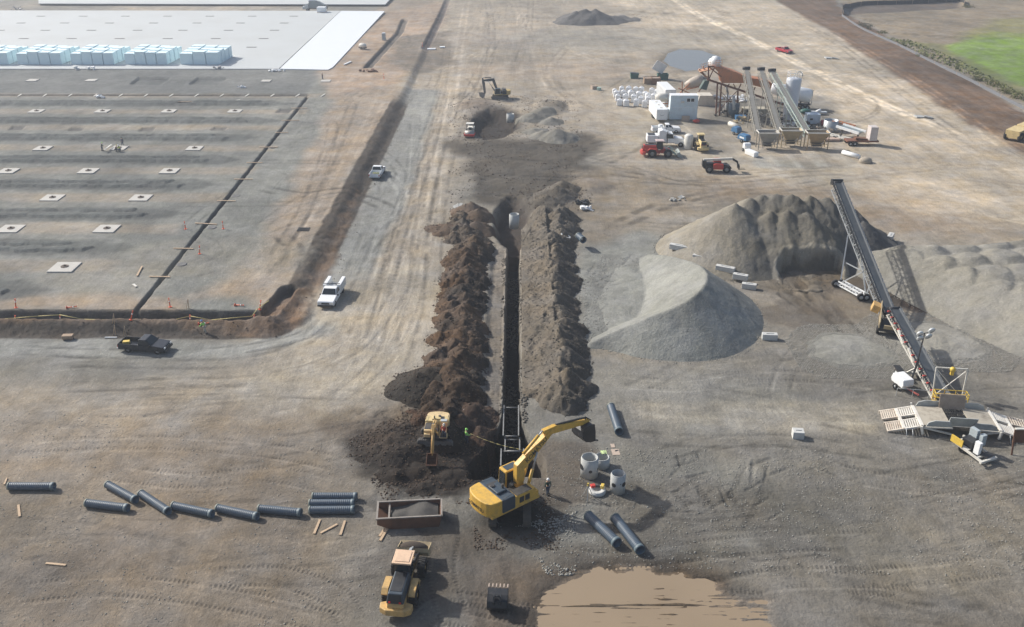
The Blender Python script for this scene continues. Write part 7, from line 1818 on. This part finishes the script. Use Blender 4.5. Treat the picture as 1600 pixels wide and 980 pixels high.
# boards across the ditches
def board(label, a, b, w=.22, z=PADZ+.12, group='boards laid across the ditches'):
    A_, B_ = G3(*a, z), G3(*b, z); c = (A_+B_)/2; q = MB(); q.bar(A_-c, B_-c, w, .07); return tag(q.build('ditch_board', WOOD if w < .3 else OFFW, loc=c), label, 'board', group)
BD = [((233, 432), (266, 432.5), 'nearest the corner with the long ditch'), ((271, 388), (302, 388.5), 'second up from the corner'), ((305, 348.5), (339, 350.5), 'between the two orange posts'), ((339, 313.5), (368, 314), 'fourth up the slanting ditch'),
      ((366, 280), (395, 280), 'fifth up the slanting ditch'), ((385, 254), (410, 254), 'sixth up the slanting ditch'), ((405, 230), (434, 230), 'seventh up the slanting ditch'), ((430, 207), (450, 207), 'eighth up the slanting ditch'), ((440, 188), (468, 188), 'ninth up the slanting ditch'), ((455, 169), (480, 169), 'topmost on the slanting ditch')]
for a, b, w in BD: board('thin pale board '+w, a, b)
for k in range(13): px = 30+k*39.5; board('short stake board across the long back ditch', (px-2.5, 151), (px+3.5, 147), .3, group='short boards over the back ditch')
board('pale board leaning by the ditch corner', (214, 431), (222, 416), .22, group='loose boards on the pad'); board('short white scrap board by the ditch corner', (208, 444), (213, 448), .3, group='loose boards on the pad')
board('long loose board lying near the back ditch', (352, 159), (375, 156), .3, group='loose boards on the pad'); board('very thin white board lying above the scrap', (277, 159.5), (300, 158.5), .2, group='loose boards on the pad')
# orange delineator posts and the tape between them
def delin(label, p, fallen=None, z=PADZ, lean=0):
    x, y = G(p[0], p[1], z); zz = hgt(x, y)
    t = thing('delineator_post', label, 'traffic post', (x, y, zz), 0, 'orange delineator posts')
    q = MB(); q.cyl((0, 0, 0), (0, 0, .06), .22, n=10); q.cyl((0, 0, .05), (0, 0, 1.15), .075, .055); q.cyl((0, 0, 1.15), (0, 0, 1.25), .09, n=8)
    o = q.build('post', ORPL, t)
    q = MB(); q.cyl((0, 0, .75), (0, 0, .87), .085); q.build('white_band', WHT, t)
    if fallen is not None: t.rotation_euler = (R(86), 0, fallen); t.location.z += .1
    else: t.rotation_euler = (lean*.6, -lean, 0)
    return t
DP = [((25, 481), None, 'standing upright above the ditch at the far left', -.1), ((104, 482), R(100), 'lying on its side above the ditch', 0), ((266, 480), None, 'standing above the ditch right of the slanting trench', 0), ((367, 478), R(80), 'lying on its side near the ditch corner', 0),
      ((22, 503), None, 'in front of the ditch, first from the left', -.2), ((93, 502), None, 'in front of the ditch, second from the left', -.15), ((206, 508), None, 'in front of the ditch near the slanting trench', -.3), ((297, 505), None, 'in front of the ditch, left of the worker', -.1), ((394, 505), None, 'in front of the ditch at the bend', -.3), ((406, 485), None, 'behind the ditch at the bend', -.2),
      ((312, 397), None, 'alone on the pad right of the slanting trench', -.1), ((349, 358), None, 'right of the board, upper post', 0), ((290, 358), None, 'left of the board, upper post', 0), ((600, 123), None, 'far up beside the haul road junction', 0), ((660, 72), None, 'beside the small far ditch', 0), ((311, 512), R(95), 'lying flat left of the green vest worker', 0)]
for p, f, w, ln in DP: delin('orange post '+w, p, f, PADZ if p[1] < 495 else .3, ln)
pt = [(x_, y_) for x_, y_ in ((0, 499), (22, 497), (60, 494), (93, 492), (130, 499), (178, 500), (200, 499), (240, 507), (297, 494), (330, 500), (394, 494), (402, 483), (420, 470))]
q = MB(); P_ = []
for i, (a, b) in enumerate(pt): P_.append(GY(a, b, G(a, 506, 0)[1]+.0) if b > 490 else G3(a, b, PADZ+.8))
q.path(P_, .05, 5); tag(q.build('barrier_tape', TARP), 'sagging caution tape strung along the ditch posts', 'barrier tape')
for (lab, p) in (('leaning timber stake left of the small tripod stakes', (178, 511)), ('timber stake beside the slanting trench mouth', (194, 514)), ('yellowish stake near the ditch behind an orange post', (295, 482)), ('timber stake in front of the near pipe row berm', (180, 509))):
    x, y, z = on(*p); q = MB(); q.bar((0, 0, 0), (.05, .1, 1.3), .07); q.bar((-.3, 0, 0), (0, .05, 1.1), .06); tag(q.build('survey_stake', WOOD, loc=(x, y, z)), lab, 'stake', 'timber survey stakes')
x, y, z = on(107, 530); t = thing('timber_bundle', 'brown timber crate lying on gravel left of the black pickup', 'crate', (x, y, z), R(5))
q = MB(); q.box((0, 0, .35), (1.25, .7, .45)); q.build('bundle', mat('old_timber', (.35, .25, .17), .8), t, bevel=.03)
for s in (-1, 1): q = MB(); q.box((s*.4, 0, .07), (.12, .8, .13)); q.build('runner', mat('dark_timber', (.22, .13, .09), .8), t)
q = MB()
for k in range(5): q.box((0, -.6+k*.3, .06), (1.6, .12, .08))
q.box((-.8, 0, .06), (.12, 1.5, .08)); q.box((.8, 0, .06), (.12, 1.5, .08)); x, y, z = gp(474, 359); tag(q.build('drain_grate', mat('grate_dark', (.03, .03, .035), .6), loc=(x, y, z)), 'black grating on the tan strip of the pad', 'grating')
for (lab, p) in (('dark open hole on the pad beside the fourth board', (369, 306)), ('dark open hole right of the upper orange posts', (331, 356)), ('dark open hole near the lowest boards', (284, 413)), ('dark open hole beside the seventh board', (425, 231))):
    x, y, z = gp(*p); q = MB(); q.lathe((0, 0, 0), (0, 0, .1), [(0, .75), (.07, .7), (.05, .5), (.02, .01)], 12); tag(q.build('hole_cover', mat('pocket_grey', (.12, .12, .12), .8), loc=(x, y, z)), lab, 'cover', 'dark covers on the pad')
# workers on the pad
person('person in green vest and blue jacket stepping along the brown berm', on(320, 515), R(70), HIVIS, mat('pale_trousers', (.4, .38, .33), .8), mat('blue_helmet', (.05, .2, .5), .5), ((.3, .3, 1.0), (.3, .2, 1.0)), lean=.45, step=.25)
x, y, z = gp(160, 236); person('person in dark green jacket standing at the footing, left of the crew', (x, y, z), R(-60), DKGRN, DENIM, HIVIS, lean=.3)
x, y, z = gp(192, 228); person('person in dark clothes standing behind the crew footing', (x, y, z), R(150), DENIM, DENIM, DKGRN)
x, y, z = gp(181, 237); person('person crouching in brown jacket at the crew footing', (x, y, z), R(-80), mat('brown_cloth', (.2, .13, .08), .8), DENIM, mat('yellow_helmet', (.7, .55, .1), .5), crouch=True, lean=.5)
x, y, z = gp(188, 237); person('person crouching in yellow vest, right of the crew footing', (x, y, z), R(60), mat('yellow_vest', (.7, .75, .12), .7), DENIM, WHT, crouch=True, lean=.6)
x, y, z = gp(504, 124); person('person standing small and far off by the lone footing on tan ground', (x, y, z), R(-90), mat('brown_cloth', (.2, .13, .08), .8), DENIM, OFFW)
board('plank held over the crew footing', (163, 234), (174, 226), .3, PADZ+.6, 'loose boards on the pad')
# far machines and sundry
fx = on(781, 154)
excavator('dark bodied excavator far up the line with its boom out to the left', (fx[0], fx[1], fx[2]), R(97), R(86), mat('excavator_ochre', (.45, .33, .12), .6), ((.5, 1.6), (1.6, 4.6), (4.1, 4.4), (3.7, 1.3)), .82, hoodm=BLK, armm=mat('dark_grey_arm', (.08, .085, .09), .6), cabm=mat('pale_cab', (.4, .42, .42), .5), bucketm=mat('grey_bucket', (.25, .24, .23), .7), bucket_ang=R(60))
def roller():
    t = thing('soil_roller', 'small soil roller with a pale canopy beside the upper pit', 'roller', g3(735, 212), R(176))
    q = MB(); q.lathe((-.95, 1.3, .7), (.95, 1.3, .7), [(0, .01), (0, .7), (1.9, .7), (1.9, .01)], 28); q.build('drum', mat('drum_steel', (.35, .34, .32), .5, .3), t)
    q = MB(); q.box((0, 2.1, .6), (2.1, .2, .4)); q.box((-1.05, 1.3, .7), (.12, 1.8, .3)); q.box((1.05, 1.3, .7), (.12, 1.8, .3)); q.build('drum_frame', REDC, t)
    q = MB(); q.box((0, -.9, 1.2), (1.5, 1.9, .9)); q.build('engine_body', OFFW, t, bevel=.1)
    q = MB(); q.box((0, .1, 1.5), (.6, .5, .5)); q.build('seat', BLK, t)
    for s in (-1, 1): wheel(t, s*.8, -1.1, .62, .42, OFFW)
    for sx_ in (-.65, .65):
        for sy_ in (-.5, .7): q = MB(); q.bar((sx_, sy_, 1.2), (sx_, sy_, 2.6), .08); q.build('canopy_post', BLK, t)
    q = MB(); q.box((0, .1, 2.65), (1.6, 1.5, .1)); q.build('canopy', OFFW, t, bevel=.03)
roller()
barrel('pale concrete barrel standing in the pit below the far excavator', (797.5, 201), .88, 1.9, z=-.6)
barrel('concrete barrel half buried at the head of the long trench', (803.5, 377), .80, 2.3, z=-.5)
bx = G3(875, 372, .9); t = thing('concrete_cover_ring', 'flat concrete ring lying open on the right spoil ridge', 'concrete ring', bx)
q = MB(); q.lathe((0, 0, 0), (0, 0, .3), [(0, .4), (0, .75), (.28, .75), (.3, .4), (0, .4)], 28); q.build('ring', CONC2, t)
bx = G3(883.5, 370, 1.0); q = MB(); q.lathe((0, 0, 0), (.1, 0, .25), [(0, .55), (0, .8), (.22, .8), (.22, .6), (0, .55)], 28); tag(q.build('concrete_cover_ring', CONC2, loc=bx), 'second flat concrete ring lapping over the first one', 'concrete ring')
junk('x', (909, 318), BLK, 14, .9, .7, .5, 'black_fittings', 'x', 21); junk('x', (916, 328), BAG, 10, .8, .5, .5, 'pale_debris', 'x', 22); junk('x', (1056, 312), mat('pale_rubble', (.42, .42, .4), .8), 9, 1.6, .8, .2, 'broken_concrete', 'x', 23)
junk('x', (716, 325), mat('pale_rubble', (.42, .42, .4), .8), 8, 1.0, .8, .3, 'broken_concrete', 'x', 24)
t = thing('portable_toilet', 'narrow white portable toilet cabin beside the far ditch', 'toilet cabin', gp(600, 63)); q = MB(); q.box((0, 0, 1.1), (1.15, 1.15, 2.1)); q.build('cabin', OFFW, t, bevel=.05); q = MB(); q.box((0, 0, 2.25), (1.2, 1.2, .2), taper=(.7, .7)); q.build('roof', WHT, t); q = MB(); q.box((0, -.6, 1.1), (.8, .05, 1.8)); q.build('door', mat('grey_cabinet', (.4, .45, .47), .5), t)
t = thing('towed_generator', 'rounded white towable generator beside the white sheeting edge', 'generator', gp(567, 77), R(60)); q = MB(); q.sphere((0, 0, 1.1), 1.0, 14, 8, (.95, 1.4, .75)); q.build('shell', OFFW, t); q = MB(); q.box((0, 0, .5), (1.3, 2.2, .3)); q.build('frame', BLK, t)
for s in (-1, 1): wheel(t, s*.8, 0, .36, .22, GALV)
t = thing('wrapped_pallet', 'white wrapped pallet box at the slab corner beside the far truck', 'pallet', (G(503, 19, zc)[0], G(503, 19, zc)[1], zc)); q = MB(); q.box((0, 0, 1.0), (3.2, 3.0, 1.8)); q.build('wrapped_load', WHT, t, bevel=.1); q = MB(); q.box((0, 0, .06), (3.3, 3.1, .12)); q.build('pallet', WOOD, t)
def far_truck():
    x, y = G(492, 15, PADZ); t = thing('pump_truck', 'grey blue pump truck with a pale cab on the strip between the slabs', 'truck', (x, y, hgt(x, y)), R(90))
    for y_ in (-3.4, -2.2, 2.6):
        for s in (-1, 1): wheel(t, s*1.05, y_, .52, .32, GALV)
    q = MB(); q.box((0, -.4, 1.0), (1.1, 8.4, .4)); q.build('frame', BLK, t)
    q = MB(); q.prism([(2.2, .8), (2.2, 2.9), (3.2, 2.8), (3.7, 1.9), (4.6, 1.7), (4.7, .7)], 2.2); c = q.build('cab', mat('pale_cab2', (.6, .62, .62), .4), t, bevel=.12)
    q = MB(); q.box((0, 3.5, 2.3), (1.9, .08, .7), (.55, 0, 0)); q.build('window', GLS, c)
    q = MB(); q.prism([(-3.8, 1.2), (-3.8, 2.4), (-1.5, 3.6), (1.9, 3.8), (2.0, 1.2)], 2.2); q.build('pump_body', mat('slate_body', (.22, .26, .28), .6), t)
    q = MB(); q.box((0, .6, 4.0), (.8, 3.0, .5)); q.build('folded_boom', WHT, t)
    q = MB(); q.box((0, -4.3, 1.4), (1.9, 1.2, 1.2)); q.build('rear_hopper', STL, t)
far_truck()
junk('x', (30, 18), mat('scrap_pale', (.45, .43, .42), .7), 18, 2.6, 1.0, 2.0, 'wrapped_scrap', 'x', 31); junk('x', (134, 109), BAG, 10, 2.4, .5, .7, 'plastic_wrap', 'x', 32); junk('x', (342, 108), mat('scrap_pale', (.45, .43, .42), .7), 7, 1.6, .4, .6, 'plastic_wrap', 'x', 33)
junk('x', (435, 112), BAG, 8, 3.0, .8, .4, 'plastic_wrap', 'x', 34); junk('x', (377, 137), BAG, 5, 1.0, .5, .3, 'plastic_wrap', 'x', 35); junk('x', (157, 153), BAG, 5, 1.0, .5, .4, 'plastic_wrap', 'x', 36); junk('x', (575, 112), RUST, 14, 2.6, .9, .4, 'dark_debris', 'x', 37)
for (lab, p, w) in (('flat white slab pieces by the little far ditch, left', (674, 73), 2.6), ('flat white slab pieces by the little far ditch, right', (691, 70), 1.6)):
    x, y, z = gp(*p); q = MB(); q.box((0, 0, .2), (w, 1.6, .3), (0, 0, .1)); tag(q.build('white_slab_piece', WHT, loc=(x, y, z)), lab, 'slab')
x, y, z = gp(543, 100); q = MB(); q.bar((-.6, -2.2, .2), (.6, 2.4, .2), .5, .25); tag(q.build('white_trim_length', WHT, loc=(x, y, z)), 'white trim length lying beside the lower sheeting corner', 'trim')
# yellow grader at the right edge
c = g3(1600, 213); t = thing('motor_scraper', 'pale yellow earthmover cut off by the right edge on the brown strip', 'earthmover', c, R(-50))
q = MB(); q.box((0, 0, 1.9), (2.4, 4.0, 1.5)); q.build('hood', CREAM, t, bevel=.15); q = MB(); q.box((0, 2.8, 2.2), (1.8, 1.6, 2.4)); q.build('cab', CREAM, t, bevel=.1)
q = MB(); q.prism([(-6, .6), (-6.2, 2.2), (-2.2, 2.4), (-2.2, .8)], 2.8); q.build('bowl', CREAM, t)
for s in (-1, 1):
    for y_ in (1.2, -5.2): wheel(t, s*1.4, y_, .95, .6, CREAM)
# silt fence and bushes along the brown strip
def silt(label, pts, h, m):
    P = [Vector(g3(*p)) for p in pts]; P = [Vector((a, b, hgt(a, b))) for a, b in curve([(p.x, p.y) for p in P], 6)]
    t = thing('silt_fence', label, 'silt fence', P[0]); q = MB(); o = P[0]
    for a, b in zip(P[:-1], P[1:]):
        q.add([tuple(a-o), tuple(b-o), tuple(b-o+Vector((0, 0, h))), tuple(a-o+Vector((0, 0, h))), tuple(a-o+Vector((.05, .05, 0))), tuple(b-o+Vector((.05, .05, 0))), tuple(b-o+Vector((.05, .05, h))), tuple(a-o+Vector((.05, .05, h)))], [(0, 1, 2, 3), (7, 6, 5, 4), (3, 2, 6, 7)])
    q.build('fabric', m, t)
    for k, a in enumerate(P[::3]):
        q = MB(); p = a-o; q.bar(p, p+Vector((0, 0, h+.25)), .08); q.build('stake', WOOD, t)
silt('long low grey silt fence along the upper side of the brown strip', [(1315, 25), (1345, 45), (1400, 70), (1460, 100), (1530, 135), (1600, 172), (1700, 225)], .7, mat('silt_grey', (.16, .17, .19), .8))
silt('black curving silt fence around the shallow hollow at the top right', [(1317, 24), (1318, 14), (1345, 9), (1400, 7), (1450, 6), (1500, 4), (1506, 9)], 1.6, mat('silt_black', (.02, .02, .022), .8))
LEAF = mat('shrub_leaves', (.12, .13, .035), .8, 0, .6, (.2, .17, .07), 1)
LEAF2 = mat('dark_shrub', (.055, .08, .035), .8, 0, .4, (.1, .11, .05), 1)
def shrub(label, p, r, h, m, s):
    x, y, z = g3(*p); t = thing('shrub', label, 'shrub', (x, y, z), 0, 'shrubs along the silt fence'); rr = random.Random(s); q = MB()
    for k in range(260):
        u = Vector((rr.gauss(0, .45), rr.gauss(0, .45), abs(rr.gauss(.3, .35)))); 
        if u.length > 1.1: continue
        c = Vector((u.x*r, u.y*r, u.z*h)); a = Vector((rr.uniform(-1, 1), rr.uniform(-1, 1), rr.uniform(-.3, 1))).normalized(); b = a.cross(Vector((rr.random(), 1, .3))).normalized(); s_ = rr.uniform(.12, .3)
        q.add([tuple(c-b*s_*.4), tuple(c+a*s_), tuple(c+b*s_*.4), tuple(c-a*s_*.5)], [(0, 1, 2, 3)])
    q.build('foliage', m, t); q = MB()
    for k in range(5): q.cyl((0, 0, 0), (rr.uniform(-.4, .4)*r, rr.uniform(-.4, .4)*r, h*.7), .03, .01, n=5)
    q.build('stems', WOOD, t)
for k, (lab, p, r, h, m) in enumerate((('dark green shrub at the top bend, left of a pair', (1347, 42), 2.0, 2.2, LEAF2), ('dark green shrub at the top bend, right of a pair', (1357, 46), 1.9, 2.6, LEAF2), ('low olive shrub below the dark pair', (1378, 52), 2.2, 1.0, LEAF),
    ('yellowish shrub by the fence, upper one of the lower group', (1528, 126), 2.0, 1.4, LEAF), ('yellowish shrub by the fence, second of the lower group', (1552, 134), 2.2, 1.6, LEAF), ('bright yellow shrub by the fence, third of the lower group', (1571, 146), 2.0, 1.8, LEAF), ('bright yellow shrub nearest the right edge by the fence', (1590, 154), 1.8, 2.0, LEAF),
    ('small shrub beside the black silt fence end', (1512, 12), 2.6, 1.6, LEAF), ('small olive shrub halfway along the grey fence', (1440, 88), 1.8, .9, LEAF), ('small olive shrub along the upper grey fence', (1410, 72), 1.6, .9, LEAF))):
    shrub(lab, p, r, h, m, 60+k)
# tufts of grass in the verge and meadow
def grass():
    rr = random.Random(77); q = MB(); W = PG([(1490, 72), (1545, 50), (1600, 52), (1760, 80), (1760, 200), (1600, 138), (1525, 106)]); V2 = PG([(1380, 58), (1600, 158), (1660, 190), (1640, 170), (1500, 95), (1420, 62)])
    for poly, n, h in ((V2, 1500, .3),):
        xs = [p[0] for p in poly]; ys = [p[1] for p in poly]; X_ = np.array([rr.uniform(min(xs), max(xs)) for _ in range(n)]); Y_ = np.array([rr.uniform(min(ys), max(ys)) for _ in range(n)]); sd = poly_sd(X_, Y_, poly)
        for x_, y_, s_ in zip(X_, Y_, sd):
            if s_ < 0: continue
            a = rr.uniform(0, 6.28); w = rr.uniform(.15, .4); z_ = .0; hh = h*rr.uniform(.5, 1.3)
            q.add([(x_-math.cos(a)*w, y_-math.sin(a)*w, z_), (x_+math.cos(a)*w, y_+math.sin(a)*w, z_), (x_+math.cos(a)*w*.7+.1, y_+math.sin(a)*w*.7, z_+hh), (x_-math.cos(a)*w*.7, y_-math.sin(a)*w*.7, z_+hh*.8)], [(0, 1, 2, 3)])
    o = q.build('grass', mat('meadow_grass', (.17, .19, .06), .8, 0, .4, (.24, .22, .1), .2)); tag(o, kind='stuff')
grass()
